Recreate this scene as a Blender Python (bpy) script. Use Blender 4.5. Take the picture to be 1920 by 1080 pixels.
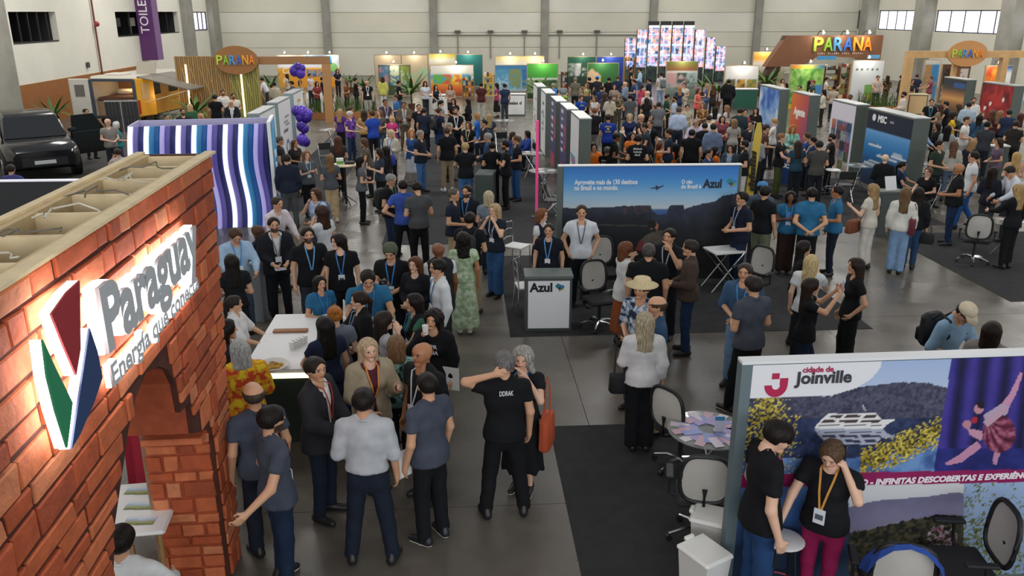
import bpy, math, random
import numpy as np
from mathutils import Matrix, Vector
for o in list(bpy.data.objects): bpy.data.objects.remove(o)
SC = bpy.context.scene
C = SC.collection
R = math.radians
PI = math.pi
# ---------------------------------------------------------------- camera
FPX, HOR, CH, VX = 1550., 22., 4.85, 862.
TH = math.atan((540-HOR)/FPX)
PSI = math.atan((960-VX)/(FPX*math.cos(TH)+(540-HOR)*math.sin(TH)))
cd = bpy.data.cameras.new('camera'); cam = bpy.data.objects.new('camera', cd); C.objects.link(cam)
cd.sensor_width = 36; cd.lens = FPX/1920*36; cd.clip_end = 300
cam.location = (0, 0, CH); cam.rotation_euler = (PI/2-TH, 0, -PSI)
SC.camera = cam
# ---------------------------------------------------------------- light
SC.view_settings.view_transform = 'Standard'; SC.view_settings.look = 'None'
SC.view_settings.gamma = 1; SC.view_settings.exposure = 0.0
SC.view_settings.use_curve_mapping = False
wd = bpy.data.worlds.new('world'); SC.world = wd; wd.use_nodes = True
bg = wd.node_tree.nodes['Background']
bg.inputs[0].default_value = (0.93, 0.97, 1.0, 1); bg.inputs[1].default_value = 0.31
def area(loc, sx, sy, power, col=(1, .965, .91), rot=(0, 0, 0)):
    l = bpy.data.lights.new('ceiling_or_fill_light', 'AREA'); l.shape = 'RECTANGLE'; l.size = sx; l.size_y = sy
    l.energy = power; l.color = col
    o = bpy.data.objects.new('ceiling_or_fill_light', l); C.objects.link(o); o.location = loc; o.rotation_euler = rot
    return o
# rows of hall lamps hung below the roof, out of the picture
for yy, pw in ((4, 35), (14, 150), (25, 330), (36, 400), (47, 380), (57, 260), (64.5, 170)):
    for xx in (-15, -5, 6, 17, 28):
        area((xx, yy, 9.6), 3.4, 1.4, pw*(2.2 if xx < 0 and yy < 10 else 1))
# broad fill light added behind the viewer to brighten upright faces, no window there
area((5, -11, 6.2), 34, 5, 2500, (.93, .97, 1), (R(80), 0, 0))
# ---------------------------------------------------------------- pixel helpers (1920 x 1080 frame)
_fw = np.array([math.sin(PSI)*math.cos(TH), math.cos(PSI)*math.cos(TH), -math.sin(TH)])
_rt = np.array([math.cos(PSI), -math.sin(PSI), 0]); _up = np.cross(_rt, _fw)
def ray(x, y): return _fw*FPX+_rt*(x-960)+_up*(540-y)
def proj(p):
    q = np.asarray(p, float)-np.array([0, 0, CH]); z = q@_fw; return 960+FPX*(q@_rt)/z, 540-FPX*(q@_up)/z
OBST = []   # footprints people must not stand in: ('b', x, y, rz, length, depth) or ('c', x, y, r)
def at(x, y, z=0.):
    d = ray(x, y); return d*((z-CH)/d[2])+np.array([0, 0, CH])
def aty(x, y, Y):
    d = ray(x, y); return d*(Y/d[1])+np.array([0, 0, CH])
def atx(x, y, X):
    d = ray(x, y); return d*(X/d[0])+np.array([0, 0, CH])
# ---------------------------------------------------------------- materials
def lin(c):
    if isinstance(c, str): c = [int(c[i:i+2], 16)/255 for i in (0, 2, 4)]
    return tuple((x/12.92 if x <= .04045 else ((x+.055)/1.055)**2.4) for x in c[:3])
_M = {}
def mat(col, rough=.6, metal=0., emit=0., noise=0., nscale=20., bump=0., bscale=60., alpha=1., spec=.5, trans=0., name=None):
    key = (col, rough, metal, emit, noise, nscale, bump, bscale, alpha, spec, trans)
    if key in _M: return _M[key]
    m = bpy.data.materials.new(name or ('mat_'+str(col))); m.use_nodes = True
    nt = m.node_tree; b = nt.nodes['Principled BSDF']; L = nt.links
    c = lin(col)
    b.inputs['Base Color'].default_value = (*c, 1); b.inputs['Roughness'].default_value = rough
    b.inputs['Metallic'].default_value = metal; b.inputs['Specular IOR Level'].default_value = spec
    if alpha < 1: b.inputs['Alpha'].default_value = alpha
    if trans: b.inputs['Transmission Weight'].default_value = trans
    if emit: b.inputs['Emission Color'].default_value = (*c, 1); b.inputs['Emission Strength'].default_value = emit
    if noise or bump:
        tc = nt.nodes.new('ShaderNodeTexCoord')
    if noise:
        n = nt.nodes.new('ShaderNodeTexNoise'); n.inputs['Scale'].default_value = nscale; n.inputs['Detail'].default_value = 4
        L.new(tc.outputs['Object'], n.inputs['Vector'])
        r = nt.nodes.new('ShaderNodeMapRange'); r.inputs[1].default_value = .3; r.inputs[2].default_value = .7
        r.inputs[3].default_value = 1-noise; r.inputs[4].default_value = 1+noise
        L.new(n.outputs['Fac'], r.inputs[0])
        x = nt.nodes.new('ShaderNodeMix'); x.data_type = 'RGBA'; x.blend_type = 'MULTIPLY'; x.inputs[0].default_value = 1
        x.inputs[6].default_value = (*c, 1); L.new(r.outputs[0], x.inputs[7]); L.new(x.outputs[2], b.inputs['Base Color'])
    if bump:
        n = nt.nodes.new('ShaderNodeTexNoise'); n.inputs['Scale'].default_value = bscale; n.inputs['Detail'].default_value = 3
        L.new(tc.outputs['Object'], n.inputs['Vector'])
        u = nt.nodes.new('ShaderNodeBump'); u.inputs['Strength'].default_value = bump; u.inputs['Distance'].default_value = .01
        L.new(n.outputs['Fac'], u.inputs['Height']); L.new(u.outputs[0], b.inputs['Normal'])
    _M[key] = m
    return m
def attr_mat(name, rough=.5, emit=0., spec=.4):
    m = bpy.data.materials.new(name); m.use_nodes = True; nt = m.node_tree; b = nt.nodes['Principled BSDF']
    a = nt.nodes.new('ShaderNodeVertexColor'); a.layer_name = 'Col'
    nt.links.new(a.outputs[0], b.inputs['Base Color']); b.inputs['Roughness'].default_value = rough
    b.inputs['Specular IOR Level'].default_value = spec
    if emit:
        nt.links.new(a.outputs[0], b.inputs['Emission Color']); b.inputs['Emission Strength'].default_value = emit
    return m
M_PRINT = attr_mat('print', .55); M_SCREEN = attr_mat('led_screen', .4, 1.3); M_SKIN = attr_mat('skin', .5)
# ---------------------------------------------------------------- mesh builders
class MB:
    def __init__(s): s.v = []; s.f = []; s.n = 0
    def add(s, v, f):
        v = np.asarray(v, float).reshape(-1, 3)
        s.v.append(v); s.f += [tuple(i+s.n for i in q) for q in f]; s.n += len(v); return s
    def box(s, x0, x1, y0, y1, z0, z1, c=0., m=None):
        if x0 > x1: x0, x1 = x1, x0
        if y0 > y1: y0, y1 = y1, y0
        if z0 > z1: z0, z1 = z1, z0
        if c <= 0:
            v = [(x, y, z) for x in (x0, x1) for y in (y0, y1) for z in (z0, z1)]
            f = [(0, 1, 3, 2), (4, 6, 7, 5), (0, 4, 5, 1), (2, 3, 7, 6), (0, 2, 6, 4), (1, 5, 7, 3)]
        else:
            c = min(c, (x1-x0)*.49, (y1-y0)*.49, (z1-z0)*.49); v = []; idx = {}
            X = (x0, x1); Y = (y0, y1); Z = (z0, z1); sg = (1, -1)
            for i in (0, 1):
                for j in (0, 1):
                    for k in (0, 1):
                        for a in (0, 1, 2):
                            idx[i, j, k, a] = len(v)
                            v.append((X[i]+(0 if a == 0 else sg[i]*c), Y[j]+(0 if a == 1 else sg[j]*c), Z[k]+(0 if a == 2 else sg[k]*c)))
            f = []; T = [(0, 0), (0, 1), (1, 1), (1, 0)]
            for i in (0, 1):
                q = [idx[i, j, k, 0] for j, k in T]; f.append(tuple(q if i == 1 else q[::-1])[::-1])
                q = [idx[j, i, k, 1] for j, k in T]; f.append(tuple(q if i == 0 else q[::-1])[::-1])
                q = [idx[j, k, i, 2] for j, k in T]; f.append(tuple(q if i == 1 else q[::-1])[::-1])
            for a in (0, 1, 2):
                b1, b2 = [t for t in (0, 1, 2) if t != a]
                for p in (0, 1):
                    for r in (0, 1):
                        def K(t, ax):
                            w = [0, 0, 0]; w[a] = t; w[b1] = p; w[b2] = r; return idx[w[0], w[1], w[2], ax]
                        f.append((K(0, b1), K(1, b1), K(1, b2), K(0, b2)))
            for i in (0, 1):
                for j in (0, 1):
                    for k in (0, 1): f.append((idx[i, j, k, 0], idx[i, j, k, 1], idx[i, j, k, 2]))
        v = np.array(v)
        if m is not None: v = v@np.array(m)[:3, :3].T+np.array(m)[:3, 3]
        return s.add(v, f)
    def cyl(s, p0, p1, r0, r1=None, n=10, cap=True):
        r1 = r0 if r1 is None else r1
        p0 = np.array(p0, float); p1 = np.array(p1, float); d = p1-p0; d /= np.linalg.norm(d)+1e-9
        a = np.cross(d, (0, 0, 1) if abs(d[2]) < .9 else (1, 0, 0)); a /= np.linalg.norm(a); b = np.cross(d, a)
        t = np.arange(n)*2*PI/n; ring = np.cos(t)[:, None]*a+np.sin(t)[:, None]*b
        v = np.vstack([p0+ring*r0, p1+ring*r1]); f = [(i, (i+1) % n, n+(i+1) % n, n+i) for i in range(n)]
        if cap: f += [tuple(range(n))[::-1], tuple(range(n, 2*n))]
        return s.add(v, f)
    def tube(s, pts, r, n=8, close=False):
        pts = np.array(pts, float); m = len(pts); rr = np.broadcast_to(np.array(r, float), (m,))
        t = np.gradient(pts, axis=0) if not close else np.roll(pts, -1, 0)-np.roll(pts, 1, 0)
        t /= np.linalg.norm(t, axis=1)[:, None]+1e-9
        ref = np.array((0, 0, 1.)) if abs(t[:, 2]).mean() < .8 else np.array((1., 0, 0)); V = []
        a = np.arange(n)*2*PI/n
        for i in range(m):
            u = np.cross(t[i], ref); u /= np.linalg.norm(u)+1e-9; w = np.cross(t[i], u)
            V.append(pts[i]+rr[i]*(np.cos(a)[:, None]*u+np.sin(a)[:, None]*w))
        f = []
        for i in range(m if close else m-1):
            j = (i+1) % m
            f += [(i*n+k, i*n+(k+1) % n, j*n+(k+1) % n, j*n+k) for k in range(n)]
        if not close: f += [tuple(range(n))[::-1], tuple(range((m-1)*n, m*n))]
        return s.add(np.vstack(V), f)
    def lathe(s, prof, c=(0, 0, 0), n=16):
        a = np.arange(n)*2*PI/n; V = []
        for r, z in prof: V.append(np.stack([c[0]+r*np.cos(a), c[1]+r*np.sin(a), np.full(n, c[2]+z)], 1))
        m = len(prof); f = []
        for i in range(m-1): f += [(i*n+k, i*n+(k+1) % n, (i+1)*n+(k+1) % n, (i+1)*n+k) for k in range(n)]
        f += [tuple(range(n))[::-1], tuple(range((m-1)*n, m*n))]
        return s.add(np.vstack(V), f)
    def prism(s, poly, a0, a1, ax='y'):
        """outline poly in the plane normal to ax, from a0 to a1"""
        p = np.array(poly, float); n = len(p); V = []
        for a in (a0, a1):
            q = np.full((n, 3), float(a))
            o = {'x': (1, 2), 'y': (0, 2), 'z': (0, 1)}[ax]; q[:, o[0]] = p[:, 0]; q[:, o[1]] = p[:, 1]; V.append(q)
        f = [(i, (i+1) % n, n+(i+1) % n, n+i) for i in range(n)]+[tuple(range(n))[::-1], tuple(range(n, 2*n))]
        return s.add(np.vstack(V), f)
    def ball(s, c, r, n=12, m=8, q=(1, 1, 1)):
        V = []; f = []
        for i in range(m+1):
            t = PI*i/m
            for k in range(n):
                p = 2*PI*k/n; V.append((c[0]+r*q[0]*math.sin(t)*math.cos(p), c[1]+r*q[1]*math.sin(t)*math.sin(p), c[2]+r*q[2]*math.cos(t)))
        for i in range(m):
            for k in range(n): f.append((i*n+k, (i+1)*n+k, (i+1)*n+(k+1) % n, i*n+(k+1) % n))
        return s.add(V, f)
    def mesh(s, name, material):
        me = bpy.data.meshes.new(name); me.from_pydata(np.vstack(s.v).tolist(), [], s.f); me.validate()
        import bmesh
        bm = bmesh.new(); bm.from_mesh(me); bmesh.ops.recalc_face_normals(bm, faces=bm.faces); bm.to_mesh(me); bm.free()
        if material: me.materials.append(material)
        return me
    def build(s, name, material, parent=None, smooth=False, loc=None, rz=0.):
        me = s.mesh(name, material)
        if smooth: smooth_by_angle(me)
        o = bpy.data.objects.new(name, me); C.objects.link(o)
        if parent: o.parent = parent
        if loc is not None: o.location = loc
        if rz: o.rotation_euler = (0, 0, rz)
        return o
def smooth_by_angle(me, ang=40):
    me.polygons.foreach_set('use_smooth', np.ones(len(me.polygons), bool))
    me.set_sharp_from_angle(angle=R(ang))
def B(*a, **k): return MB().box(*a, **k)
def tag(o, label=None, cat=None, group=None, kind=None):
    for k, v in (('label', label), ('category', cat), ('group', group), ('kind', kind)):
        if v: o[k] = v
    return o
def thing(name, label, cat, loc=(0, 0, 0), rz=0., group=None):
    o = bpy.data.objects.new(name, None); C.objects.link(o); o.location = tuple(float(q) for q in loc); o.rotation_euler = (0, 0, rz)
    o.empty_display_size = .2
    return tag(o, label, cat, group)
def struct(o): o['kind'] = 'structure'; return o
def along(name, label, cat, A, Bp, group=None):
    """an Empty at A whose local x runs towards B; local -y faces the viewer when A is left of B"""
    A = np.array(A, float); Bp = np.array(Bp, float); d = Bp-A
    return thing(name, label, cat, (A[0], A[1], 0), math.atan2(d[1], d[0]), group), float(np.hypot(d[0], d[1]))
def copy_tree(o, parent=None, loc=None, rz=None, label=None, matmap=None):
    c = o.copy(); C.objects.link(c); c.parent = parent
    if loc is not None: c.location = tuple(float(q) for q in loc)
    if rz is not None: c.rotation_euler = (0, 0, rz)
    if label: c['label'] = label
    for ch in list(o.children): copy_tree(ch, c)
    return c
# ---------------------------------------------------------------- lettering and prints
def text(s, size, parent, x, z, y, material, name='lettering', extr=.002, bold=0., align='LEFT', shear=0., sx=1., label=None, rot=None, spacing=1., fitw=None, fith=None):
    cu = bpy.data.curves.new('t', 'FONT'); cu.body = s; cu.size = size; cu.extrude = extr; cu.offset = bold; cu.align_x = align
    cu.shear = shear; cu.space_character = spacing; cu.resolution_u = 3
    t = bpy.data.objects.new('t', cu); C.objects.link(t)
    dg = bpy.context.evaluated_depsgraph_get(); me = bpy.data.meshes.new_from_object(t.evaluated_get(dg))
    bpy.data.objects.remove(t); bpy.data.curves.remove(cu)
    n = len(me.vertices); v = np.empty(n*3, np.float32); me.vertices.foreach_get('co', v); v = v.reshape(-1, 3)
    if fitw: v[:, 0] *= fitw/max(np.ptp(v[:, 0]), 1e-6); v[:, 0] -= v[:, 0].min() if align == 'LEFT' else 0
    if fith: v[:, 1] *= fith/max(v[:, 1].max(), 1e-6)
    w = np.stack([v[:, 0]*sx, -v[:, 2], v[:, 1]], 1)
    if rot is not None:
        ca, sa = math.cos(rot), math.sin(rot); w = np.stack([w[:, 0]*ca-w[:, 2]*sa, w[:, 1], w[:, 0]*sa+w[:, 2]*ca], 1)
    me.vertices.foreach_set('co', w.astype(np.float32).ravel()); me.update()
    me.materials.clear(); me.materials.append(material); me.name = name
    o = bpy.data.objects.new(name, me); C.objects.link(o); o.parent = parent; o.location = (x, y, z)
    if label: o['label'] = label
    return o
def vnoise(u, v, s, seed=0):
    x = u*s; y = v*s; xi = np.floor(x).astype(int); yi = np.floor(y).astype(int); fx = x-xi; fy = y-yi
    def h(a, b): return np.modf(np.abs(np.sin(a*127.1+b*311.7+seed*74.7)*43758.5453))[0]
    fx = fx*fx*(3-2*fx); fy = fy*fy*(3-2*fy)
    return (h(xi, yi)*(1-fx)+h(xi+1, yi)*fx)*(1-fy)+(h(xi, yi+1)*(1-fx)+h(xi+1, yi+1)*fx)*fy
def fbm(u, v, s, seed=0): return .5*vnoise(u, v, s, seed)+.3*vnoise(u, v, s*2.1, seed+1)+.2*vnoise(u, v, s*4.3, seed+2)
def srgb(h): return np.array([int(h[i:i+2], 16)/255 for i in (0, 2, 4)])
def ramp(t, *st):
    """st: (pos, hex) ..."""
    p = [q[0] for q in st]; c = np.array([srgb(q[1]) for q in st]); t = np.clip(t, 0, 1)
    return np.stack([np.interp(t, p, c[:, k]) for k in range(3)], -1)
def put(img, mask, c):
    c = srgb(c) if isinstance(c, str) else c
    if isinstance(c, np.ndarray) and c.ndim > 1: img[mask] = c[mask]
    else: img[mask] = c
def inpoly(u, v, P):
    r = np.zeros(u.shape, bool); n = len(P)
    for i in range(n):
        x0, y0 = P[i]; x1, y1 = P[(i+1) % n]
        if y0 == y1: continue
        r ^= ((v < y0) != (v < y1)) & (u < (x1-x0)*(v-y0)/(y1-y0)+x0)
    return r
def printed(parent, x0, x1, z0, z1, y, fn, cell=.03, name='printed_graphic', material=None, label=None, nx=None):
    W = x1-x0; Hh = z1-z0; a = nx or max(6, int(W/cell)); b = max(6, int(Hh/cell) if nx is None else int(nx*Hh/W))
    u, v = np.meshgrid(np.linspace(0, 1, a+1), np.linspace(0, 1, b+1)); img = np.clip(fn(u, v), 0, 1)
    co = np.stack([x0+u*W, np.full(u.shape, y), z0+v*Hh], -1).reshape(-1, 3)
    i = (np.arange(b)[:, None]*(a+1)+np.arange(a)[None]).ravel()
    me = quads(name, co, np.stack([i, i+1, i+a+2, i+a+1], 1)); setcol(me, img.reshape(-1, 3)); me.materials.append(material or M_PRINT)
    o = bpy.data.objects.new(name, me); C.objects.link(o); o.parent = parent
    if label: o['label'] = label
    return o
def quads(name, co, q, smooth=False):
    me = bpy.data.meshes.new(name); n = len(q)
    me.vertices.add(len(co)); me.vertices.foreach_set('co', np.asarray(co, np.float32).ravel())
    me.loops.add(n*4); me.loops.foreach_set('vertex_index', np.asarray(q, np.int32).ravel())
    me.polygons.add(n); me.polygons.foreach_set('loop_start', np.arange(n, dtype=np.int32)*4)
    if smooth: me.polygons.foreach_set('use_smooth', np.ones(n, bool))
    me.update(calc_edges=True); return me
def setcol(me, rgb):
    rgb = np.asarray(rgb, float); l = np.where(rgb <= .04045, rgb/12.92, ((np.clip(rgb, 0, 9)+.055)/1.055)**2.4)
    a = me.color_attributes.new('Col', 'FLOAT_COLOR', 'POINT')
    a.data.foreach_set('color', np.concatenate([l, np.ones((len(l), 1))], 1).astype(np.float32).ravel())
# ================================================================ the hall
XL, XR, YB = -19., 32.2, 68.6
def zpx(y, Y, x=960): return float(aty(x, y, Y)[2])
def floor_mat():
    m = bpy.data.materials.new('polished_concrete'); m.use_nodes = True; nt = m.node_tree; b = nt.nodes['Principled BSDF']; L = nt.links
    tc = nt.nodes.new('ShaderNodeTexCoord'); n = nt.nodes.new('ShaderNodeTexNoise'); n.inputs['Scale'].default_value = .55; n.inputs['Detail'].default_value = 7
    n.inputs['Roughness'].default_value = .65
    g = nt.nodes.new('ShaderNodeNewGeometry'); L.new(g.outputs['Position'], n.inputs['Vector'])
    r = nt.nodes.new('ShaderNodeValToRGB'); e = r.color_ramp.elements
    e[0].position = .3; e[0].color = (*lin('4f4a43'), 1); e[1].position = .72; e[1].color = (*lin('6f685f'), 1)
    L.new(n.outputs['Fac'], r.inputs[0]); L.new(r.outputs[0], b.inputs['Base Color'])
    n2 = nt.nodes.new('ShaderNodeTexNoise'); n2.inputs['Scale'].default_value = 1.3; n2.inputs['Detail'].default_value = 5
    L.new(g.outputs['Position'], n2.inputs['Vector'])
    k = nt.nodes.new('ShaderNodeMapRange'); k.inputs[1].default_value = .3; k.inputs[2].default_value = .7; k.inputs[3].default_value = .2; k.inputs[4].default_value = .42
    L.new(n2.outputs['Fac'], k.inputs[0]); L.new(k.outputs[0], b.inputs['Roughness'])
    return m
MF = floor_mat()
fl = struct(B(XL-1, XR+1, -3, YB+1, -.3, -.012).build('floor', mat('3c3833', .9)))
ys = np.arange(-3, YB+1, 5.2); xs = np.arange(XL-1, XR+1, 4.3)
slab = B(.004, 4.296, .004, 5.196, -.012, 0).mesh('slab', MF)
for x in xs:
    for y in ys:
        o = bpy.data.objects.new('slab', slab); C.objects.link(o); o.parent = fl; o.location = (x, y, 0)
WALL = mat('e2e0d4', .8, noise=.05, nscale=.5); WALL2 = mat('d9d6c6', .8, noise=.06, nscale=.4); CONC = mat('95938a', .85, noise=.14, nscale=1.2, bump=.2, bscale=8)
# back wall: precast panels between pilasters
wb = struct(B(XL-.4, XR+.4, YB+.12, YB+.5, 0, 10.5).build('wall_back', mat('6e6c66', .9)))
px_ = [XL, -10.4, -2.1, 6.7, 15.4, 23.9, XR]
zc = [0, 2.15, 3.3, 4.8, 7.2, 10.4]
k = 0
for i in range(6):
    for j in range(5):
        B(px_[i]+.012, px_[i+1]-.012, YB, YB+.13, zc[j]+.012, zc[j+1]-.012, c=.01).build('wall_panel', (WALL, WALL2)[(j+i) % 2 if j > 1 else 1], wb); k += 1
for i, x in enumerate(px_[1:-1]):
    struct(B(x-.3, x+.3, YB-.34, YB, 0, 10.4, c=.03).build('trim_%d' % (i+1), CONC))
# right wall with high windows
wr = struct(MB().box(XR, XR+.35, -3, YB, 0, 3.55).box(XR, XR+.35, -3, YB, 4.95, 10.4).build('wall_right', WALL2))
cols = [(65.3, 68.6), (57.2, 58.5), (47.6, 48.9), (38.2, 39.5), (28.5, 29.8), (19, 20.3)]
for i, (a, b) in enumerate(cols):
    struct(B(XR-.85, XR+.3, a, min(b, a+1.3), 0, 10.4, c=.05).build('trim_%d' % (i+10), CONC))
    y1 = a-.1; y0 = (cols[i+1][1] if i+1 < len(cols) else 10)+.1
    struct(MB().box(XR+.02, XR+.34, y1, a+1.4, 3.55, 4.95).build('wall_pier', WALL2, wr))
    w = bpy.data.objects.new('window_%d' % (i+1), None); C.objects.link(w); struct(w); w.location = (XR+.1, y0, 3.55)
    L_ = y1-y0; n = 5; st = L_/n
    fr = MB().box(-.03, .08, 0, L_, 0, .07).box(-.03, .08, 0, L_, 1.33, 1.4)
    for q in range(n+1): fr.box(-.03, .08, min(max(q*st-.04, 0), L_-.08), min(max(q*st+.04, .08), L_), .07, 1.33)
    fr.build('window_frame', mat('3b3550', .5), w)
    for q in range(n): B(.01, .03, q*st+.04, q*st+st-.04, .07, 1.33).build('pane', mat('eef2f6', .3, emit=2.2), w)
# left wall with openings into the gallery rooms
ops = [(37.9, 42.2, 3.52, 4.85), (49.3, 60.0, 3.5, 4.85), (62.6, 66.7, 3.55, 4.85)]
m = MB().box(XL-.35, XL, -3, YB, 4.85, 10.4).box(XL-.35, XL, -3, YB, 0, 3.5)
e = [-3]+[q for o in ops for q in o[:2]]+[YB]
for i in range(0, len(e), 2): m.box(XL-.35, XL, e[i], e[i+1], 3.5, 4.85)
wl = struct(m.build('wall_left', WALL))
for i, (y0, y1, z0, z1) in enumerate(ops):
    w = bpy.data.objects.new('window_%d' % (i+8), None); C.objects.link(w); struct(w); w.location = (XL, y0, z0)
    D_ = y1-y0; hz = z1-z0
    if i < 2:
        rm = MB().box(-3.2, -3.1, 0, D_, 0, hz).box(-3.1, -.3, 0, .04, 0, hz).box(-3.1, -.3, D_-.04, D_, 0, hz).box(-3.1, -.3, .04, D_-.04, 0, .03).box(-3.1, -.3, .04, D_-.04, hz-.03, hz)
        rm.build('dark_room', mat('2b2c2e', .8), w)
        for q in range(3):
            B(-3.08, -2.98, D_*(.2+.27*q), D_*(.2+.27*q)+.6, .03, hz-.2).build('door_leaf', mat('191a1c', .5), w)
        for q in range(2 if i == 0 else 4):
            a = D_*(.1+.22*q)
            MB().box(-1.5, -1.42, a, a+.9, .5, 1.0).box(-1.5, -1.46, a+.2, a+.26, .03, .5).build('monitor', mat('3d4043' if q % 2 else 'a9a8a2', .4), w)
        B(-.12, -.04, 0, D_, 0, .06).build('window_frame', mat('222222', .5), w)
        for q in range(5): B(-.12, -.06, D_*q/5, D_*q/5+.05, .06, hz).build('mullion', mat('222222', .5), w)
    else:
        fr = MB().box(-.2, -.05, 0, D_, 0, .08).box(-.2, -.05, 0, D_, hz-.08, hz)
        for q in range(5): fr.box(-.2, -.05, min(max(q*D_/4-.06, 0), D_-.12), min(max(q*D_/4+.06, .12), D_), .08, hz-.08)
        fr.build('window_frame', mat('3b3550', .5), w)
        for q in range(4): B(-.15, -.12, q*D_/4+.06, (q+1)*D_/4-.06, .08, hz-.08).build('pane', mat('eef2f6', .3, emit=2.2), w)
struct(B(XL, XL+.3, 34.5, 37.2, 0, 10.4, c=.03).build('trim_20', CONC)); struct(B(XL, XL+.35, 60.6, 62.3, 0, 10.4, c=.03).build('trim_21', CONC))
struct(B(XL, XL+.45, 66.8, YB, 0, 10.4, c=.03).build('trim_22', CONC))
sk = MB().box(XL, XL+.06, 37.6, 52.5, 0, 1.83)
struct(sk.build('baseboard_left', mat('96602f', .8, noise=.06, nscale=3)))
pp = thing('standpipe', 'thin red standpipe running down the white wall behind the camper van', 'pipe', (XL+.1, 46.2, 0))
MB().cyl((0, 0, 1.7), (0, 0, 9), .05, n=8).build('pipe', mat('6d3a34', .5), pp)
MB().ball((.1, 0, 4.25), .14).cyl((0, 0, 4.25), (.12, 0, 4.25), .05).build('alarm_bell', mat('93352c', .4), pp)
tag(B(XL+.02, XL+.12, 44.6, 44.85, 2.15, 2.42, c=.02).build('wall_vent', mat('46443f', .6)), 'small dark square vent on the white wall above the tan cladding', 'vent')
tp = thing('toilet_sign', 'tall purple toilet sign pillar with white vertical lettering on the left wall', 'sign', (XL+.02, 52.4, 0))
B(0, .88, 0, 1.1, 2.1, 9.5).build('sign_body', mat('5b2d69', .5), tp)
B(.881, .92, .08, 1.02, 2.1, 9.5).build('side_panel', mat('7d5a8c', .5), tp)
text('TOILETTE', .7, tp, .64, 3.62, -.01, mat('f2eef4', .5), rot=PI/2, bold=.005)
# utility rail with floodlights on the back wall
rl = thing('conduit', 'grey conduit rail running along the back wall', 'conduit', (0, YB, 0))
MB().box(-2, 15, -.09, -.02, 3.05, 3.12).build('rail', mat('77756e', .6), rl)
for q, x in enumerate((-.2, 2.4, 5.1, 7.9, 10.9)):
    MB().box(x-.04, x+.04, -.1, -.02, 1.3, 3.1).build('drop_pipe', mat('8a8880', .6), rl)
    B(x-.22, x+.22, -.3, -.04, 3.25, 3.45).build('floodlight', mat('54534f', .5), rl)
# carpets
CAR = mat('2d2d2f', .95, noise=.18, nscale=6, bump=.5, bscale=400)
CAR2 = mat('3b3936', .95, noise=.15, nscale=6, bump=.4, bscale=300)
def carpet(x0, x1, y0, y1, label, m=CAR, poly=None):
    o = (MB().prism(poly, 0, .006, 'z') if poly else B(x0, x1, y0, y1, 0, .006)).build('carpet', m); tag(o, label, 'carpet', 'dark booth carpets'); return o
gA = at(957, 632); gJ = at(1030, 800); xj = float(gJ[0])
carpet(gA[0], 6.55, gA[1], 16.6, 'charcoal carpet under the blue sky panel booth with the white counter')
carpet(xj, 9.5, 2.6, gJ[1], 'charcoal carpet in front of the river ship panel booth')
p1_, p2_, p3_ = at(1720, 480), at(1920, 545), at(1745, 400)
carpet(9.6, 16.5, 13.2, 17.9, 'charcoal carpet with the mesh office chair by the right edge')
carpet(7.6, 11.6, 18.6, 24.5, 'charcoal carpet below the tall cruise ship panel')
carpet(-1.8, 2.4, 17.6, 34, 'charcoal carpet beneath the thin pink pole and partitions', CAR)
carpet(-5.4, -3.6, 21, 36, 'charcoal carpet of the booth with the purple balloons', CAR)
carpet(-18.5, -8.0, 21, 34.5, 'dark exhibit floor mat under the black car', CAR2)
# ================================================================ brick gateway
WOOD = mat('e6d0a6', .7, noise=.1, nscale=6); WOOD2 = mat('cdb488', .7, noise=.1, nscale=6)
bB = at(394, 283, 3.7)[:2]; bA0 = at(0, 527, 3.7)[:2]; bd = (bB-bA0)/np.linalg.norm(bB-bA0); bA = bB-bd*5.2; bn = np.array([bd[1], -bd[0]])
def onbrick(x, y, off=0.):
    r = ray(x, y); t = ((bA+bn*off)@bn)/(r[:2]@bn); q = r*t; return ((q[:2]-bA)@bd, q[2]+CH)
gw, gl = along('brick_gateway', 'tall red brick gateway with an arch, open timber frame on top', 'gateway', bA, bB)
ARCH = [(1.9, 0), (2.08, 1.7), (2.2, 1.95), (2.4, 2.15), (2.6, 2.36), (2.8, 2.5), (3.04, 2.57), (3.27, 2.51), (3.44, 2.41), (3.54, 2.25), (3.57, 2.0), (3.8, 1.97), (3.8, 1.7), (4.25, 1.5), (4.25, 0)]
OUT = [(0, 0)]+ARCH+[(4.6, 0), (5.2, 3.68), (0, 3.68)]
T_ = .6; MORT = mat('4a2114', .9, noise=.2, nscale=8)
def polymesh(name, poly, y0, y1, m, par):
    import bmesh
    bm = bmesh.new(); f = bm.faces.new([bm.verts.new((p[0], y0, p[1])) for p in poly])
    r = bmesh.ops.extrude_face_region(bm, geom=[f]); bmesh.ops.translate(bm, vec=(0, y1-y0, 0), verts=[e for e in r['geom'] if isinstance(e, bmesh.types.BMVert)])
    bmesh.ops.recalc_face_normals(bm, faces=bm.faces); bmesh.ops.triangulate(bm, faces=[q for q in bm.faces if len(q.verts) > 4])
    me = bpy.data.meshes.new(name); bm.to_mesh(me); bm.free(); me.materials.append(m)
    o = bpy.data.objects.new(name, me); C.objects.link(o); o.parent = par; return o
front = polymesh('front_panel', OUT, 0, .04, MORT, gw); polymesh('back_panel', OUT, T_-.04, T_, mat('8a6a50', .8), gw)
li = MB(); ctr = np.array((3.1, 1.2))
for a, b in zip(ARCH[:-1], ARCH[1:]):
    a = np.array(a); b = np.array(b); n = np.array((b[1]-a[1], -(b[0]-a[0]))); n /= np.linalg.norm(n)
    if n@((a+b)/2-ctr) < 0: n = -n
    q = [a, b, b+n*.03, a+n*.03]; li.prism([tuple(p) for p in q], .04, T_-.04, 'y')
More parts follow.
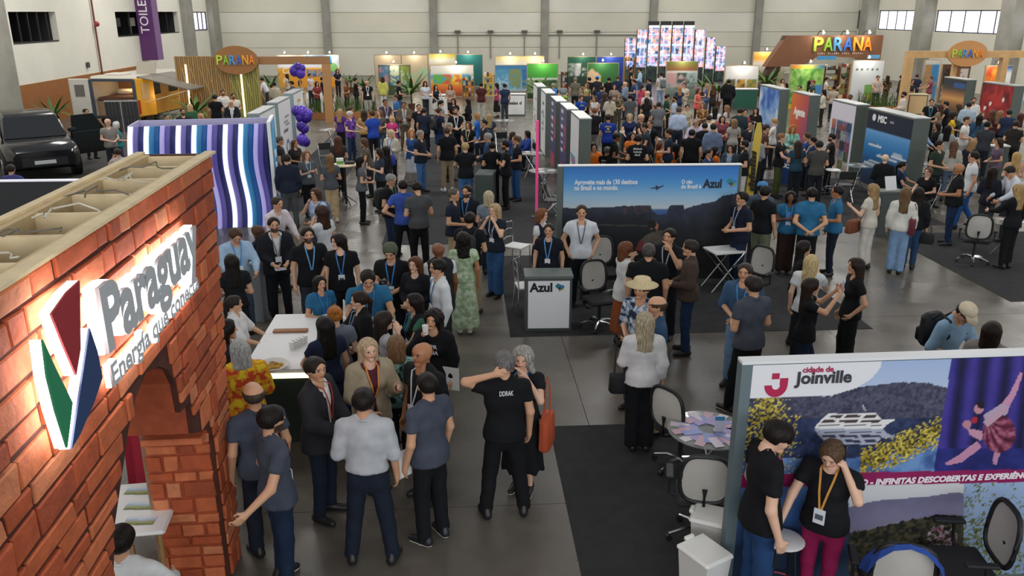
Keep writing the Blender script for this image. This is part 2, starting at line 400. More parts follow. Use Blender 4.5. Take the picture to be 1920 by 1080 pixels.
BRK = [mat(c, .8, noise=.16, nscale=9, bump=.7, bscale=26) for c in ('bd6038', 'b0522c', 'c86e44', 'a04a2a', 'cc7c54')]
li.build('arch_lining', BRK[3], gw)
MB().prism([(4.6, 0), (5.2, 3.68), (5.16, 3.68), (4.56, 0)], .04, T_-.04, 'y').build('end_panel', mat('4b2a1c', .8), gw)
MB().box(0, .04, .04, T_-.04, 0, 3.68).build('near_end_panel', mat('4b2a1c', .8), gw)
B(0, 5.21, -.045, .045, 3.68, 3.70).build('top_rail', WOOD, gw); B(0, 5.21, T_-.045, T_+.02, 3.68, 3.70).build('top_rail', WOOD, gw)
B(0, 5.17, .04, .1, 3.5, 3.68).build('plate', WOOD2, gw); B(0, 5.17, T_-.1, T_-.04, 3.5, 3.68).build('plate', WOOD2, gw)
for q in (.25, .8, 1.35, 1.9, 2.45, 3.0, 3.55, 4.1, 4.62, 5.12): B(q-.02, q+.02, .1, T_-.1, 3.52, 3.67).build('cross_beam', WOOD, gw)
for q in (1.37, 2.47, 3.57, 4.64): B(q, q+.06, T_-.16, T_-.1, 2.62, 3.52).build('stud', WOOD2, gw)
B(.1, 5.0, .1, T_-.1, 2.62, 2.64).build('inner_floor', mat('8a6448', .8), gw)
rb = random.Random(5)
for q in range(7):
    x0 = 1.5+q*.5; pts = [(x0+rb.uniform(-.2, .25)*t, .1+.4*t+.05*math.sin(t*9+q), 3.66+.05*math.sin(t*PI)+rb.uniform(-.02, .02)) for t in np.linspace(0, 1, 9)]
    MB().tube(pts, .006, 5).build('cable', mat('d8d2c2' if q % 2 else '6c665c', .5), gw, True)
unit = B(0, 1, 0, 1, 0, 1, c=.0)
def brick(x0, x1, z0, z1, dep, par, face='front'):
    m = BRK[rb.choice((0, 0, 1, 1, 2, 3, 4))]
    j = lambda: rb.uniform(-.009, .009); a = .012
    p = [(x0+a+j(), z0+a+j()*.6), (x1-a+j(), z0+a+j()*.6), (x1-a+j(), z1-a+j()*.6), (x0+a+j(), z1-a+j()*.6)]; ch = .008
    cx = sum(q[0] for q in p)/4; cz = sum(q[1] for q in p)/4
    inn = [(q[0]+(ch if q[0] < cx else -ch), q[1]+(ch if q[1] < cz else -ch)) for q in p]
    if face == 'front': v = [(q[0], 0, q[1]) for q in p]+[(q[0], -dep+ch, q[1]) for q in p]+[(q[0], -dep+rb.uniform(-.003, .003), q[1]) for q in inn]
    else: v = [(4.25, q[0], q[1]) for q in p]+[(4.25-dep+ch, q[0], q[1]) for q in p]+[(4.25-dep, q[0], q[1]) for q in inn]
    f = [(8, 9, 10, 11)]+[(i, (i+1) % 4, 4+(i+1) % 4, 4+i) for i in range(4)]+[(4+i, 4+(i+1) % 4, 8+(i+1) % 4, 8+i) for i in range(4)]
    o = MB().add(v, f).build('brick', m, par); return o
AR = np.array(ARCH)
z = 0.; 
while z < 3.64:
    hh = rb.choice((.1, .13, .16, .18, .22)); z1 = min(z+hh, 3.67); x = .55-rb.uniform(0, .3); zm = (z+z1)/2
    xend = 4.6+(5.2-4.6)*z/3.68
    while x < xend-.03:
        ln = rb.choice((.18, .26, .34, .42, .55)); x1 = min(x+ln, xend)
        if xend-x1 < .08: x1 = xend
        def blocked(a, b): return inpoly(np.linspace(a, b, 9)[None].repeat(3, 0), np.array([z+.01, zm, z1-.01])[:, None].repeat(9, 1), ARCH)
        k = blocked(x, x1); col = k.any(0)
        if not col.any(): segs = [(x, x1)]
        else:
            xx = np.linspace(x, x1, 25); kk = blocked(x, x1); fr = inpoly(xx[None].repeat(3, 0), np.array([z+.01, zm, z1-.01])[:, None].repeat(25, 1), ARCH).any(0)
            segs = []; st = None
            for i, b in enumerate(fr):
                if not b and st is None: st = xx[i]
                if (b or i == 24) and st is not None:
                    en = xx[i-1] if b else xx[i]
                    if en-st > .05: segs.append((st, en))
                    st = None
        for a, b in segs:
            if b > .6: brick(a, b, z, z1, rb.uniform(.012, .03), gw)
        x = x1
    z = z1
z = 0.
while z < 1.46:
    z1 = min(z+rb.choice((.1, .13, .16)), 1.48); y = .02
    while y < T_-.03:
        y1 = min(y+rb.choice((.14, .2, .28)), T_-.02)
        if T_-.02-y1 < .06: y1 = T_-.02
        brick(y, y1, z, z1, rb.uniform(.015, .03), gw, 'side'); y = y1
    z = z1
B(4.12, 4.245, .05, T_-.05, 1.42, 1.48, c=.01).build('impost_ledge', BRK[2], gw)
# lit letters and the three-part emblem
GLOW = mat('ffffff', .4, emit=7.); LET = mat('c9ced2', .4)
def lit_text(s_, size, x, z_, fw, fh, bold, label):
    text(s_, size, gw, x, z_, -.085, GLOW, 'glowing_letters', .03, bold+.006, fitw=fw, fith=fh, label='white backlit edge of the letters')
    text(s_, size, gw, x, z_, -.135, LET, 'letter_faces', .012, bold, fitw=fw, fith=fh, label=label)
def lit_text2(s_, size, x, z_, fw, fh, bold, label):
    text(s_, size, gw, x, z_, -.065, GLOW, 'glowing_letters', .015, bold+.003, fitw=fw, fith=fh, label='white backlit edge of the small letters')
    text(s_, size, gw, x, z_, -.088, LET, 'letter_faces', .006, bold, fitw=fw, fith=fh, label=label)
xp0, zp0 = onbrick(205, 655, .14); xp1, zp1 = onbrick(372, 470, .14); _, zpt = onbrick(178, 545, .14)
lit_text('Paraguay', .5, xp0-.02, zp0, xp1-xp0+.02, zpt-zp0, .02, 'grey faces of the large letters')
xe0, ze0 = onbrick(218, 722, .1); xe1, _ = onbrick(377, 540, .1); _, zet = onbrick(212, 682, .1)
lit_text2('Energía que conecta', .2, xe0-.02, ze0, xe1-xe0, zet-ze0, .006, 'grey faces of the small letters')
EMB = [('red', 'a8323c', [(149, 526), (151, 655), (143, 704), (120, 650), (96, 589), (125, 548)]), ('green', '2e9468', [(80, 637), (104, 690), (136, 755), (131, 800), (126, 840), (104, 770), (88, 705)]),
       ('blue', '2f4a78', [(168, 615), (183, 660), (192, 707), (178, 750), (150, 815), (134, 842), (143, 780), (155, 700)])]
for nme, cc, pp in EMB:
    q = [onbrick(a, b, .14) for a, b in pp]; polymesh('emblem_glow', [onbrick(a, b, .14) for a, b in pp], -.08, -.13, GLOW, gw)['label'] = 'white backlit edge of the %s emblem piece' % nme
    polymesh('emblem_face', q, -.131, -.142, mat(cc, .4), gw)['label'] = '%s emblem face' % nme
OBST.append(('b', gw.location.x, gw.location.y, gw.rotation_euler.z, 5.2, T_))
# ================================================================ blue wavy booth
wv, wL = along('wave_booth', 'blue and lilac booth clad in wavy vertical fins with a blue side panel', 'booth', (-7.5, 19.1), (-4.48, 19.55))
Hb = 2.4
B(0, wL, .12, .2, 0, Hb-.08).build('front_wall', mat('2c3170', .5), wv)
B(0, wL, 1.25, 1.3, 0, Hb).build('back_wall', mat('c9c3e6', .6), wv); B(0, .05, .2, 1.25, 0, Hb).build('side_wall', mat('b7b0dd', .6), wv)
FC = [('e9e6f6', .9), ('7f78c4', 0), ('2a2f72', 0), ('e8eefc', .9), ('3a8fc8', 0), ('1d5fa8', 0), ('b4abe6', .3), ('6d62b6', 0), ('26296a', 0)]
nf = 27
for q in range(nf):
    cc, em = FC[q % 9]; x0 = (q+.5)*wL/nf; zz = np.linspace(0, Hb, 20); V = []; f = []
    for i, z_ in enumerate(zz):
        wx = x0+.045*math.sin(z_*2.9+.4); d_ = .11+.05*math.sin(z_*2.9+1.8); rr = .0 if i < 18 else (.03 if i == 18 else .09)
        hw = wL/nf*(.42 if em else .5)
        yf = .12-d_-(.04 if em else 0)+rr
        V += [(wx-hw, .12, z_), (wx-hw, yf+.02, z_), (wx-hw*.5, yf, z_), (wx+hw*.5, yf, z_), (wx+hw, yf+.02, z_), (wx+hw, .12, z_)]
    for i in range(19): f += [(i*6+k, i*6+k+1, i*6+7+k, i*6+6+k) for k in range(5)]
    f += [tuple(range(114, 120))]
    MB().add(V, f).build('fin', mat(cc, .45, emit=em), wv, True)
sd = thing('x', None, None); bpy.data.objects.remove(sd)
def blue_side(u, v):
    im = ramp(v, (0, '1c5fa6'), (.5, '2f8fd0'), (1, '5cb6e6')); put(im, np.abs(u-.5-.2*np.sin(v*7)) < .04, 'bfe3f6'); return im
side = B(wL, wL+.08, -.12, 1.3, 0, Hb+.06).build('side_panel', mat('f2f4f8', .5), wv)
pr_ = printed(wv, 0, 1.36, .02, Hb+.02, 0, blue_side, .06, 'side_graphic'); pr_.location = (wL+.085, -.08, 0); pr_.rotation_euler = (0, 0, PI/2)
for q, (zz, ww) in enumerate(((1.55, .5), (1.25, .42), (.95, .55), (.65, .35))):
    o = B(0, .012, .1, .1+ww, zz, zz+.16).build('white_mark', mat('f0f4f8', .5), wv); o.location = (wL+.088, .2, 0)
# ================================================================ partitions that run down the aisles
PGR = mat('5d6661', .6); PBL = mat('8fa3a6', .6); ALU = mat('c4c6c6', .35, metal=.6)
def white_print(seed, c1, c2, base='e9e9ec'):
    def f(u, v):
        im = np.tile(srgb(base), u.shape+(1,)); rr = random.Random(seed)
        for i in range(5):
            a, b = rr.uniform(.1, .5), rr.uniform(.35, .9); put(im, (u > a) & (u < a+rr.uniform(.2, .45)) & (np.abs(v-b) < rr.uniform(.008, .025)), c1)
        put(im, (np.hypot((u-.55)*.8, v-.3*(1+seed % 2)) < .12) & (np.hypot((u-.55)*.8, v-.3*(1+seed % 2)) > .07), c2); return im
    return f
def partition(x, y0, y1, side_, fn, label, end=PGR, th=.32, h=2.2, group=None):
    """a thick partition along the aisle from y0 (near) to y1, its print on the side facing the aisle (-1: faces -x, 1: faces +x)"""
    if side_ < 0: t, L_ = along('partition', label, 'partition', (x, y1), (x, y0), group)
    else: t, L_ = along('partition', label, 'partition', (x, y0), (x, y1), group)
    B(0, L_, 0, th, 0, h-.02).build('body', end, t); B(-.01, L_+.01, -.01, th+.01, h-.02, h+.01).build('top_trim', ALU, t)
    if fn: printed(t, .02, L_-.02, .05, h-.05, -.006, fn, .05)
    OBST.append(('b', t.location.x, t.location.y, t.rotation_euler.z, L_, th)); return t
def purple_print(u, v):
    im = ramp(v, (0, '4b4a6e'), (1, '56557a')); put(im, (np.abs(u-.35) < .15) & (np.abs((v*9) % 1-.5) < .18) & (v > .35), 'e4e4ee'); put(im, (np.abs(u-.5) < .3) & (v < .2), 'c94a55'); put(im, (np.abs(np.hypot(u-.75, v-.6)-.14) < .03), 'd2465c'); return im
def p1_print(u, v):
    im = np.tile(srgb('e6e6ea'), u.shape+(1,)); put(im, (np.abs(u-.5) < .32) & (np.abs((v*14) % 1-.5) < .12) & (v > .6), '6d6d80'); n = fbm(u, v, 6, 3)
    m = (v < .5) & (np.abs(u-.5-.2*np.sin(v*9)) < .3); put(im, m, ramp(n, (.2, '7a5aa8'), (.45, '5fb2c8'), (.6, 'd06a9c'), (.8, '4a4f9a'))); return im
for q, (y0, fn, lb) in enumerate(((21.8, p1_print, 'partition with a white and violet print nearest the blue sky panel'), (23.95, purple_print, 'purple partition with white lines and red mark, second from the blue sky panel'),
        (26.15, purple_print, 'purple partition with white lines, third from the blue sky panel'), (28.9, white_print(3, '5a5a66', '9aa0aa'), 'white printed partition, fourth from the blue sky panel'), (31.5, white_print(4, 'b06a4a', 'b0623c'), 'farthest partition with a tan figure behind the pink pole'))):
    partition(3.08-.055*q*1.1, y0, y0+1.72, -1, fn, lb, group='aisle partitions behind the blue sky panel')
for q, (y0, y1, fn, lb) in enumerate(((23.4, 25.4, white_print(1, 'c8314a', 'c8314a'), 'white partition with a red mark beside the wavy blue booth'), (26.3, 28.2, white_print(2, '6a6a72', '3f6f9a'), 'white partition with a round emblem left of the purple balloons'),
        (29.3, 31.1, white_print(7, 'd0a040', '8a4a8a'), 'white partition with a small emblem above the purple balloons'))):
    partition(-5.55-.1*q, y0, y1, 1, fn, lb, PBL, group='aisle partitions beside the balloons')
tag(partition(-5.5, 20.9, 23.0, 1, lambda u, v: np.tile(srgb('4f7d52'), u.shape+(1,)), 'low green partition behind the wavy blue booth', PBL, h=2.0), group='aisle partitions beside the balloons')
def msc_print(u, v):
    im = ramp(v, (0, '14243c'), (.18, '16385f'), (.45, '1c6fae'), (.7, '5a9bd6'), (.74, '6fa6dc')); put(im, v > .74, '1b2338')
    rr = random.Random(2)
    for cx, cy, s in ((.25, .56, .16), (.55, .44, .24), (.8, .5, .18), (.35, .3, .34), (.62, .2, .3), (.7, .1, .34)):
        put(im, inpoly(u, v, [(cx-s, cy), (cx+s, cy-.01), (cx+s*.85, cy-.03), (cx-s*.8, cy-.03)]), 'dfe7ee'); put(im, inpoly(u, v, [(cx-s*.7, cy), (cx+s*.5, cy), (cx+s*.35, cy+.035), (cx-s*.55, cy+.035)]), 'b9c9d8')
        put(im, (np.abs(v-cy-.012) < .004) & (np.abs(u-cx+s*.1) < s*.5), '54708c')
    return im
t = partition(11.85, 21.3, 23.85, -1, msc_print, 'tall navy panel showing white cruise ships on blue sea', h=2.2, th=.45)
text('MSC', .26, t, .65, 1.88, -.012, mat('f4f6f8', .5), bold=.01); text('ılııılıılı', .1, t, 1.35, 1.92, -.012, mat('cfd6de', .5))
MB().cyl((.42, -.014, 1.97), (.42, -.006, 1.97), .1, n=16).build('round_emblem', mat('e8ecf0', .5), t)
def collage(seed, top=.75, base='d9d6e2', cols=4, rows=5):
    def f(u, v):
        im = np.tile(srgb(base), u.shape+(1,)); rr = random.Random(seed); pal = ['3a3f5a', '8a4038', '4a6a8c', 'c07a4a', '6a7a4a', '7a86b0', '2e3040', 'b0a890', '94506a', '38608a']
        for i in range(cols):
            for j in range(rows):
                a, b = .07+i*.86/cols, .04+j*(top-.04)/rows; m = (u > a) & (u < a+.8/cols) & (v > b) & (v < b+(top-.06)/rows)
                n = fbm(u, v, 14, seed+i*3+j*7); put(im, m, ramp(n, (.2, rr.choice(pal)), (.5, rr.choice(pal)), (.75, rr.choice(pal))))
        return im
    return f
partition(11.85, 24.6, 26.3, -1, collage(3), 'pale lilac panel with a grid of small photographs', th=.4, h=2.2)
def agente(u, v):
    im = ramp(u*.7+(1-v)*.4, (.1, 'e2763a'), (.5, 'c75a4a'), (.9, 'a04a72')); put(im, (v < .35) & (np.hypot((u-.3)*.7, v-.12) < .2), '20303c'); put(im, inpoly(u, v, [(.2, .0), (.45, 0), (.5, .3), (.25, .36)]), 'a9c6da')
    put(im, (v < .2) & (u > .55) & (fbm(u, v, 12, 4) > .5), 'c8402c'); return im
t = partition(11.65, 27.6, 29.15, -1, agente, 'orange to magenta panel with white brush lettering', th=.36)
text('Agente', .34, t, .3, 1.45, -.012, mat('f6efe8', .5), bold=.02, fitw=1.0); text('ılııl ıılıı', .11, t, .5, 1.3, -.012, mat('f6efe8', .5))
partition(11.5, 29.9, 32.0, -1, lambda u, v: np.where((v > .35)[..., None], ramp(fbm(u, v, 4, 9), (.3, '3a62b4'), (.55, '7fa8d8'), (.7, 'c8d6e6')), ramp(fbm(u, v, 9, 2), (.3, '1c2620'), (.7, '5a4a38'))), 'blue sky photo panel behind the orange panel', th=.34)
def hotel(u, v):
    im = ramp(v, (0, '2a211b'), (.4, '5a4433'), (.55, 'a3703f'), (.63, 'd09a5c'), (.72, '9a6a48'), (.82, '4a4038'), (.9, '2c3038')); put(im, (np.abs(u-.72) < .25) & (np.abs(v-.9) < .045), '33568c')
    put(im, (u < .33) & (v < .38), 'a9b3ba'); put(im, (np.abs(u-.5) < .01) & (v < .6), '241d18'); return im
partition(20.75, 33.7, 35.4, -1, hotel, 'dark panel with a brown sunset photograph and blue strip', th=.4)
def redp(u, v):
    im = ramp(fbm(u, v, 5, 6), (.25, '5a1418'), (.5, '8e1f22'), (.7, 'b53230'))
    for cx, cy in ((.2, .55), (.35, .65), (.75, .75), (.7, .35), (.1, .3)): put(im, np.hypot((u-cx), (v-cy)*1.1) < .04, 'f0dcd8')
    put(im, inpoly(u, v, [(.5, 0), (1, 0), (1, .45), (.8, .3)]), '1e1214'); return im
partition(20.85, 30.8, 32.8, -1, redp, 'deep red panel with white pin marks', th=.4)
# ================================================================ sky panel booth
az, aL = along('backdrop_panel', 'wide backdrop showing blue sky over dark table mountains with white slogan', 'backdrop', at(1057, 311, 2.2)[:2], at(1386, 308.5, 2.2)[:2])
B(-.1, aL+.06, 0, .1, 0, 2.19).build('frame', PGR, az); B(-.1, aL+.06, -.02, .11, 2.19, 2.21).build('top_trim', mat('eceeef', .4), az)
B(-.11, -.02, -.02, .1, 0, 2.19).build('left_post', PGR, az)
def local_px(t, L_, z0, z1):
    o = np.array(t.location); c, s_ = math.cos(t.rotation_euler.z), math.sin(t.rotation_euler.z)
    def f(u, v):
        x = u*L_; return proj(np.stack([o[0]+x*c, o[1]+x*s_, z0+v*(z1-z0)], -1))
    return f
azp = local_px(az, aL, .02, 2.18)
def sky(u, v):
    px, py = azp(u, v); im = ramp((py-311)/80, (0, '3478cc'), (.35, '4f9ade'), (.75, 'a0c6e0'), (1, 'c6d0d6')); n = fbm(u*1.6, v, 9, 2); n2 = fbm(u*1.6, v, 30, 5)
    hz_ = np.interp(px, [1057, 1085, 1115, 1145, 1172, 1200, 1220, 1223, 1235, 1249, 1255, 1259, 1281, 1283, 1299, 1318, 1341, 1356, 1380, 1390], [389, 391, 389, 388, 386, 384.6, 384.6, 396, 403, 400, 386, 384, 384, 392, 386, 381, 377, 366, 363, 362])
    put(im, (px > 1221) & (px < 1257) & (py > 391), ramp((py-391)/14, (0, '6f86a8'), (.3, '43639c'), (1, '39578f')))
    g = py > hz_+(n2-.5)*2.5; put(im, g, ramp((py-hz_)/110+(n-.5)*.5, (0, '2e3648'), (.25, '1c212c'), (.6, '14161a'), (1, '1c171b')))
    put(im, g & (px < 1222) & (px > 1170) & (py < hz_+16), ramp(n2, (.3, '232a3a'), (.7, '4c3d44')))
    put(im, g & (np.abs(py-422-(px-1150)*.02) < 1.2) & (px > 1120) & (px < 1225), '3a463a')
    put(im, inpoly(px, py, [(1196, 455), (1212, 440), (1228, 432), (1242, 431), (1248, 446), (1232, 462), (1205, 468)]), ramp(n2, (.3, '4a443c'), (.7, '665c50')))
    put(im, inpoly(px, py, [(1190, 470), (1198, 452), (1208, 450), (1206, 470)]), '7a3038'); put(im, np.hypot(px-1226, py-424) < 8.5, 'a5705a'); put(im, (np.hypot(px-1222, py-420) < 8), '17130f'); put(im, np.hypot((px-1226)*1.1, py-431) < 4.5, '2a1c16')
    return im
printed(az, 0, aL, .02, 2.18, -.012, sky, .014)
WT = mat('eef2f6', .5); DK = mat('171a26', .5)
text('Aproveite mais de 130 destinos', .12, az, .2, 1.86, -.018, WT, bold=.004, fitw=1.16); text('no Brasil e no mundo.', .12, az, .2, 1.755, -.018, WT, bold=.004, fitw=.81)
text('O céu', .1, az, 2.17, 1.86, -.018, WT, bold=.003, fitw=.2); text('do Brasil é', .1, az, 2.17, 1.77, -.018, WT, bold=.003, fitw=.37)
text('Azul', .22, az, 2.57, 1.78, -.018, DK, bold=.008, fitw=.35)
def brasil(par, x, z_, s, y):
    for k, (cc, pp) in enumerate((('2e8a8c', [(0, .55), (.3, .9), (.55, .75), (.5, .5), (.2, .4)]), ('3d7fc0', [(.55, .75), (.95, .65), (1, .45), (.7, .4), (.5, .5)]), ('34506e', [(.2, .4), (.5, .5), (.7, .4), (.6, .2), (.4, .2)]), ('d06a3c', [(.4, .2), (.6, .2), (.58, .02), (.5, -.05)]), ('6aa84f', [(.7, .4), (1, .45), (.8, .12), (.6, .2)]))):
        o = MB().prism([(x+a*s, z_+b*s) for a, b in pp], y, y-.003, 'y').build('map_piece', mat(cc, .5), par)
brasil(az, 3.0, 1.78, .2, -.014)
pl = [(0, 0), (.1, .02), (.2, .03), (.17, .09), (.2, .09), (.26, .04), (.4, .07), (.46, .1), (.44, .06), (.42, .045), (.3, -.0), (.22, -.06), (.19, -.06), (.2, -.01), (.06, -.015)]
polymesh('aeroplane_print', [(1.6+a*.55, 1.78+b*.6) for a, b in pl], -.0135, -.016, mat('1b2a44', .5), az)
# ================================================================ river ship panel booth
jv, jL = along('printed_wall', 'booth wall printed with a river ship, hills and a dancer above a magenta band', 'booth wall', at(1412, 680, 2.2)[:2], np.array([2.28, 5.93])+np.array([4.2, .08]))
JZ = 2.2
B(0, jL, 0, .09, 0, JZ-.01).build('panel', PGR, jv); B(-.09, jL, -.012, .1, JZ-.012, JZ+.012).build('top_trim', mat('e6e8ea', .35), jv)
B(-.09, -.001, -.01, .1, 0, JZ-.012).build('end_post', mat('66757a', .5), jv)
JV = 2.75; jvp = local_px(jv, JV, .04, JZ-.02)
def ship_print(u, v):
    px, py = jvp(u, v); X = u*JV; Z = v*2.2; n = fbm(X, Z, 8, 4); n2 = fbm(X, Z, 34, 8); n3 = vnoise(X, Z, 75, 3)
    im = ramp((py-668)/60, (0, 'a2b8de'), (1, 'b4c4e0'))
    hl = np.interp(px, [1380, 1560, 1600, 1640, 1690, 1740, 1775], [746, 741, 728, 721, 716, 717, 727])
    put(im, py > hl+(n2-.5)*5, ramp(n2*.7+n3*.3, (.25, '2c2e40'), (.5, '474960'), (.75, '5e5c70')))
    put(im, py > 783, ramp(n2*.5+n*.5, (.3, '1c2444'), (.6, '2e3a5e'), (.8, '3f5078'))); put(im, py > 858-.25*(px-1600)*(px > 1600), ramp(n, (.3, '3a5a94'), (.7, '6f94c8')))
    for sg in (1, -1):
        qy = py if sg > 0 else 1606-py
        wv = 'e4e2e2' if sg > 0 else 'a9adc0'; dk = '4a3d3c' if sg > 0 else '34384e'
        put(im, inpoly(px, qy, [(1527, 800), (1538, 787), (1552, 775), (1640, 773), (1652, 786), (1681, 786), (1662, 795), (1655, 803), (1529, 803)]), wv)
        for y0, y1, xs2 in ((777, 782.5, ((1556, 1578), (1584, 1612), (1620, 1641))), (786.5, 791.5, ((1541, 1565), (1572, 1606), (1613, 1649)))):
            for x0, x1 in xs2: put(im, inpoly(px, qy, [(x0+3, y0), (x1+3, y0), (x1-2, y1), (x0-2, y1)]), dk)
        put(im, (np.abs(qy-796.5) < .8) & (px > 1534) & (px < 1652), dk)
    put(im, (np.abs((px-1620)-.5*(py-766)) < 1.2) & (py > 758) & (py < 770), 'd8d8de')
    lv = (n2*.6+n3*.4); lc = ramp(n3, (.2, '2a2610'), (.45, '7a6a22'), (.65, 'b8a038'), (.85, 'd8c868'))
    put(im, (py > 745) & (lv > .36+.005*np.abs(px-1440)+.0012*np.abs(py-800)) & (px < 1500), lc)
    dbr = np.abs((py-838)+(px-1690)*.42); put(im, (px > 1612) & (px < 1764) & (dbr < 30) & (lv > .25+dbr*.01), lc)
    d = px > 1784-.159*(py-668); st = np.abs(np.sin((px+py*.12)*.075))
    put(im, d, ramp(st*.75+.25*n, (.1, '120f34'), (.5, '1f1c5c'), (.8, '3a3088'), (1, '4a3f9c'))); put(im, d & (py > 840), ramp(n, (.2, '181c58'), (.8, '2a2f80')))
    for c_, P_ in (('c890ac', [(1868, 768), (1893, 735), (1911, 697), (1917, 699), (1905, 736), (1886, 772)]), ('c088a6', [(1830, 826), (1800, 850), (1771, 867), (1774, 872), (1802, 866), (1840, 838)]), ('bb85a4', [(1864, 838), (1860, 868), (1868, 872), (1876, 840)]), ('b7a0b8', [(1842, 778), (1878, 755), (1892, 762), (1888, 775), (1850, 797)]), ('c490a8', [(1812, 802), (1845, 808), (1838, 826), (1818, 815)])): put(im, d & inpoly(px, py, P_), c_)
    sk_ = np.hypot((px-1872)/31, (py-812)/36); put(im, d & (sk_ < 1), ramp(.55*n2+.45*np.abs(np.sin(np.arctan2(py-790, px-1850)*7+sk_*2)), (.2, '2c0e1c'), (.5, '6a2040'), (.8, 'b06a80'))); put(im, d & inpoly(px, py, [(1842, 790), (1885, 760), (1890, 768), (1850, 800)]), 'c09cb0')
    put(im, np.hypot(px-1834, py-766) < 9, 'c08a94'); put(im, np.hypot(px-1838, py-758) < 7, '1a1018'); put(im, np.hypot(px-1812, py-795) < 8, 'bc8490'); put(im, np.hypot(px-1826, py-787) < 6, 'b0283c')
    w = inpoly(px, py, [(1380, 640), (1658, 640), (1655, 672), (1648, 692), (1632, 710), (1605, 727), (1560, 740), (1380, 747)]); put(im, w, 'e6e6ea')
    bt = 888-.0194*(px-1456); lo_ = py > bt+24
    im[lo_] = ramp((py-bt-24)/70, (0, 'd0d0d4'), (1, 'b8b8c0'))[lo_]
    h2 = np.interp(px, [1590, 1640, 1690, 1740, 1790, 1830], [950, 938, 934, 930, 922, 926]); put(im, lo_ & (py > h2), ramp((py-h2)/60+(n-.5)*.4, (0, '6a6884'), (.6, '8480a0'), (1, '8e8698')))
    h3 = np.interp(px, [1580, 1660, 1720, 1760, 1800, 1920], [1000, 985, 970, 964, 966, 960]); put(im, lo_ & (py > h3+(n2-.5)*8), ramp(n2, (.25, '191b17'), (.5, '37362a'), (.75, '5c5236')))
    put(im, lo_ & (np.hypot((px-1765)/28, (py-1005)/20) < .6+n3*.6) & (n3 > .55), ramp(n2, (.3, '7a3a4a'), (.6, 'b8a8b4')))
    r_ = lo_ & (px > 1806); put(im, r_, ramp((py-900)/120, (0, '9ab2d4'), (1, '7f95b8'))); put(im, r_ & (lv+.0012*(py-980) > .52+.0014*np.abs(px-1830)), ramp(n3, (.2, '1f2a18'), (.5, '4a562c'), (.8, '7a7a40')))
    put(im, lo_ & (px < 1590), ramp((py-900)/130+(n-.5)*.3, (0, '5f86bc'), (.5, '3a5f9c'), (1, '25364f'))); put(im, (py > bt) & (py < bt+24), '8e1656'); return im
printed(jv, 0, JV, .04, JZ-.02, -.008, ship_print, .0095)
printed(jv, JV, jL, .04, JZ-.02, -.008, lambda u, v: ramp(v, (0, '3a4630'), (.45, '7f95b8'), (.5, '8e1656'), (.56, '201e5c'), (1, '2a2470')), .05)
def jx(px, py): return float(aty(px, py, 5.95)[0])-2.28
text('cidade de', .085, jv, jx(1503, 696), float(aty(1503, 696, 5.95)[2]), -.014, mat('b32a56', .5), bold=.002, fitw=jx(1561, 696)-jx(1503, 696), fith=.048)
text('Joinville', .17, jv, jx(1488, 710), float(aty(1490, 717, 5.95)[2]), -.014, mat('3a3a42', .5), bold=.005, fitw=jx(1595, 710)-jx(1488, 710), fith=.105)
B(.165, .225, -.014, -.009, 2.055, 2.105).build('logo_block', mat('b5224e', .5), jv)
a_ = np.linspace(PI, 2*PI, 13); polymesh('logo_hook', [(.205+.095*math.cos(t), 2.0+.105*math.sin(t)) for t in a_]+[(.3, 2.06), (.235, 2.06), (.235, 2.0)]+[(.205+.035*math.cos(t), 2.0+.04*math.sin(t)) for t in a_[::-1]], -.009, -.014, mat('b5224e', .5), jv)
xa, xb = jx(1613, 900), jx(1921, 892)
text('O - INFINITAS DESCOBERTAS E EXPERIÊNCIAS', .085, jv, xa, float(aty(1640, 907, 5.95)[2]), -.014, mat('f0e4ec', .5), bold=.004, shear=.15, fitw=(xb-xa)*1.11, fith=.07)
OBST += [('b', az.location.x, az.location.y, az.rotation_euler.z, aL, .1), ('b', jv.location.x, jv.location.y, jv.rotation_euler.z, jL, .1), ('b', wv.location.x, wv.location.y, wv.rotation_euler.z, wL, 1.3)]
# ================================================================ far stands
def far_panel(x0, x1, yt, Y, fn, label, lamps=(), cell=.09, h=None, th=.12, frame='b9a184', cat='display panel', z0=.05):
    a = aty(x0, yt, Y); b = aty(x1, yt, Y); zt = h or float(a[2]); t, L_ = along('display_panel', label, cat, (a[0], Y), (b[0], Y))
    B(0, L_, 0, th, 0, zt).build('board', mat(frame, .7), t); printed(t, .03, L_-.03, z0, zt-.03, -.008, fn, cell)
    for u in lamps:
        MB().tube([(u*L_, .03, zt), (u*L_, -.05, zt+.22), (u*L_, -.3, zt+.22)], .02, 6).build('lamp_arm', mat('3a3a3a', .5), t)
        MB().cyl((u*L_, -.28, zt+.24), (u*L_, -.33, zt+.14), .03, .06, 10).build('spot_head', mat('fff6e4', .4, emit=2.2), t)
        l = bpy.data.lights.new('spot', 'POINT'); l.energy = 18; l.color = (1, .93, .8); l.shadow_soft_size = .1
        o = bpy.data.objects.new('spot', l); C.objects.link(o); o.parent = t; o.location = (u*L_, -.42, zt+.02)
    OBST.append(('b', t.location.x, t.location.y, t.rotation_euler.z, L_, th)); return t, L_, zt
def bands(*st, seed=1, photos=None, pv=(.05, .5), pal=('3a6a9a', '7aa84f', 'd0b870', '8a5a3a')):
    def f(u, v):
        im = ramp(v, *st)
        if photos:
            for i in range(photos):
                a = .04+i*.94/photos; n = fbm(u, v, 10, seed+i); m = (u > a) & (u < a+.88/photos) & (v > pv[0]) & (v < pv[1]); put(im, m, ramp(n+.5*(v-pv[0]), *[(.25+.2*k, pal[(k+i) % len(pal)]) for k in range(3)]))
        return im
    return f
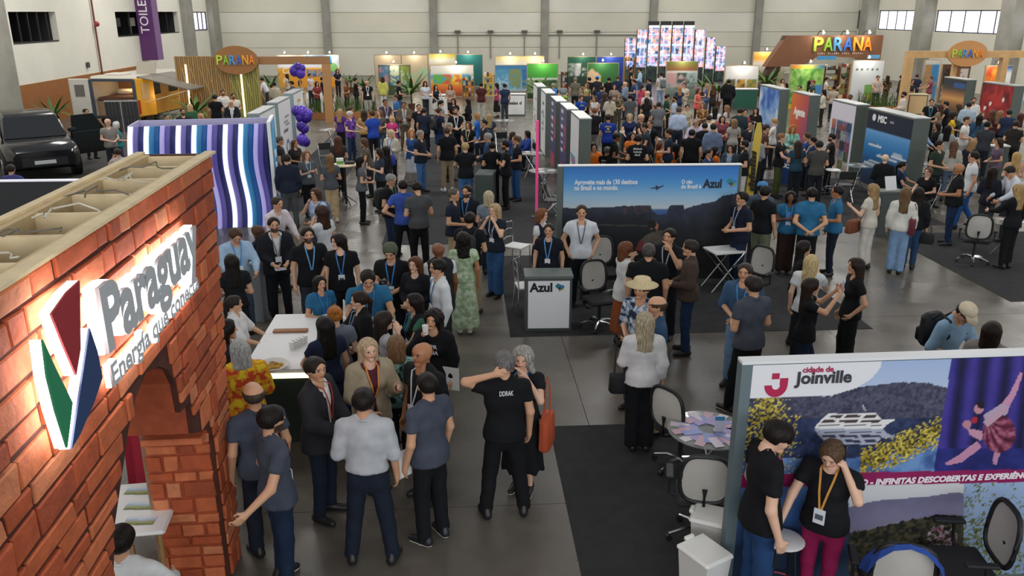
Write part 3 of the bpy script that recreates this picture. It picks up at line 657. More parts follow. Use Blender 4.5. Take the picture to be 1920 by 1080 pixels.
t, L_, zt = far_panel(518, 636, 103, 57.5, bands((0, 'e39a2c'), (.45, 'eaa532'), (.62, 'f0b040'), (.63, 'e8eaee'), (.78, 'd8e4ee'), (1, 'e8e4dc'), photos=None), 'stand wall in orange and white with a green round seal at the far left', (.15, .52, .86))
text('Conhe', .5, t, .3, .95, -.02, mat('f4e6c8', .5), bold=.01); text('Pa', .5, t, .3, .3, -.02, mat('f4e6c8', .5), bold=.01)
B(1.9, 3.6, -.03, -.01, 1.55, 2.1).build('blue_sign', mat('3c8fd0', .5), t); MB().cyl((L_-.45, -.03, 1.35), (L_-.45, -.01, 1.35), .28, n=20).build('round_seal', mat('8fcf7a', .5), t)
for k in range(3): printed(t, 1.9+k*.75, 2.55+k*.75, .75, 1.2, -.02, lambda u, v, k=k: ramp(fbm(u, v, 5, k+3), (.3, '3b3f80'), (.5, '7fa0c8'), (.7, 'c8904a')), .1, 'photo')
far_panel(701, 752, 103, 58, bands((0, 'b7a48a'), (1, 'c9b596')), 'beige stand wall with a small crest, left of the green map', (.48,), frame='8a7458')
far_panel(752, 802, 103, 58, lambda u, v: np.where((fbm(u, v, 6, 2) > .5)[..., None] & ((v < .62) & (v > .2))[..., None], srgb('a9c8a0'), np.tile(srgb('c9b596'), u.shape+(1,))), 'beige stand wall printed with a pale green map', (.5,), frame='8a7458')
far_panel(803, 854, 101, 58, bands((0, '3a8fc8'), (.45, '4aa0d8'), (.5, 'c88a3c'), (.68, 'd8c8a8'), (.8, 'e8e4d8'), (1, 'd8c03c')), 'stand wall with yellow header and blue lower half', (.45,))
far_panel(855, 905, 102, 58, bands((0, '1c5f60'), (1, '2f7f7c')), 'plain teal stand wall under one spotlight', (.45,))
far_panel(708, 770, 121, 51.5, bands((0, '3a4a34'), (1, '3f4a3c'), photos=3, pv=(.35, .95), pal=('7a8a3a', 'c07a8a', '3f6f8a', 'b9c0a0')), 'low panel with three landscape photographs before the beige wall', (.5,))
t, L_, zt = far_panel(806, 888, 122, 51, bands((0, '8a4a2a'), (.25, 'd86a2c'), (.5, 'e8b83c'), (.62, '3fa0c8'), (.75, 'e4e0d0'), (1, 'f0ece4'), seed=4, photos=4, pv=(.4, .72), pal=('e8c83c', '3a9ad0', '6ab04a', 'd84a3a')), 'bright multicolour poster wall behind the white counter', (.6,))
far_panel(928, 1021, 105, 57, bands((0, '8fb8d8'), (.3, 'c8d8e4'), (.62, '4a90c8'), (.7, 'eceae2'), (1, 'f0d890')), 'white and yellow header wall with blue base', (.3, .8))
far_panel(928, 1003, 122, 54, bands((0, 'a9c4d4'), (1, '3f86b8'), photos=3, pv=(.08, .85), pal=('2f78b8', 'd8e4ea', '5aa0c4', '8a9a6a')), 'white framed wall of blue seaside photographs')
far_panel(988, 1047, 119, 49, bands((0, '24361c'), (.5, '33502a'), (.58, 'e0e8d8'), (.62, '3f9a34'), (1, '58b044'), seed=6, photos=2, pv=(.15, .55), pal=('2c4422', 'c8d0c0', '5a7a3a')), 'green headed panel with two garden photographs', (.5,))
far_panel(1064, 1118, 106, 57, bands((0, '2a3a2c'), (1, '24604a'), seed=2, photos=4, pv=(.35, .8), pal=('d8dcd4', '3a5a44', 'a8b0a8')), 'dark green stand wall with tilted white cards', (.52,))
far_panel(1118, 1170, 106, 57, bands((0, '243a8a'), (1, '2f4fb0')), 'royal blue stand wall next to the dark green one', (.5,))
def cream(u, v):
    im = ramp(v, (0, '2f5a30'), (1, '3c7a3c')); put(im, inpoly(u, v, [(0, 0), (0, .75), (.1, .85), (.4, .65), (.42, 0)]), 'd8b890'); put(im, np.hypot(u-.55, (v-.3)) < .12, 'c8a888'); put(im, np.hypot(u-.85, v-.3) < .12, 'd8b890'); return im
far_panel(1102, 1161, 118, 50, cream, 'green panel with cream mountain shapes', (.45,))
far_panel(1250, 1310, 115, 48, bands((0, '5a6a60'), (.55, 'a9b8b0'), (.74, 'd8dcd4'), (.76, '9a5a3a'), (1, '7a8a3a'), seed=8, photos=3, pv=(.3, .72), pal=('3f5a50', 'a8b8b4', 'd4a0a0')), 'panel with rust and green header and misty hill photographs', (.5,))
far_panel(1360, 1424, 123, 46, bands((0, 'd8d0c4'), (.3, 'd8a884'), (.6, 'e6e4e2'), (1, 'f0eeec'), seed=9, photos=3, pv=(.3, .62), pal=('c8a03c', '7a8a4a', '6a4a3a')), 'white panel with three golden hill photographs', (.5,))
far_panel(1413, 1474, 97, 52, bands((0, '8a8a70'), (.5, 'b8b89a'), (.72, 'e8e4dc'), (.85, 'e8a23c'), (1, 'f0c068')), 'white stand wall with orange header left of the brown gate', (.35, .85))
def mapg(u, v):
    n = fbm(u, v, 9, 5); im = ramp(n, (.3, '4f8a3a'), (.5, '7fb450'), (.7, 'a8c878')); put(im, (u > .72-.3*(v-.2)) & (v < .55), '4f86b8'); put(im, v > .92, ramp(u, (0, 'e08a2c'), (.5, 'e8c83c'), (1, '3f86b8'))); put(im, v < .1, 'd8c030'); return im
far_panel(1483, 1547, 121, 43, mapg, 'tall panel with a green regional map', (.5,), cell=.05)
def mapw(u, v):
    im = np.tile(srgb('d9dee0'), u.shape+(1,)); put(im, (np.abs(u-.62) < .16) & (np.abs(v-.38) < .12), '7fae5a'); put(im, (np.abs(u-.66) < .14) & (np.abs(v-.24) < .05), 'd8c84a')
    for k in range(5): put(im, np.hypot(u-.15-k*.16, (v-.82)*1.6) < .035, '4a5260')
    return im
far_panel(1600, 1660, 113, 43, mapw, 'white panel with a small green map and row of dots', (.4,), cell=.05)
far_panel(1850, 1900, 123, 41, lambda u, v: np.where((u < .45)[..., None], ramp(fbm(u, v, 6, 3), (.3, 'b8401c'), (.6, 'e88a2c')), ramp(v, (0, '4a86b0'), (.5, 'e4e8ea'), (.85, 'dfe6ea'), (1, '2f5aa0'))), 'orange and white panel under the timber frame', (.3,), cell=.06)
far_panel(1735, 1765, 112, 43.5, bands((0, 'c8d0c8'), (.5, '4a9ad0'), (1, 'e0dcd0'), photos=2, pv=(.1, .9), pal=('3f8ac4', 'd8c8a0', 'b0885a')), 'narrow bright photo panel inside the timber frame', cell=.06)
far_panel(1768, 1822, 120, 44, bands((0, '9a7a50'), (1, '5a4030'), photos=3, pv=(.1, .9), pal=('8a5a34', 'd8d0c8', '3a2a22')), 'brown panel with food photographs behind the oval sign', cell=.06)
# brown gate with the coloured name
LETC = ['b8d84a', '8fc43f', '4f9ad8', '3a6fd0', 'f0a83a', 'ef8a2c']
def parana(par, x, z_, y, fw, fh, ext=.05):
    for k, ch in enumerate('PARANA'):
        text(ch, fh*1.35, par, x+k*fw/6, z_, y, mat(LETC[k], .5), 'letter', ext, .02*fh, fitw=fw/6*.93, fith=fh)
pg, pL = along('brown_gate', 'large brown slanted stand gate with rainbow coloured name lettering', 'stand', at(1476, 67, 3.5)[:2], at(1657, 66, 3.5)[:2])
BR = mat('7d5238', .6, noise=.08, nscale=2); zb = zpx(113, 51.2)
polymesh('fascia', [(0, 3.5), (pL, 3.5), (pL, zpx(120, 51)), (pL-1.6, zpx(110, 51.2)), (2.2, zpx(105, 51.2)), (1.2, zpx(125, 51.2)), (-1.2, zpx(125, 51.2))], 0, .5, BR, pg)
polymesh('slanted_leg', [(-.05, 3.5), (.35, 3.5), (-.7, 0), (-1.75, 0)], .05, .5, mat('4a2f22', .6), pg); B(pL-.35, pL, .05, .5, 0, zpx(119, 51)).build('leg', BR, pg)
parana(pg, 1.75, 2.62, -.06, 3.9, .78); text('ıılı lııılı ılıı lıılıı', .16, pg, 2.1, 2.42, -.01, mat('e8dccf', .5), fitw=3.0)
for u in (2.0, 3.55, 5.0):
    MB().tube([(u, .1, 3.5), (u, -.1, 3.75), (u, -.5, 3.75)], .03, 6).build('lamp_arm', mat('333333', .5), pg); MB().cyl((u, -.5, 3.8), (u, -.6, 3.64), .04, .08, 10).build('spot_head', mat('fff0d0', .4, emit=2.2), pg)
    l = bpy.data.lights.new('spot', 'POINT'); l.energy = 30; l.color = (1, .86, .62); l.shadow_soft_size = .12; o = bpy.data.objects.new('spot', l); C.objects.link(o); o.parent = pg; o.location = (u, -.5, 3.45)
B(1.9, 3.1, -.4, -.32, zpx(112, 51.2), zpx(105, 51.2)).build('blue_sign', mat('4a9ad4', .5), pg); B(5.2, 6.0, -.4, -.32, zpx(111, 51.2), zpx(104, 51.2)).build('blue_sign', mat('6aaede', .5), pg)
# timber frame with oval sign (right) and slatted wall with oval sign (left)
OAK = mat('c8a06c', .65, noise=.1, nscale=3)
def oval(par, cx, cz, a, b, y, m, fw, fh):
    t_ = np.linspace(0, 2*PI, 33)[:-1]; MB().prism([(cx+a*math.cos(q), cz+b*math.sin(q)) for q in t_], y, y-.08, 'y').build('oval_board', m, par); parana(par, cx-fw/2, cz-fh*.45, y-.1, fw, fh, .02)
tf, tL = along('timber_frame', 'light timber portal frame carrying an oval name sign on the right', 'frame', aty(1703, 99, 39.7)[:2], aty(1925, 99, 39.7)[:2])
tz = zpx(98, 39.7)
B(0, tL+2, 0, .3, tz-.32, tz).build('beam', OAK, tf); B(0, .35, 0, .32, 0, tz-.32).build('post', OAK, tf); B(4.75, 5.05, 0, .32, 0, tz-.32).build('post', OAK, tf)
B(2.4, 2.6, .1, .3, 0, tz-.32).build('post', OAK, tf)
oval(tf, 2.88, zpx(103, 39.7), .98, .6, -.02, mat('c68f58', .6, noise=.05), 1.55, .36)
sw, sL = along('slatted_wall', 'brown slatted wall with an oval name sign and a beam to the right', 'wall panel', aty(325, 104, 39)[:2], aty(481, 104, 39)[:2])
sz = zpx(104, 39)
B(0, sL, .05, .2, 0, sz).build('backing', mat('9a7a4a', .7), sw)
for q in range(38): B(q*sL/38+.01, (q+1)*sL/38-.012, 0, .05, 0, sz).build('slat', mat(('a5824f', '97754a')[q % 2] if q < 25 else ('8c8a45', '9a9450')[q % 2], .7), sw)
for q in range(9): MB().tube([(.3+q*.38, -.02, sz-.5), (.55+q*.38+.12*(q % 3), -.02, sz-1.9)], .012, 5).build('cord', mat('c9b27c', .6), sw)
for q in (.45, 2.85): B(q, q+.06, -.04, 0, .3, sz-.35).build('light_strip', mat('fff4cc', .4, emit=3), sw)
B(sL, sL+3.2, 0, .3, sz-.36, sz-.02).build('beam', mat('9a7048', .65), sw); B(sL+2.85, sL+3.2, 0, .3, 0, sz-.36).build('post', mat('b08252', .65), sw)
oval(sw, 2.75, zpx(111, 39), .98, .62, -.05, mat('9a6a3c', .6, noise=.05), 1.7, .4)
# LED columns
rs = np.random.RandomState(4)
ld = thing('led_tower', 'cluster of tall glowing screen columns in violet, pink and orange', 'screen', (float(aty(1175, 90, 61)[0]), 61, 0))
k = 1/float(aty(1001, 90, 61)[0]-aty(1000, 90, 61)[0]); tops = [103-13, 72+0, 56, 51, 51, 51, 51, 56, 72, 88]; xs_ = [1175, 1197, 1218, 1241, 1263, 1284, 1306, 1327, 1345]
xp = [(1173, 1192, 72), (1196, 1214, 56), (1217, 1236, 51), (1240, 1259, 51), (1262, 1281, 51), (1284, 1302, 51), (1305, 1323, 56), (1326, 1342, 71), (1344, 1361, 88)]
def led(seed):
    def f(u, v):
        n = fbm(u*.7, v*3, 5, seed); im = ramp(n, (.25, '2a2f5a'), (.42, '5a86a0'), (.52, 'c88aa0'), (.62, 'f09068'), (.75, 'e8dcf4'))
        put(im, (v > .3) & ((np.abs((v*5.2) % 1-.5) < .07) | (np.abs(u-.3) < .06) | (np.abs(u-.75) < .04)), 'aebcff'); put(im, (v < .5) & (np.abs(u-.5-np.sin(v*20+seed)*.3) < .06), '8fa4ff')
        put(im, v < .28, ramp(fbm(u, v, 6, seed), (.3, '0e1418'), (.7, '2c3a30'))); return im
    return f
for q, (a, b, yt) in enumerate(xp):
    xa = float(aty(a, yt, 61)[0])-ld.location.x; xb = float(aty(b, yt, 61)[0])-ld.location.x; zt = zpx(yt, 61)
    B(xa, xb, .02, .3, 0, zt).build('column_body', mat('202226', .5), ld); printed(ld, xa, xb, .1, zt, .015, led(q), .07, 'screen_face', M_SCREEN)
    if 2 <= q <= 5: B(xa, xb, 0, .3, zt, zpx(40, 61)).build('black_top', mat('2b2b2c', .6), ld)
    if 2 <= q <= 5: B(xa, xb, -.01, 0, zt-.02, zt+.1).build('light_bar', mat('ffffff', .4, emit=3), ld)
# ================================================================ furniture builders
CHR = mat('d4d6d8', .18, metal=1.); BLK = mat('1b1b1d', .5); WHT = mat('e9e9e7', .45); GRY = mat('4f5653', .6); MESH = mat('b9b5ae', .7, noise=.05, nscale=200); GLS = mat('aeb4b0', .08, alpha=.45)
_ch = {}
def put_tree(key, maker, loc, rz, label, cat, group=None, name=None):
    if key not in _ch:
        r = maker(); _ch[key] = r; r.location = tuple(map(float, loc)); r.rotation_euler = (0, 0, rz)
    else: r = copy_tree(_ch[key], None, loc, rz)
    r['label'] = label; r['category'] = cat
    if group: r['group'] = group
    OBST.append(('c', float(loc[0]), float(loc[1]), .2)); return r
def office_chair():
    t = thing('office_chair', 'x', 'chair')
    MB().box(-.24, .24, -.24, .22, .44, .51, c=.03).build('seat', mat('1e1e20', .8), t, True)
    fr = []
    for a in np.linspace(0, 2*PI, 25)[:-1]:
        ca, sa = math.cos(a), math.sin(a); x = .225*math.copysign(abs(ca)**.6, ca); z = .8+.25*math.copysign(abs(sa)**.7, sa); fr.append((x*(1-.12*(z-.8)), .25+.09*(z-.55)-.1*x*x*4*.3, z))
    MB().tube(fr, .022, 8, True).build('back_frame', BLK, t, True)
    c = np.array(fr); V = np.vstack([c, c*(.5)+c.mean(0)*.5+(0, .03, 0), c.mean(0)[None]+(0, .045, 0)]); n = 24
    f = [(i, (i+1) % n, n+(i+1) % n, n+i) for i in range(n)]+[(n+i, n+(i+1) % n, 2*n) for i in range(n)]
    MB().add(V, f).build('mesh_back', MESH, t, True)
    MB().tube([(0, .2, .46), (0, .32, .5), (0, .31, .72)], .025, 8).build('back_support', BLK, t, True)
    for s in (-1, 1):
        MB().tube([(s*.25, .05, .47), (s*.31, .05, .5), (s*.31, .03, .68)], .016, 7).box(s*.31-.035, s*.31+.035, -.14, .12, .68, .71, c=.01).build('armrest', BLK, t)
    MB().cyl((0, 0, .1), (0, 0, .44), .025).build('gas_column', BLK, t)
    for k in range(5):
        a = k*2*PI/5+.3; e = (.3*math.cos(a), .3*math.sin(a)); l = MB().tube([(0, 0, .11), (e[0]*.5, e[1]*.5, .115), (e[0], e[1], .07)], [.028, .022, .016], 7).build('base_leg', CHR, t, True)
        MB().cyl((e[0]-.02*math.sin(a), e[1]+.02*math.cos(a), .03), (e[0]+.02*math.sin(a), e[1]-.02*math.cos(a), .03), .03, n=10).build('caster', BLK, l)
    return t
def chrome_stool():
    t = thing('bar_stool', 'x', 'stool'); MB().lathe([(.01, .74), (.19, .75), (.2, .77), (.18, .785), (.01, .785)], n=20).build('seat', WHT, t, True)
    for k in range(4):
        a = PI/4+k*PI/2; MB().cyl((.12*math.cos(a), .12*math.sin(a), .75), (.22*math.cos(a), .22*math.sin(a), 0), .012, n=7).build('leg', CHR, t)
    MB().tube([(.19*math.cos(q), .19*math.sin(q), .28) for q in np.linspace(0, 2*PI, 17)[:-1]], .009, 6, True).build('foot_ring', CHR, t); return t
def chrome_chair():
    t = thing('chrome_chair', 'x', 'chair'); B(-.2, .2, -.2, .2, .45, .48, c=.012).build('seat', WHT, t)
    for sx in (-1, 1):
        MB().tube([(sx*.19, -.19, .46), (sx*.2, -.2, 0)], .012, 7).build('leg', CHR, t); MB().tube([(sx*.19, .22, 0), (sx*.19, .19, .46), (sx*.18, .22, .92)], .012, 7).build('leg', CHR, t)
    for z in (.6, .76, .9): MB().tube([(-.18, .21, z), (0, .225, z+.02), (.18, .21, z)], .01, 6).build('back_rail', CHR, t)
    for x in (-.09, 0, .09): MB().cyl((x, .215, .6), (x, .22, .91), .007, n=6).build('back_spindle', CHR, t)
    MB().box(-.19, .19, -.01, .01, .2, .215).build('stretcher', CHR, t); return t
def folding_chair():
    t = thing('folding_chair', 'x', 'chair'); B(-.21, .21, -.2, .2, .43, .46, c=.012).build('seat', BLK, t)
    MB().box(-.21, .21, .2, .23, .62, .84, c=.012).build('backrest', BLK, t)
    for s in (-1, 1):
        MB().tube([(s*.21, -.26, 0), (s*.21, .1, .5), (s*.21, .23, .84)], .012, 6).build('leg', CHR, t); MB().tube([(s*.19, .28, 0), (s*.19, -.15, .44)], .012, 6).build('leg', CHR, t)
    return t
def glass_table(r=.42, h=.74):
    t = thing('glass_table', 'x', 'table'); MB().cyl((0, 0, h-.012), (0, 0, h), r, n=28).build('glass_top', GLS, t)
    for k in range(3):
        a = k*2*PI/3+.4; MB().cyl((.26*math.cos(a), .26*math.sin(a), 0), (-.2*math.cos(a), -.2*math.sin(a), h-.012), .016, n=8).build('leg', CHR, t)
    MB().tube([(.07*math.cos(q), .07*math.sin(q), h*.52) for q in np.linspace(0, 2*PI, 13)[:-1]], .01, 6, True).build('ring', CHR, t); return t
def bar_table():
    t = thing('bar_table', 'x', 'table'); MB().lathe([(.01, 1.05), (.33, 1.05), (.34, 1.065), (.33, 1.08), (.01, 1.08)], n=24).build('table_top', mat('d9c49c', .5), t)
    MB().cyl((0, 0, .03), (0, 0, 1.05), .03).build('column', BLK, t)
    for k in range(4):
        a = k*PI/2+.5; MB().tube([(0, 0, .25), (.3*math.cos(a), .3*math.sin(a), .015)], .014, 6).build('leg', BLK, t)
    return t
def counter(pl, pr, zt, front, top, label, depth=.45, body=None, words=None, name='counter', panel=None):
    """front foot corners given in pixels"""
    a = at(*pl)[:2]; b = at(*pr)[:2]; t, L_ = along(name, label, 'counter', a, b)
    B(0, L_, 0, depth, 0, zt-.04).build('body', body or GRY, t); B(-.015, L_+.015, -.015, depth+.015, zt-.04, zt).build('worktop', top, t)
    B(.04, L_-.04, -.012, -.001, .06, zt-.08).build('front_panel', front, t)
    OBST.append(('b', t.location.x, t.location.y, t.rotation_euler.z, L_, depth))
    if words: text(words[0], .2, t, words[1]*L_, words[2], -.016, words[3], bold=.006, fitw=words[4])
    return t, L_
def OC(px, py, face, label, z=1.05, grp='grey mesh office chairs', key='oc', mk=office_chair, cat='chair'):
    g = at(px, py, z); th_ = math.atan2(-g[1], -g[0])+R(face); bo = {'oc': .28, 'cc': .2, 'fc': .22}.get(key, 0); g = g-np.array((bo*-math.sin(th_+PI/2), bo*math.cos(th_+PI/2), 0)); return put_tree(key, mk, (g[0], g[1], .006), th_+PI/2, label, cat, grp)
# ---- sky panel booth
t, L_ = counter((985, 622), (1071, 621), .93, mat('d9dcde', .4, emit=.12), mat('6a7370', .5), 'grey counter with white front and dark airline name before the sky panel', .42)
text('Azul', .2, t, .06, .68, -.016, DK, bold=.008, fitw=.36); brasil(t, .46, .68, .15, -.013)
OC(1127, 449, 20, 'grey mesh office chair right behind the person in white polo', 1.0); OC(1113, 491, 25, 'grey mesh office chair in front of the person in white polo', 1.03); OC(1432, 466, 330, 'pale backed office chair at the right end of the sky panel', 1.02)
OC(968, 486, 100, 'chrome chair with white seat left of the white fronted counter', .94, 'chrome chairs', 'cc', chrome_chair); OC(952, 415, 60, 'chrome chair standing behind the person in flared jeans', .94, 'chrome chairs', 'cc', chrome_chair)
tb = thing('folding_table', 'white topped table on crossed chrome legs before the sky panel right end', 'table', at(1352, 540)*(1, 1, 0), .2)
B(-.3, .3, -.25, .25, .72, .745).build('table_top', WHT, tb)
for s in (-1, 1):
    MB().cyl((-.3, s*.2, 0), (.3, s*.2, .72), .017).build('leg', CHR, tb); MB().cyl((.3, s*.2, 0), (-.3, s*.2, .72), .017).build('leg', CHR, tb)
g = at(1006, 407); pk = thing('pink_pole', 'thin glowing pink pole left of the sky panel', 'pole', g)
MB().cyl((0, 0, .02), (0, 0, float(aty(1010, 226, g[1])[2])), .035, n=10).build('tube', mat('d0427c', .4, emit=.5), pk); MB().cyl((0, 0, 0), (0, 0, .02), .14, n=16).build('base', BLK, pk)
g = at(1402, 384); fb = thing('feather_banner', 'narrow yellow banner with dark brush lettering at the sky panel right end', 'banner', g, .1); fz = float(aty(1410, 230, g[1])[2])
V = []; n_ = 14
for i in range(n_): z_ = .25+(fz-.25)*i/(n_-1); x_ = .02+.09*z_/fz; ww = .11*(1-.5*max(0, i-11)/2); V += [(x_-ww, .02*math.sin(z_*3), z_), (x_+ww, .02*math.sin(z_*3), z_)]
MB().add(V, [(2*i, 2*i+1, 2*i+3, 2*i+2) for i in range(n_-1)]).build('flag', mat('d8bc4a', .6), fb); MB().tube([(-.11, 0, 0), (-.1, 0, fz*.5), (-.01, .01, fz)], .012, 6).build('mast', CHR, fb); MB().cyl((-.11, 0, 0), (-.11, 0, .02), .16).build('base', BLK, fb)
text('ılılııllıı', .22, fb, .13, .35, -.03, mat('2a2418', .6), rot=PI/2+.04, bold=.012, shear=.2, fitw=1.1)
# ---- river ship booth
g = at(1328, 806, .74); gt = put_tree('gt', glass_table, (g[0], g[1], .006), .3, 'round glass table covered with fanned leaflets beside the printed wall', 'table')
rr = random.Random(8); lf = B(-.05, .05, -.1, .1, 0, .002).mesh('leaflet', None); gx, gy = g[0], g[1]
for k in range(26):
    a = k*2*PI/26*1.0+.1; r_ = .2+.09*(k % 2); o = bpy.data.objects.new('leaflet', lf); C.objects.link(o)
    o.location = (gx+r_*math.cos(a), gy+r_*math.sin(a), .747+.0021*(k % 5)); o.rotation_euler = (0, 0, a+PI/2+rr.uniform(-.2, .2))
    if not lf.materials: lf.materials.append(None)
    o.material_slots[0].link = 'OBJECT'; o.material_slots[0].material = mat(('a79ac8', 'c9a6b4', '8f9ccf', 'd8ccd8')[k % 4], .5)
    tag(o, 'lilac leaflet in the fan on the round glass table', 'leaflet', 'fanned leaflets on the glass table')
ts = thing('table_sign', 'small blue and white upright card standing on the leaflets', 'sign', (float(at(1348, 808, .76)[0]), float(at(1348, 808, .76)[1]), .757), -.1)
B(-.05, .05, -.004, .004, 0, .17).build('card', mat('d9dcec', .5), ts); B(-.05, .05, -.007, -.004, .125, .17).build('blue_header', mat('3c8fc0', .5), ts); B(-.05, .05, -.02, .05, -.002, 0).build('foot', CHR, ts)
OC(1252, 729, 140, 'pale mesh office chair next to the glass table by the person in white blouse', 1.05); OC(1326, 862, 185, 'mesh office chair at the near side of the glass table', 1.02)
OC(1895, 945, 300, 'black office chair with pale back at the right picture edge', 1.08); oc = OC(1704, 1022, 195, 'office chair with a royal blue jacket hung over its back', 1.05)
jk = MB(); Vv = []
for i in range(9):
    a = PI*i/8; Vv += [(.27*math.cos(a), .3+.02, .78+.3*math.sin(a)), (.31*math.cos(a), .22, .74+.27*math.sin(a)), (.3*math.cos(a), .36, .62+.44*math.sin(a))]
for i in range(8): jk.add([Vv[3*i], Vv[3*i+1], Vv[3*i+4], Vv[3*i+3], Vv[3*i+2], Vv[3*i+5]], [(0, 1, 2, 3), (0, 3, 5, 4)])
jo = jk.build('jacket', mat('24489a', .8), None, True); jo.location = oc.location; jo.rotation_euler = oc.rotation_euler; tag(jo, 'royal blue jacket draped over the office chair back', 'jacket')
def bin_():
    t = thing('waste_bin', 'x', 'bin'); V = []; f = []
    for z, s in ((0, .8), (.5, 1)): V += [(-.14*s, -.17*s, z), (.14*s, -.17*s, z), (.14*s, .17*s, z), (-.14*s, .17*s, z)]
    MB().add(V, [(0, 1, 5, 4), (1, 2, 6, 5), (2, 3, 7, 6), (3, 0, 4, 7), (3, 2, 1, 0), (4, 5, 6, 7)]).build('body', mat('d6d5d0', .5), t); MB().box(-.16, .16, -.19, .19, .5, .55, c=.02).box(-.05, .05, .17, .21, .53, .57, c=.01).build('lid', mat('e2e1dc', .45), t); return t
g = at(1322, 1030, .55); put_tree('bin', bin_, (g[0], g[1], .006), .5, 'near white lidded waste bin beside the printed wall post', 'bin', 'white waste bins'); g = at(1345, 1008, .52); put_tree('bin', bin_, (g[0]+.05, g[1]+.3, .006), 1.1, 'farther white lidded waste bin touching the wall post', 'bin', 'white waste bins')
ws = thing('white_stool', 'white plastic stool on thin dark legs the person leans on', 'stool', at(1470, 1012, .68)*(1, 1, 0)+(0, 0, .006), .3)
MB().lathe([(.01, .64), (.14, .65), (.17, .675), (.15, .685), (.01, .675)], n=20).build('seat', mat('f2f2f2', .35), ws, True)
for k in range(4): a = k*PI/2+.4; MB().cyl((.1*math.cos(a), .1*math.sin(a), .65), (.18*math.cos(a), .18*math.sin(a), 0), .011, n=6).build('leg', BLK, ws)
MB().tube([(.15*math.cos(q), .15*math.sin(q), .24) for q in np.linspace(0, 2*PI, 13)[:-1]], .008, 6, True).build('foot_ring', mat('a03038', .4), ws)
# ---- right side
t, L_ = counter((1457, 345), (1480, 352), 1.0, mat('1c3c78', .5), mat('8a8f8c', .5), 'navy fronted counter with white ship line letters', .6)
text('MSC', .16, t, .05, .55, -.016, mat('eef2f6', .5), bold=.008, fitw=L_*.75)
OC(1840, 408, 185, 'mesh back office chair alone on the dark carpet at right', 1.0)
_ic, _ = counter((1640, 445), (1685, 445), 1.05, GRY, mat('5d6561', .5), 'grey counter with a slanted white notice by the two backs', .35, name='info_counter')
ns = thing('notice_stand', 'white printed notice sheet standing on the grey counter', 'notice', (_ic.location.x+.3, _ic.location.y+.12, 1.05), .2); MB().prism([(0, 0), (.02, 0), (.12, .3), (.1, .3)], -.14, .14, 'x').build('sheet', mat('dfe1e2', .5), ns)
counter((1752, 322), (1805, 325), 1.05, mat('16223a', .5), mat('747a78', .5), 'navy counter behind the person in light blue shirt', .5); counter((1838, 335), (1882, 336), 1.02, GRY, mat('d9dbd8', .5), 'grey counter with white top near the right edge', .6)
OC(1562, 318, 0, 'bar stool with white seat left of the navy ship panel', .78, 'bar stools', 'bs', chrome_stool)
for i, (x, y, f_, lb) in enumerate(((1592, 322, 200, 'black folding chair beside the white bar stool'), (1770, 316, 190, 'black folding chair behind the laughing person in black polo'), (1020, 345, 80, 'black folding chair at the round glass table behind the pink pole'), (900+40, 248, 10, 'black folding chair by the paper covered table left of the partitions'), (608, 268, 10, 'black folding chair in the balloon booth'), (1066, 338, 300, 'black folding chair right of the glass table behind the pink pole'))):
    OC(x, y, f_, lb, .84, 'black folding chairs', 'fc', folding_chair)
for i, (x, y, lb) in enumerate(((1020, 320, 'round glass table with papers behind the pink pole'), (1720, 306, 'round glass table before the cruise ship panel'), (995, 287, 'glass table in front of the seated person in blue'), (945, 226, 'glass table heaped with papers left of the partitions'), (620, 243, 'glass table in front of the planter beside the balloons'), (1610, 310, 'small glass table under the photo collage panel'), (1896, 416, 'glass table with leaflets by the lone office chair'))):
    g = at(x, y, .74); put_tree('gt', glass_table, (g[0], g[1], .006), i*.7, lb, 'table', 'glass tables')
    for k in range(3):
        o = B(-.1, .1, -.07, .07, 0, .004).build('paper_sheet', mat(('e6e6e4', 'd8c0b8', 'c8d0dc')[k], .5)); o.location = (g[0]+.2*math.cos(k*2.1+i), g[1]+.2*math.sin(k*2.1+i), .747); o.rotation_euler = (0, 0, k+i); tag(o, 'loose paper sheet on the '+lb.split(' in ')[0].split(' before ')[0], 'paper', 'sheets on glass tables')
# ---- centre
g = at(645, 308, 1.08); put_tree('bt', bar_table, (g[0], g[1], 0), 0, 'tall round bar table with wooden top and black legs', 'table')
lb_ = thing('leaflet_holder', 'green and white leaflet box on the tall bar table', 'leaflet box', (g[0]-.1, g[1], 1.08), .2); B(-.09, .09, -.06, .06, 0, .16).build('box', mat('e8eae4', .5), lb_); B(-.092, .092, -.063, -.06, .02, .09).build('green_band', mat('5aa040', .5), lb_)
hb = B(-.13, .13, -.08, .08, 0, .07, c=.015).build('dark_bag', mat('2a2426', .6)); hb.location = (g[0]+.14, g[1]+.05, 1.08); tag(hb, 'small dark pouch lying on the tall bar table', 'pouch')
counter((892, 402), (922, 403), 1.02, mat('465450', .6), mat('5d6a66', .5), 'dark green grey counter among the people in black', .7)
counter((1163, 305), (1206, 305), 1.0, GRY, mat('9a9f9c', .5), 'grey counter with white box behind the blue back print shirt', .5); counter((1205, 318), (1238, 318), .95, GRY, mat('8a8f8c', .5), 'low grey counter next to the person in orange', .5)
ft, fL = counter((1332, 290), (1372, 288), 1.0, GRY, mat('7c827f', .5), 'grey table heaped with food packets behind the yellow banner', .6)
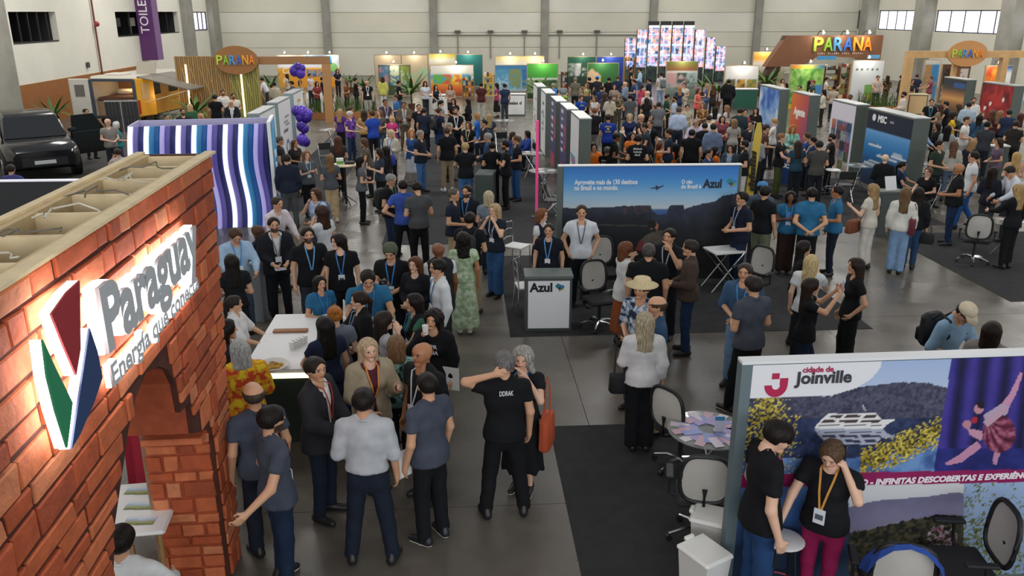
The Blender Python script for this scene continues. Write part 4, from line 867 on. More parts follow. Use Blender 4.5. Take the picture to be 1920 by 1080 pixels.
for k in range(9):
    lx, ly = .1+(fL-.2)*(k % 5)/4, .15+.3*(k//5); ca, sa = math.cos(ft.rotation_euler.z), math.sin(ft.rotation_euler.z); o = MB().box(-.08, .08, -.06, .06, 0, .12, c=.03).build('food_packet', mat(('c8962c', 'b03a3c', 'd8c8a8', '8a3a48')[k % 4], .5)); o.location = (ft.location.x+lx*ca-ly*sa, ft.location.y+lx*sa+ly*ca, 1.0); o.rotation_euler = (0, 0, k*.8); tag(o, ('golden', 'red', 'cream', 'wine red')[k % 4]+' food packet heaped behind the yellow banner', 'packet', 'food packets')
# ---- far counters
counter((798, 217), (851, 217), 1.0, WHT, WHT, 'white counter before the multicolour poster wall', .6); counter((945, 217), (985, 217), 1.05, WHT, WHT, 'white counter with small dark lettering left of the partitions', .5, words=('salas d', .25, .55, DK, .6))
counter((478, 207), (497, 207), 1.05, mat('a5713f', .6), mat('c8a878', .5), 'wooden counter beneath the brown slatted wall', .8); counter((1373, 205), (1418, 205), 1.05, mat('1f5a48', .5), WHT, 'teal green counter with white top near the white photo panel', .5)
counter((1628, 185), (1662, 186), 1.0, mat('c9ced0', .5), mat('a5713f', .5), 'white counter with wooden side under the brown gate', .5); counter((1700, 215), (1735, 216), 1.0, mat('d8b888', .5), mat('dcc8a0', .5), 'timber table by the right planter', .7)
counter((1758, 240), (1776, 240), 1.0, GRY, GRY, 'dark grey counter in front of the brown sunset panel', .6)
PC = {'red': 'b03a2c', 'straw yellow': 'd8c070', 'green': '4a6a3a', 'cream': 'e0dccc', 'brown': '6a3a2a', 'navy': '3a4a6a', 'amber': 'd8a030'}
# shelves with goods
for k, (x0, x1, yt, Y, lb) in enumerate(((866, 889, 147, 49, 'shelf rack of snacks beside the multicolour poster wall'), (906, 925, 140, 50, 'yellow shelf rack left of the seaside photographs'), (1053, 1066, 135, 49, 'dark shelf rack of bottles by the garden panel'), (1172, 1192, 108, 55, 'wooden shelf rack left of the glowing columns'), (1548, 1575, 124, 46, 'dark shelf rack of crafts between the map panels'), (1578, 1597, 119, 46, 'pale shelf rack of parcels left of the white map'))):
    a = aty(x0, yt, Y); b = aty(x1, yt, Y); t, L_ = along('shelf_rack', lb, 'shelf', (a[0], Y), (b[0], Y)); zt = float(a[2]); wc = mat(('8a6a4a', 'd8b83c', '3a2c20', '8a6a3c', '4a3222', '9a7a58')[k], .6)
    for s in (0, L_-.05): B(s, s+.05, 0, .4, 0, zt).build('upright', wc, t)
    rr = random.Random(k)
    for j in range(4):
        z_ = .15+j*(zt-.2)/3.3; B(.05, L_-.05, 0, .4, z_, z_+.03).build('shelf', wc, t)
        for i in range(int(L_/.16)):
            hh = rr.uniform(.12, .3); o = B(-.06, .06, -.06, .06, 0, hh, c=.02).build('goods', mat(PC[(pk_ := rr.choice(sorted(PC)))], .5)); ca, sa = math.cos(t.rotation_euler.z), math.sin(t.rotation_euler.z); lx = .12+i*.16
            o.location = (t.location.x+lx*ca-.18*sa, t.location.y+lx*sa+.18*ca, z_+.03); tag(o, '%s product on shelf %d of the %s' % (pk_, j+1, lb.replace('shelf rack', 'rack')), 'product', 'products on shelf racks')
# ---- left food table, kiosk and leaflets inside the gateway
A_ = at(452, 700, .92)[:2]; 
OBST.append(('b', float(at(500, 700, .95)[0])-.4, float(at(500, 700, .95)[1]), 0, .9, 1.9))
wt = thing('buffet_table', 'white topped buffet table with dark green front at the gateway end', 'table', (float(at(500, 700, .95)[0])-.4, float(at(500, 700, .95)[1]), 0), .0)
B(.1, .95, .1, 1.95, .9, .95).build('table_top', mat('e9e7e8', .5), wt); B(.15, .9, .12, 1.9, 0, .9).build('body', mat('2e3a30', .5), wt); B(.16, .89, .09, .12, .84, .9).build('light_strip', mat('fff2d0', .4, emit=1.5), wt)
def tabpt(px, py, z=.95): q = at(px, py, z); return (float(q[0]), float(q[1]), z)
pt = thing('food_tray', 'white paper lined tray of golden snacks on the buffet table', 'tray', tabpt(512, 690)); MB().lathe([(.1, 0), (.13, 0), (.19, .05), (.18, .055), (.12, .012), (.01, .012)], n=20).build('tray', mat('e6e2dc', .6), pt)
for k in range(9):
    o = MB().ball((0, 0, .02), .03, 8, 6, (1.3, .8, .7)).build('snack', mat('c89a34' if k % 3 else 'a87424', .6), None, True); a = k*2.4; o.location = (pt.location.x+.03*math.sqrt(k)*math.cos(a), pt.location.y+.03*math.sqrt(k)*math.sin(a), .962); tag(o, 'golden fried snack piled in the paper tray', 'snack', 'snacks in the tray')
wb_ = B(-.22, .22, -.05, .05, 0, .03, c=.008).build('wooden_board', mat('9a6a48', .6)); wb_.location = tabpt(545, 622); tag(wb_, 'wooden serving board on the far end of the buffet table', 'board')
for k in range(5): o = MB().cyl((0, 0, 0), (0, 0, .1), .032, .038, 12).build('cup', mat('e8e6e2', .5)); o.location = tabpt(548+k*6, 655-k*3); tag(o, 'white cup standing by the snacks on the buffet table', 'cup', 'white cups on the buffet')
kk = thing('kiosk', 'grey slim kiosk with a tilted screen beside the person in light blue shirt', 'kiosk', at(486, 600)*(1, 1, 0), -.3); B(-.14, .14, -.08, .08, 0, 1.0).build('body', mat('8b9096', .4), kk); MB().prism([(-.12, 1.0), (.12, 1.06), (.12, 1.09), (-.12, 1.03)], -.16, .16, 'x').build('screen_frame', mat('dfe1e4', .4), kk); MB().prism([(-.09, 1.038), (.09, 1.083), (.09, 1.086), (-.09, 1.041)], -.12, .12, 'x').build('screen', mat('2c3460', .3), kk)
lt = thing('leaflet_table', 'white round cornered table with leaflets seen through the brick arch', 'table', at(262, 950, .74)*(1, 1, 0), .1); MB().box(-.3, .3, -.42, .42, .70, .74, c=.02).build('table_top', mat('eceae8', .5), lt)
for sx in (-.24, .24):
    for sy in (-.36, .36): MB().cyl((sx, sy, 0), (sx, sy, .7), .018).build('leg', mat('b08a5a', .6), lt)
for k in range(6):
    q = tabpt(253+(k % 2)*20, 920+(k//2)*28, .742+.0015*(k % 2)); o = printed(None, -.08, .08, -.06, .06, 0, lambda u, v, k=k: ramp(v+.3*fbm(u, v, 6, k), (.2, '6a7a3a'), (.5, 'b8b070'), (.7, '9ab8dc'), (1, 'dfe6ee')), .03, 'leaflet'); o.rotation_euler = (-PI/2, 0, .1); o.rotation_euler = (PI/2*3, 0, 0); o.location = q; tag(o, 'landscape photo leaflet on the table behind the arch', 'leaflet', 'leaflets behind the arch')
fl_ = MB(); 
for i in range(9): fl_.add([(i*.06, .04*math.sin(i*1.3), 0), (i*.06+.06, .04*math.sin(i*1.3+1.3), 0), (i*.06+.1, .04*math.sin(i*1.3+1.3), 1.2), (i*.06+.04, .04*math.sin(i*1.3), 1.2)], [(0, 1, 2, 3)])
fo = fl_.build('draped_flag', mat('a01c34', .7), None, True); q = at(262, 890, .9); fo.location = (float(q[0])-.35, float(q[1])+.5, .2); tag(fo, 'crimson cloth flag hanging behind the brick arch', 'flag')
# ---- balloons
gb = at(575, 300); bz = aty(567, 230, gb[1]); bs = thing('balloon_stand', 'thin stand carrying the purple balloon clusters', 'stand', gb); MB().cyl((0, 0, 0), (0, 0, 2.1), .02).build('pole', WHT, bs); MB().cyl((0, 0, 0), (0, 0, .03), .15).build('base', WHT, bs)
for k, (x, y, r_) in enumerate(((556, 208, .17), (567, 210, .2), (575, 219, .18), (563, 219, .17), (578, 213, .15), (566, 236, .19), (570, 240, .17), (567, 262, .2), (573, 266, .16), (552, 133, .2), (563, 137, .2), (558, 126, .17), (566, 128, .15))):
    q = aty(x, y, gb[1] if k < 9 else 34.); o = MB().ball((0, 0, 0), r_, 12, 9, (1, 1, 1.12)).cyl((0, 0, -r_*1.18), (0, 0, -r_*1.08), .02, .008, 6).build('balloon', mat(('4a2fa0', '5a3cb8', '3f2890')[k % 3], .25), None, True); o.location = tuple(map(float, q)); tag(o, 'purple balloon in the %s cluster on the thin stand' % ('top' if k < 5 else 'middle' if k < 7 else 'bottom') if k < 9 else 'purple balloon in the far cluster by the timber post', 'balloon', 'purple balloons' if k < 9 else 'far purple balloons')
tag(MB().cyl((0, 0, 0), (0, 0, 2.3), .04).build('balloon_pole', mat('b08252', .6), None), 'wooden post holding the far purple balloons', 'post').location = tuple(map(float, (aty(560, 130, 34.)[0], 34.1, 0)))
# ---- plants
def frond(L_, w_, droop):
    V = []; f = []; n = 9
    for i in range(n):
        t_ = i/(n-1); y = L_*t_*(1-.25*droop*t_); z = L_*(.75*t_-droop*t_*t_); ww = w_*math.sin(PI*min(.97, .08+t_))**.8; V += [(-ww, y, z-.25*ww), (0, y, z), (ww, y, z-.25*ww)]
    for i in range(n-1):
        for k in (0, 1): f.append((3*i+k, 3*i+k+1, 3*i+4+k, 3*i+3+k))
    return MB().add(V, f)
FR = [frond(1., .05, .5).mesh('leaf', mat('4d6b2a', .6, noise=.2, nscale=8)), frond(1., .06, .85).mesh('leaf', mat('5d7a33', .6, noise=.2, nscale=8)), frond(1., .045, .2).mesh('leaf', mat('3c5a24', .6, noise=.2, nscale=8))]
def palm(px, py, Y, h, label, n=22, pot='6a4a34', stem=.25):
    q = aty(px, py, Y); t = thing('potted_palm', label, 'plant', (q[0], Y, 0)); MB().lathe([(.14, 0), (.2, .3), (.22, .32), (.18, .32), (.01, .3)], n=14).build('pot', mat(pot, .7), t, True)
    z0 = h*stem; MB().cyl((0, 0, .3), (0, 0, z0+.3), .05, .035, 8).build('stem', mat('5a4a2c', .8), t); rr = random.Random(px)
    for k in range(n):
        o = bpy.data.objects.new('leaf', FR[k % 3]); C.objects.link(o); o.parent = t; s = h*(1-stem)*rr.uniform(.75, 1.1); o.scale = (s*1.3, s, s); o.location = (0, 0, z0+.28); o.rotation_euler = (rr.uniform(-.1, .3), 0, k*2.4+rr.uniform(-.3, .3))
for a in ((772, 200, 44, 2.1, 'big leafy palm between the white counter and photo panel'), (1010, 180, 45, 1.9, 'dark green palm before the garden panel'), (1346, 180, 44.2, 1.9, 'bushy green palm right of the rust headed panel'), (1316, 180, 49.5, 1.3, 'lower palm beside the bushy green palm'), (100, 220, 36.5, 1.5, 'spiky dark palm by the tan wall cladding behind the car'), (365, 200, 36.5, 1.8, 'slender palm in front of the brown slatted wall'),
          (322, 205, 33.5, 1.1, 'low leafy plant beside the yellow camper van'), (682, 160, 50, 1.5, 'palm at the left end of the beige stand wall'), (508, 160, 50, 1.5, 'palm left of the orange stand wall'), (1440, 125, 48, 2.2, 'tall palm in front of the orange headed wall'), (658, 160, 54, 1.3, 'small palm beside the seated group in the planter stand')): palm(*a)
def planter(A_, B_, dep, label, seed):
    t, L_ = along('grass_planter', label, 'planter', A_, B_); B(0, L_, 0, dep, 0, .3).build('box', mat('a8703f', .6), t); rs_ = np.random.RandomState(seed); n = int(L_*dep*130)
    x = rs_.rand(n)*L_; y = rs_.rand(n)*dep; h = rs_.uniform(.35, .75, n); a = rs_.rand(n)*6.3; dx = rs_.normal(0, .1, n); dy = rs_.normal(0, .1, n); w_ = .018
    V = np.stack([np.stack([x-w_*np.cos(a), y-w_*np.sin(a), np.full(n, .28)], 1), np.stack([x+w_*np.cos(a), y+w_*np.sin(a), np.full(n, .28)], 1), np.stack([x+dx+w_*.3, y+dy, .3+h], 1), np.stack([x+dx-w_*.3, y+dy, .3+h], 1)], 1).reshape(-1, 3)
    me = quads('grass', V, np.arange(4*n).reshape(-1, 4)); me.materials.append(mat('4a6426', .7, noise=.3, nscale=5)); o = bpy.data.objects.new('grass', me); C.objects.link(o); o.parent = t; o['kind'] = 'stuff'
planter(at(580, 224)[:2], at(708, 222)[:2], .8, 'long wooden planter of tall grass behind the purple shirts', 1); planter(at(1608, 211)[:2], at(1688, 213)[:2], .8, 'planter of tall grass right of the standing person on the map', 2)
for x, y in ((607, 222), (581, 222)):
    q = at(x, y)-np.array((0, .1, 0)); o = B(-.05, .05, -.05, .05, 0, 1.2).build('white_post', WHT); o.location = (float(q[0]), float(q[1])-.12, 0); tag(o, 'slim white post at the %s of the left grass planter' % ('middle' if x > 600 else 'left end'), 'post')
# ---- black car
cr = thing('black_car', 'glossy black sport utility car with its side door open', 'car', (-13.75, 27.5, .006), R(-58)); cr.scale = (1.1, 1.1, 1.08)
CARB = mat('0d0e11', .12, spec=.8); CG = mat('11151a', .05, spec=.9)
def loft(secs, m, name, par):
    V = []; n = len(secs[0]); f = []
    for s in secs: V += s
    for i in range(len(secs)-1): f += [(i*n+k, i*n+(k+1) % n, (i+1)*n+(k+1) % n, (i+1)*n+k) for k in range(n)]
    f += [tuple(range(n))[::-1], tuple(range((len(secs)-1)*n, len(secs)*n))]; return MB().add(V, f).build(name, m, par, True)
def sec(x, w, z0, z1, r=.12): return [(x, -w, z0+r), (x, -w+.06, z0), (x, w-.06, z0), (x, w, z0+r), (x, w, z1-r), (x, w-r, z1), (x, -w+r, z1), (x, -w, z1-r)]
loft([sec(-2.25, .78, .45, .95), sec(-2.15, .9, .32, 1.08), (sec(-1.2, .95, .28, 1.12)), sec(.6, .95, .28, 1.1), sec(1.4, .93, .3, 1.05), sec(2.05, .88, .32, .96), sec(2.28, .74, .42, .84)], CARB, 'body_shell', cr)
loft([sec(-2.1, .68, 1.0, 1.3, .06), sec(-1.75, .74, 1.02, 1.62, .1), sec(-.6, .76, 1.05, 1.7, .12), sec(.25, .74, 1.05, 1.62, .12), sec(1.0, .8, 1.02, 1.1, .04)], CARB, 'roof_cabin', cr)
MB().add([(.3, -.66, 1.6), (.3, .66, 1.6), (1.05, .78, 1.09), (1.05, -.78, 1.09)], [(0, 1, 2, 3)]).build('windscreen', CG, cr)
for s in (-1, 1):
    for a, b in ((-1.6, -.75), (-.65, .2)): MB().add([(a, s*.775, 1.12), (b+.25, s*.8, 1.12), (b, s*.765, 1.55), (a+.05, s*.765, 1.55)], [(0, 1, 2, 3)]).build('side_window', CG, cr)
    for xw in (-1.4, 1.42):
        w_ = MB().cyl((xw, s*.72, .36), (xw, s*.96, .36), .36, n=22).build('wheel', mat('141414', .7), cr, True); MB().cyl((xw, s*.955, .36), (xw, s*.975, .36), .24, n=10).build('rim', mat('9a9da0', .3, metal=.8), w_)
    MB().box(2.16, 2.26, s*.45-.22, s*.45+.22, .74, .8, c=.02).build('headlight', mat('d9c8ff', .2, emit=2.5), cr); MB().box(.55, .75, s*.98-.1, s*.98+.1, 1.12, 1.26, c=.04).build('mirror', CARB, cr)
B(2.2, 2.3, -.55, .55, .45, .66).build('grille', mat('1e2022', .35), cr); B(2.29, 2.31, -.26, .26, .5, .6).build('number_plate', mat('c8cacc', .5), cr)
dr = thing('q', None, None); bpy.data.objects.remove(dr)
dm = MB().box(0, 1.05, -.04, .04, .42, 1.1, c=.03).prism([(0.05, 1.1), (1.05, 1.1), (.75, 1.58), (.1, 1.58)], -.02, .02, 'y').build('open_door', CARB, cr); dm.location = (.55, .95, 0); dm.rotation_euler = (0, 0, R(112))
OBST.append(('c', -13.7, 27.5, 1.9))
# ---- camper van, rear towards the viewer
g = at(222, 240); vn = thing('camper_van', 'camper van with open rear doors, yellow side and roof awning', 'van', (float(g[0]), float(g[1]), 0), R(-8))
VW = mat('cfcac0', .4); VY = mat('e2a32a', .4); zt = float(aty(222, 143, g[1])[2])
MB().box(-1.02, -.95, 0, 5.2, .45, zt-.2).build('left_side', VW, vn); MB().box(-1.02, 1.02, 0, 5.0, zt-.2, zt, c=.09).build('roof', mat('c9c3b6', .4), vn); MB().box(.95, 1.02, 0, 5.2, .45, zt-.2).build('right_side', VY, vn)
MB().box(-1, 1, .05, 5.2, .4, .5).build('floor_pan', mat('3a332c', .7), vn); MB().box(-.95, .95, 2.2, 2.3, .5, zt-.2).build('bulkhead', mat('9a6a44', .6), vn); MB().box(-.93, .93, .3, 2.1, .5, 1.12).build('bed_base', mat('a88a68', .6), vn); MB().box(-.9, .9, .25, 2.0, 1.12, 1.3, c=.06).build('mattress', mat('6a4a3c', .8), vn)
MB().box(-.6, .1, 1.3, 1.8, 1.3, 1.55, c=.08).build('pillow', mat('d8cfc0', .8), vn, True); MB().box(-1.04, -.9, -.03, .03, .45, zt-.15).box(.9, 1.04, -.03, .03, .45, zt-.15).box(-.9, .9, -.03, .03, zt-.22, zt-.12).build('door_frame', mat('3f4a58', .4), vn)
ldoor = MB().box(-.85, 0, -.03, .03, .5, zt-.1, c=.03).build('rear_door', VW, vn); ldoor.location = (-1.03, 0, 0); ldoor.rotation_euler = (0, 0, R(10)); B(-.62, -.22, -.04, -.03, 1.35, 1.85).build('door_window', mat('6a6660', .2), ldoor)
rd = MB().box(0, .9, -.03, .03, .5, zt-.1, c=.03).build('rear_door', VY, vn); rd.location = (1.03, 0, 0); rd.rotation_euler = (0, 0, R(62)); B(.25, .65, -.04, -.03, 1.2, 1.9).build('door_window', mat('c8a470', .2), rd); B(.02, .12, -.05, -.03, .6, 1.2).build('tail_light', mat('b02418', .3), rd)
for q in (1.3, 3.0): B(1.02, 1.03, q, q+.9, 1.3, 1.9).build('side_window', mat('3a3024', .15), vn)
MB().prism([(5.2, .4), (6.3, .4), (6.4, 1.0), (5.9, 1.25), (5.4, zt-.1), (5.2, zt-.1)], -1, 1, 'x').build('cab', VY, vn)
for s in (-1, 1):
    for yw in (.9, 5.1): MB().cyl((s*.8, yw, .36), (s*1.04, yw, .36), .36, n=20).build('wheel', mat('161616', .7), vn, True)
MB().box(-.55, .25, .5, 1.3, zt, zt+.08, c=.02).build('roof_hatch', mat('d9d4c8', .4), vn); h_ = MB().box(0, .9, -.02, .02, 0, .55).build('hatch_lid', mat('a9a294', .4), vn); h_.location = (.3, 1.6, zt); h_.rotation_euler = (R(-20), 0, 0)
aw = MB().add([(1.0, .3, zt-.02), (1.0, 3.6, zt-.02), (3.3, 3.6, zt-.55), (3.3, .3, zt-.55), (1.0, .3, zt-.07), (1.0, 3.6, zt-.07), (3.3, 3.6, zt-.6), (3.3, .3, zt-.6)], [(0, 1, 2, 3), (4, 7, 6, 5), (0, 3, 7, 4), (3, 2, 6, 7), (2, 1, 5, 6), (1, 0, 4, 5)]).build('awning', mat('7c766c', .8), vn)
for q in (.35, 3.5): MB().tube([(1.03, q, 1.0), (3.2, q, zt-.6)], .025, 6).build('awning_strut', mat('d8c8a0', .4), vn)
l = bpy.data.lights.new('cabin_lamp', 'POINT'); l.energy = 16; l.color = (1, .72, .38); l.shadow_soft_size = .15; o = bpy.data.objects.new('cabin_lamp', l); C.objects.link(o); o.parent = vn; o.location = (1.9, .9, zt-.9)
l2 = l.copy(); l2.energy = 14; o = bpy.data.objects.new('cabin_lamp', l2); C.objects.link(o); o.parent = vn; o.location = (.2, 1.2, zt-.35)
sg = thing('folding_screen', 'dark vertical slatted folding screen behind the van rear', 'screen', at(235, 250), .1); 
for q in range(9): B(-.65+q*.14, -.53+q*.14, 0, .04, .05, 1.3).build('slat', mat('2c3238', .6), sg)
B(-.66, .62, -.01, .05, 1.3, 1.36).build('rail', ALU, sg); B(-.04, .0, -.03, 0, 0, 1.3).build('post', ALU, sg)

lw, lL = along('low_wall', 'dark grey low wall with a lit white top edge before the black car', 'wall', aty(-60, 338, 19.2)[:2], aty(150, 338, 19.2)[:2]); lz = zpx(338, 19.2, 60)
B(0, lL, 0, .12, 0, lz-.03).build('wall_body', mat('3a3b3e', .7), lw); B(0, lL, -.02, .14, lz-.03, lz).build('top_edge', mat('e4e2ee', .4, emit=.4), lw)
# ================================================================ people: separate overlapping skin pieces in one mesh each, clothes and hair as parts
def prim_d(P, pr):
    a, b, ra, rb, fl, cut = pr[0], pr[1], pr[2], pr[3], pr[4], pr[6]
    q = P-a; ba = b-a
    if fl != 1.:
        q = q.copy(); q[..., 1] = q[..., 1]/fl
        if abs(ba[1]) > 1e-6:
            t0 = np.clip((P[..., 2]-a[2])/(ba[2] if abs(ba[2]) > 1e-6 else 1), 0, 1); q[..., 1] -= t0*ba[1]/fl
        ba = np.array([ba[0], 0, ba[2]])
    t = np.clip((q@ba)/(ba@ba+1e-12), 0, 1)
    d = np.linalg.norm(q-t[..., None]*ba, axis=-1)-(ra+(rb-ra)*t)
    if fl != 1.: d = d*(.5+.5*min(fl, 1))
    if cut:
        u = (b-a)/np.linalg.norm(b-a)
        d = np.maximum(d, (P-b)@u)
    return d
def pm(a, b, ra, rb, fl=1., k=.03, cut=False): return (np.array(a, float), np.array(b, float), ra, rb, fl, k, cut)
def smin(a, b, k):
    h = np.clip(.5+.5*(b-a)/k, 0, 1); return b+(a-b)*h-k*h*(1-h)
def evalp(pts, prims):
    d = np.full(len(pts), 1.)
    for p in prims: d = smin(d, prim_d(pts, p), p[5])
    return d
def nets(prims, vox, post=None, late=(), mid=None):
    lo = np.min([np.minimum(p[0], p[1])-max(p[2], p[3]) for p in list(prims)+list(late)], 0)-2.2*vox
    hi = np.max([np.maximum(p[0], p[1])+max(p[2], p[3]) for p in list(prims)+list(late)], 0)+2.2*vox
    n = np.ceil((hi-lo)/vox).astype(int)+1
    ax = [lo[i]+vox*np.arange(n[i]) for i in range(3)]
    d = np.full(n, 1.)
    for ip, p in enumerate(list(prims)+list(late)):
        if ip == len(prims) and mid is not None: d = mid(np.stack(np.meshgrid(*ax, indexing='ij'), -1), d)
        m = max(p[2], p[3])+p[5]+2*vox
        l = np.clip(np.floor((np.minimum(p[0], p[1])-m-lo)/vox).astype(int), 0, n-1); u = np.clip(np.ceil((np.maximum(p[0], p[1])+m-lo)/vox).astype(int)+1, 1, n)
        sl = tuple(slice(l[i], u[i]) for i in range(3))
        G = np.stack(np.meshgrid(ax[0][sl[0]], ax[1][sl[1]], ax[2][sl[2]], indexing='ij'), -1)
        d[sl] = smin(d[sl], prim_d(G, p), p[5])
    if post is not None:
        d = post(np.stack(np.meshgrid(*ax, indexing='ij'), -1), d)
    for i in range(3):
        for e in (0, -1):
            q = [slice(None)]*3; q[i] = e; d[tuple(q)] = np.maximum(d[tuple(q)], 1e-3)
    ins = d < 0; cs = tuple(k-1 for k in n); S = np.zeros(cs+(3,)); N = np.zeros(cs)
    F = []
    for a in range(3):
        s0 = [slice(None)]*3; s1 = [slice(None)]*3; s0[a] = slice(0, -1); s1[a] = slice(1, None)
        d0, d1 = d[tuple(s0)], d[tuple(s1)]; ch = (d0 < 0) != (d1 < 0)
        t = np.where(ch, d0/np.where(ch, d0-d1, 1), 0); o = [q for q in range(3) if q != a]
        for i in (0, 1):
            for j in (0, 1):
                c = [slice(None)]*3; c[o[0]] = slice(i, i+cs[o[0]]); c[o[1]] = slice(j, j+cs[o[1]]); c = tuple(c)
                N += ch[c]; S[..., a] += t[c]; S[..., o[0]] += ch[c]*i; S[..., o[1]] += ch[c]*j
        F.append((a, o, np.argwhere(ch), ch, d0 < 0))
    act = N > 0; idx = np.full(cs, -1); idx[act] = np.arange(act.sum())
    V = lo+vox*(np.argwhere(act)+S[act]/N[act][:, None])
    Q = []
    for a, o, E, ch, neg in F:
        ok = (E[:, o[0]] > 0) & (E[:, o[1]] > 0) & (E[:, o[0]] < cs[o[0]]) & (E[:, o[1]] < cs[o[1]]); E = E[ok]
        if not len(E): continue
        def ce(i, j):
            q = E.copy(); q[:, o[0]] += i; q[:, o[1]] += j; return idx[q[:, 0], q[:, 1], q[:, 2]]
        f = np.stack([ce(-1, -1), ce(0, -1), ce(0, 0), ce(-1, 0)], 1)
        fl = neg[E[:, 0], E[:, 1], E[:, 2]]
        if a == 1: fl = ~fl
        f[~fl] = f[~fl][:, ::-1]; Q.append(f)
    return V, np.vstack(Q)
def ell(c, r, k=.02):  # near-ellipsoid as a capsule along its longest axis
    c = np.array(c, float); r = np.array(r, float); return c, r, k
# ---- heads, hair and hats: built once per kind and size of mesh, in head space (skull centre at the origin, +y is the face)
_HC = {}
def nz(p, f, s=0.): return np.sin(p[..., 0]*f+s)*np.sin(p[..., 1]*f*1.13+1.7+s)*np.sin(p[..., 2]*f*.9+.6+s)
def head_mesh(vox, fem):
    key = ('head', vox, fem)
    if key in _HC: return _HC[key]
    w = .93 if fem else 1.
    pr = [pm((0, -.028, .02), (0, .012, .024), .088*w, .086*w, 1, .01), pm((0, .02, -.03), (0, .052, -.084), .062*w, .034*w, 1, .035),
          pm((-.03, .045, -.03), (.03, .045, -.03), .034, .034, 1, .02), pm((-.036, .074, .026), (.036, .074, .026), .013, .013, 1, .015),
          pm((0, .086, .012), (0, .103, -.02), .008, .0125, 1, .008), pm((-.016, .082, -.052), (.016, .082, -.052), .0105, .0105, 1, .01),
          pm((0, .068, -.09), (0, .07, -.094), .02, .02, 1, .02),
          pm((-.079*w, -.008, .008), (-.08*w, -.012, -.026), .016, .011, 1, .006), pm((.079*w, -.008, .008), (.08*w, -.012, -.026), .016, .011, 1, .006),
          pm((0, -.025, -.05), (0, -.032, -.135), .053*w, .055*w, 1, .03)]
    def post(G, d):
        for s in (-1, 1):
            d = np.maximum(d, -(np.linalg.norm((G-np.array((s*.031, .097, .004)))*np.array((.75, 1, 1.15)), axis=-1)-.0155))
        return d
    _HC[key] = nets(pr, vox, post); return _HC[key]
def head_color(V, skin, hairc, beard, scalp):
    sk = srgb(skin); hc = srgb(hairc); n = len(V); c = np.tile(sk, (n, 1)); x, y, z = V.T
    ax = np.abs(x)
    red = np.clip(1-np.hypot((ax-.04)/.03, (z+.03)/.03), 0, 1)*(y > .03); c = c*(1-.12*red[:, None]*np.array([0, 1, 1]))
    if scalp:
        m = (z > .045-.5*np.minimum(y, .05)) & (y < .075) & (z > -.04); c[m] = hc*.55+sk*.45
    if beard:
        m = (z < -.034) & (y > -.01) & (z > -.125) & ~((ax < .022) & (np.abs(z+.053) < .007) & (y > .07)); c[m] = hc*.75+sk*.25
    else:
        pass
    m = (ax < .027) & (np.abs(z+.053) < .0085) & (y > .075); c[m] = sk*np.array([.82, .58, .56])
    m = (y > .065) & (np.abs(z-.03+ax*.06) < .0062) & (ax > .012) & (ax < .053); c[m] = hc*.7+sk*.3
    m = (y > .06) & (((ax-.031)/.0175)**2+((z-.004)/.007)**2 < 1); c[m] = np.array([.66, .62, .59])
    m = (y > .06) & (((ax-.031)/.0095)**2+((z-.004)/.0085)**2 < 1); c[m] = np.array([.1, .07, .06])
    return c
def hair_mesh(kind, vox):
    key = (kind, vox)
    if key in _HC: return _HC[key]
    inf = {'buzz': .006, 'short': .011, 'grey': .011, 'mop': .022, 'long': .013, 'curly': .03, 'pony': .013, 'bun': .014, 'bob': .018, 'wavy': .017, 'afro': .06, 'side': .008}[kind]
    pr = [pm((0, -.03, .022), (0, .012, .028), .088+inf, .084+inf, 1, .01)]
    L = {'long': .36, 'wavy': .3, 'curly': .26, 'bob': .16, 'mop': .1}.get(kind, 0)
    if L:
        wd = .085 if kind != 'curly' else .12
        pr += [pm((-.042, -.055, 0), (-.062, -.08, -L), .06, .046, 1, .04), pm((.042, -.055, 0), (.062, -.08, -L), .06, .046, 1, .04), pm((0, -.06, 0), (0, -.09, -L*1.02), .06, .045, 1, .04)]
        if kind != 'mop':
            for s in (-1, 1): pr.append(pm((s*.076, -.018, .03), (s*(.088 if kind != 'curly' else .11), -.012, -L*.72), .024, .022 if kind != 'curly' else .04, 1, .03))
    if kind == 'pony': pr += [pm((0, -.11, .03), (0, -.15, -.03), .03, .032, 1, .02), pm((0, -.15, -.03), (0, -.13, -.26), .036, .02, 1, .02)]
    if kind == 'bun': pr += [pm((0, -.1, .085), (0, -.105, .095), .045, .045, 1, .01)]
    def post(G, d):
        f = np.linalg.norm((G-np.array((0, .125, -.03)))/np.array((.08, .085, .125)), axis=-1)-1
        d = np.maximum(d, -f*.08)
        if kind in ('short', 'grey', 'buzz', 'pony', 'bun', 'side'):
            d = np.maximum(d, (-.055-.45*np.maximum(G[..., 1]+.02, 0)*0)-G[..., 2]) if kind not in ('pony',) else np.where(G[..., 1] > -.095, np.maximum(d, -.05-G[..., 2]), d)
            e = np.linalg.norm((G-np.array((0, .035, -.05)))/np.array((.2, .045, .055)), axis=-1)-1
            d = np.maximum(d, -e*.04)
        if kind == 'side':
            d = np.maximum(d, G[..., 2]-.045)
        if kind in ('curly', 'afro', 'wavy'): d = d+(.012 if kind != 'wavy' else .006)*nz(G, 75)
        elif kind in ('long', 'bob', 'mop'): d = d+.004*np.sin(G[..., 0]*150)*np.clip(-G[..., 2]*6+.6, 0, 1)
        else: d = d+.003*nz(G, 110)
        return d
    V, Q = nets(pr, vox, post); me = quads('hair', V, Q, True); _HC[key] = me; return me
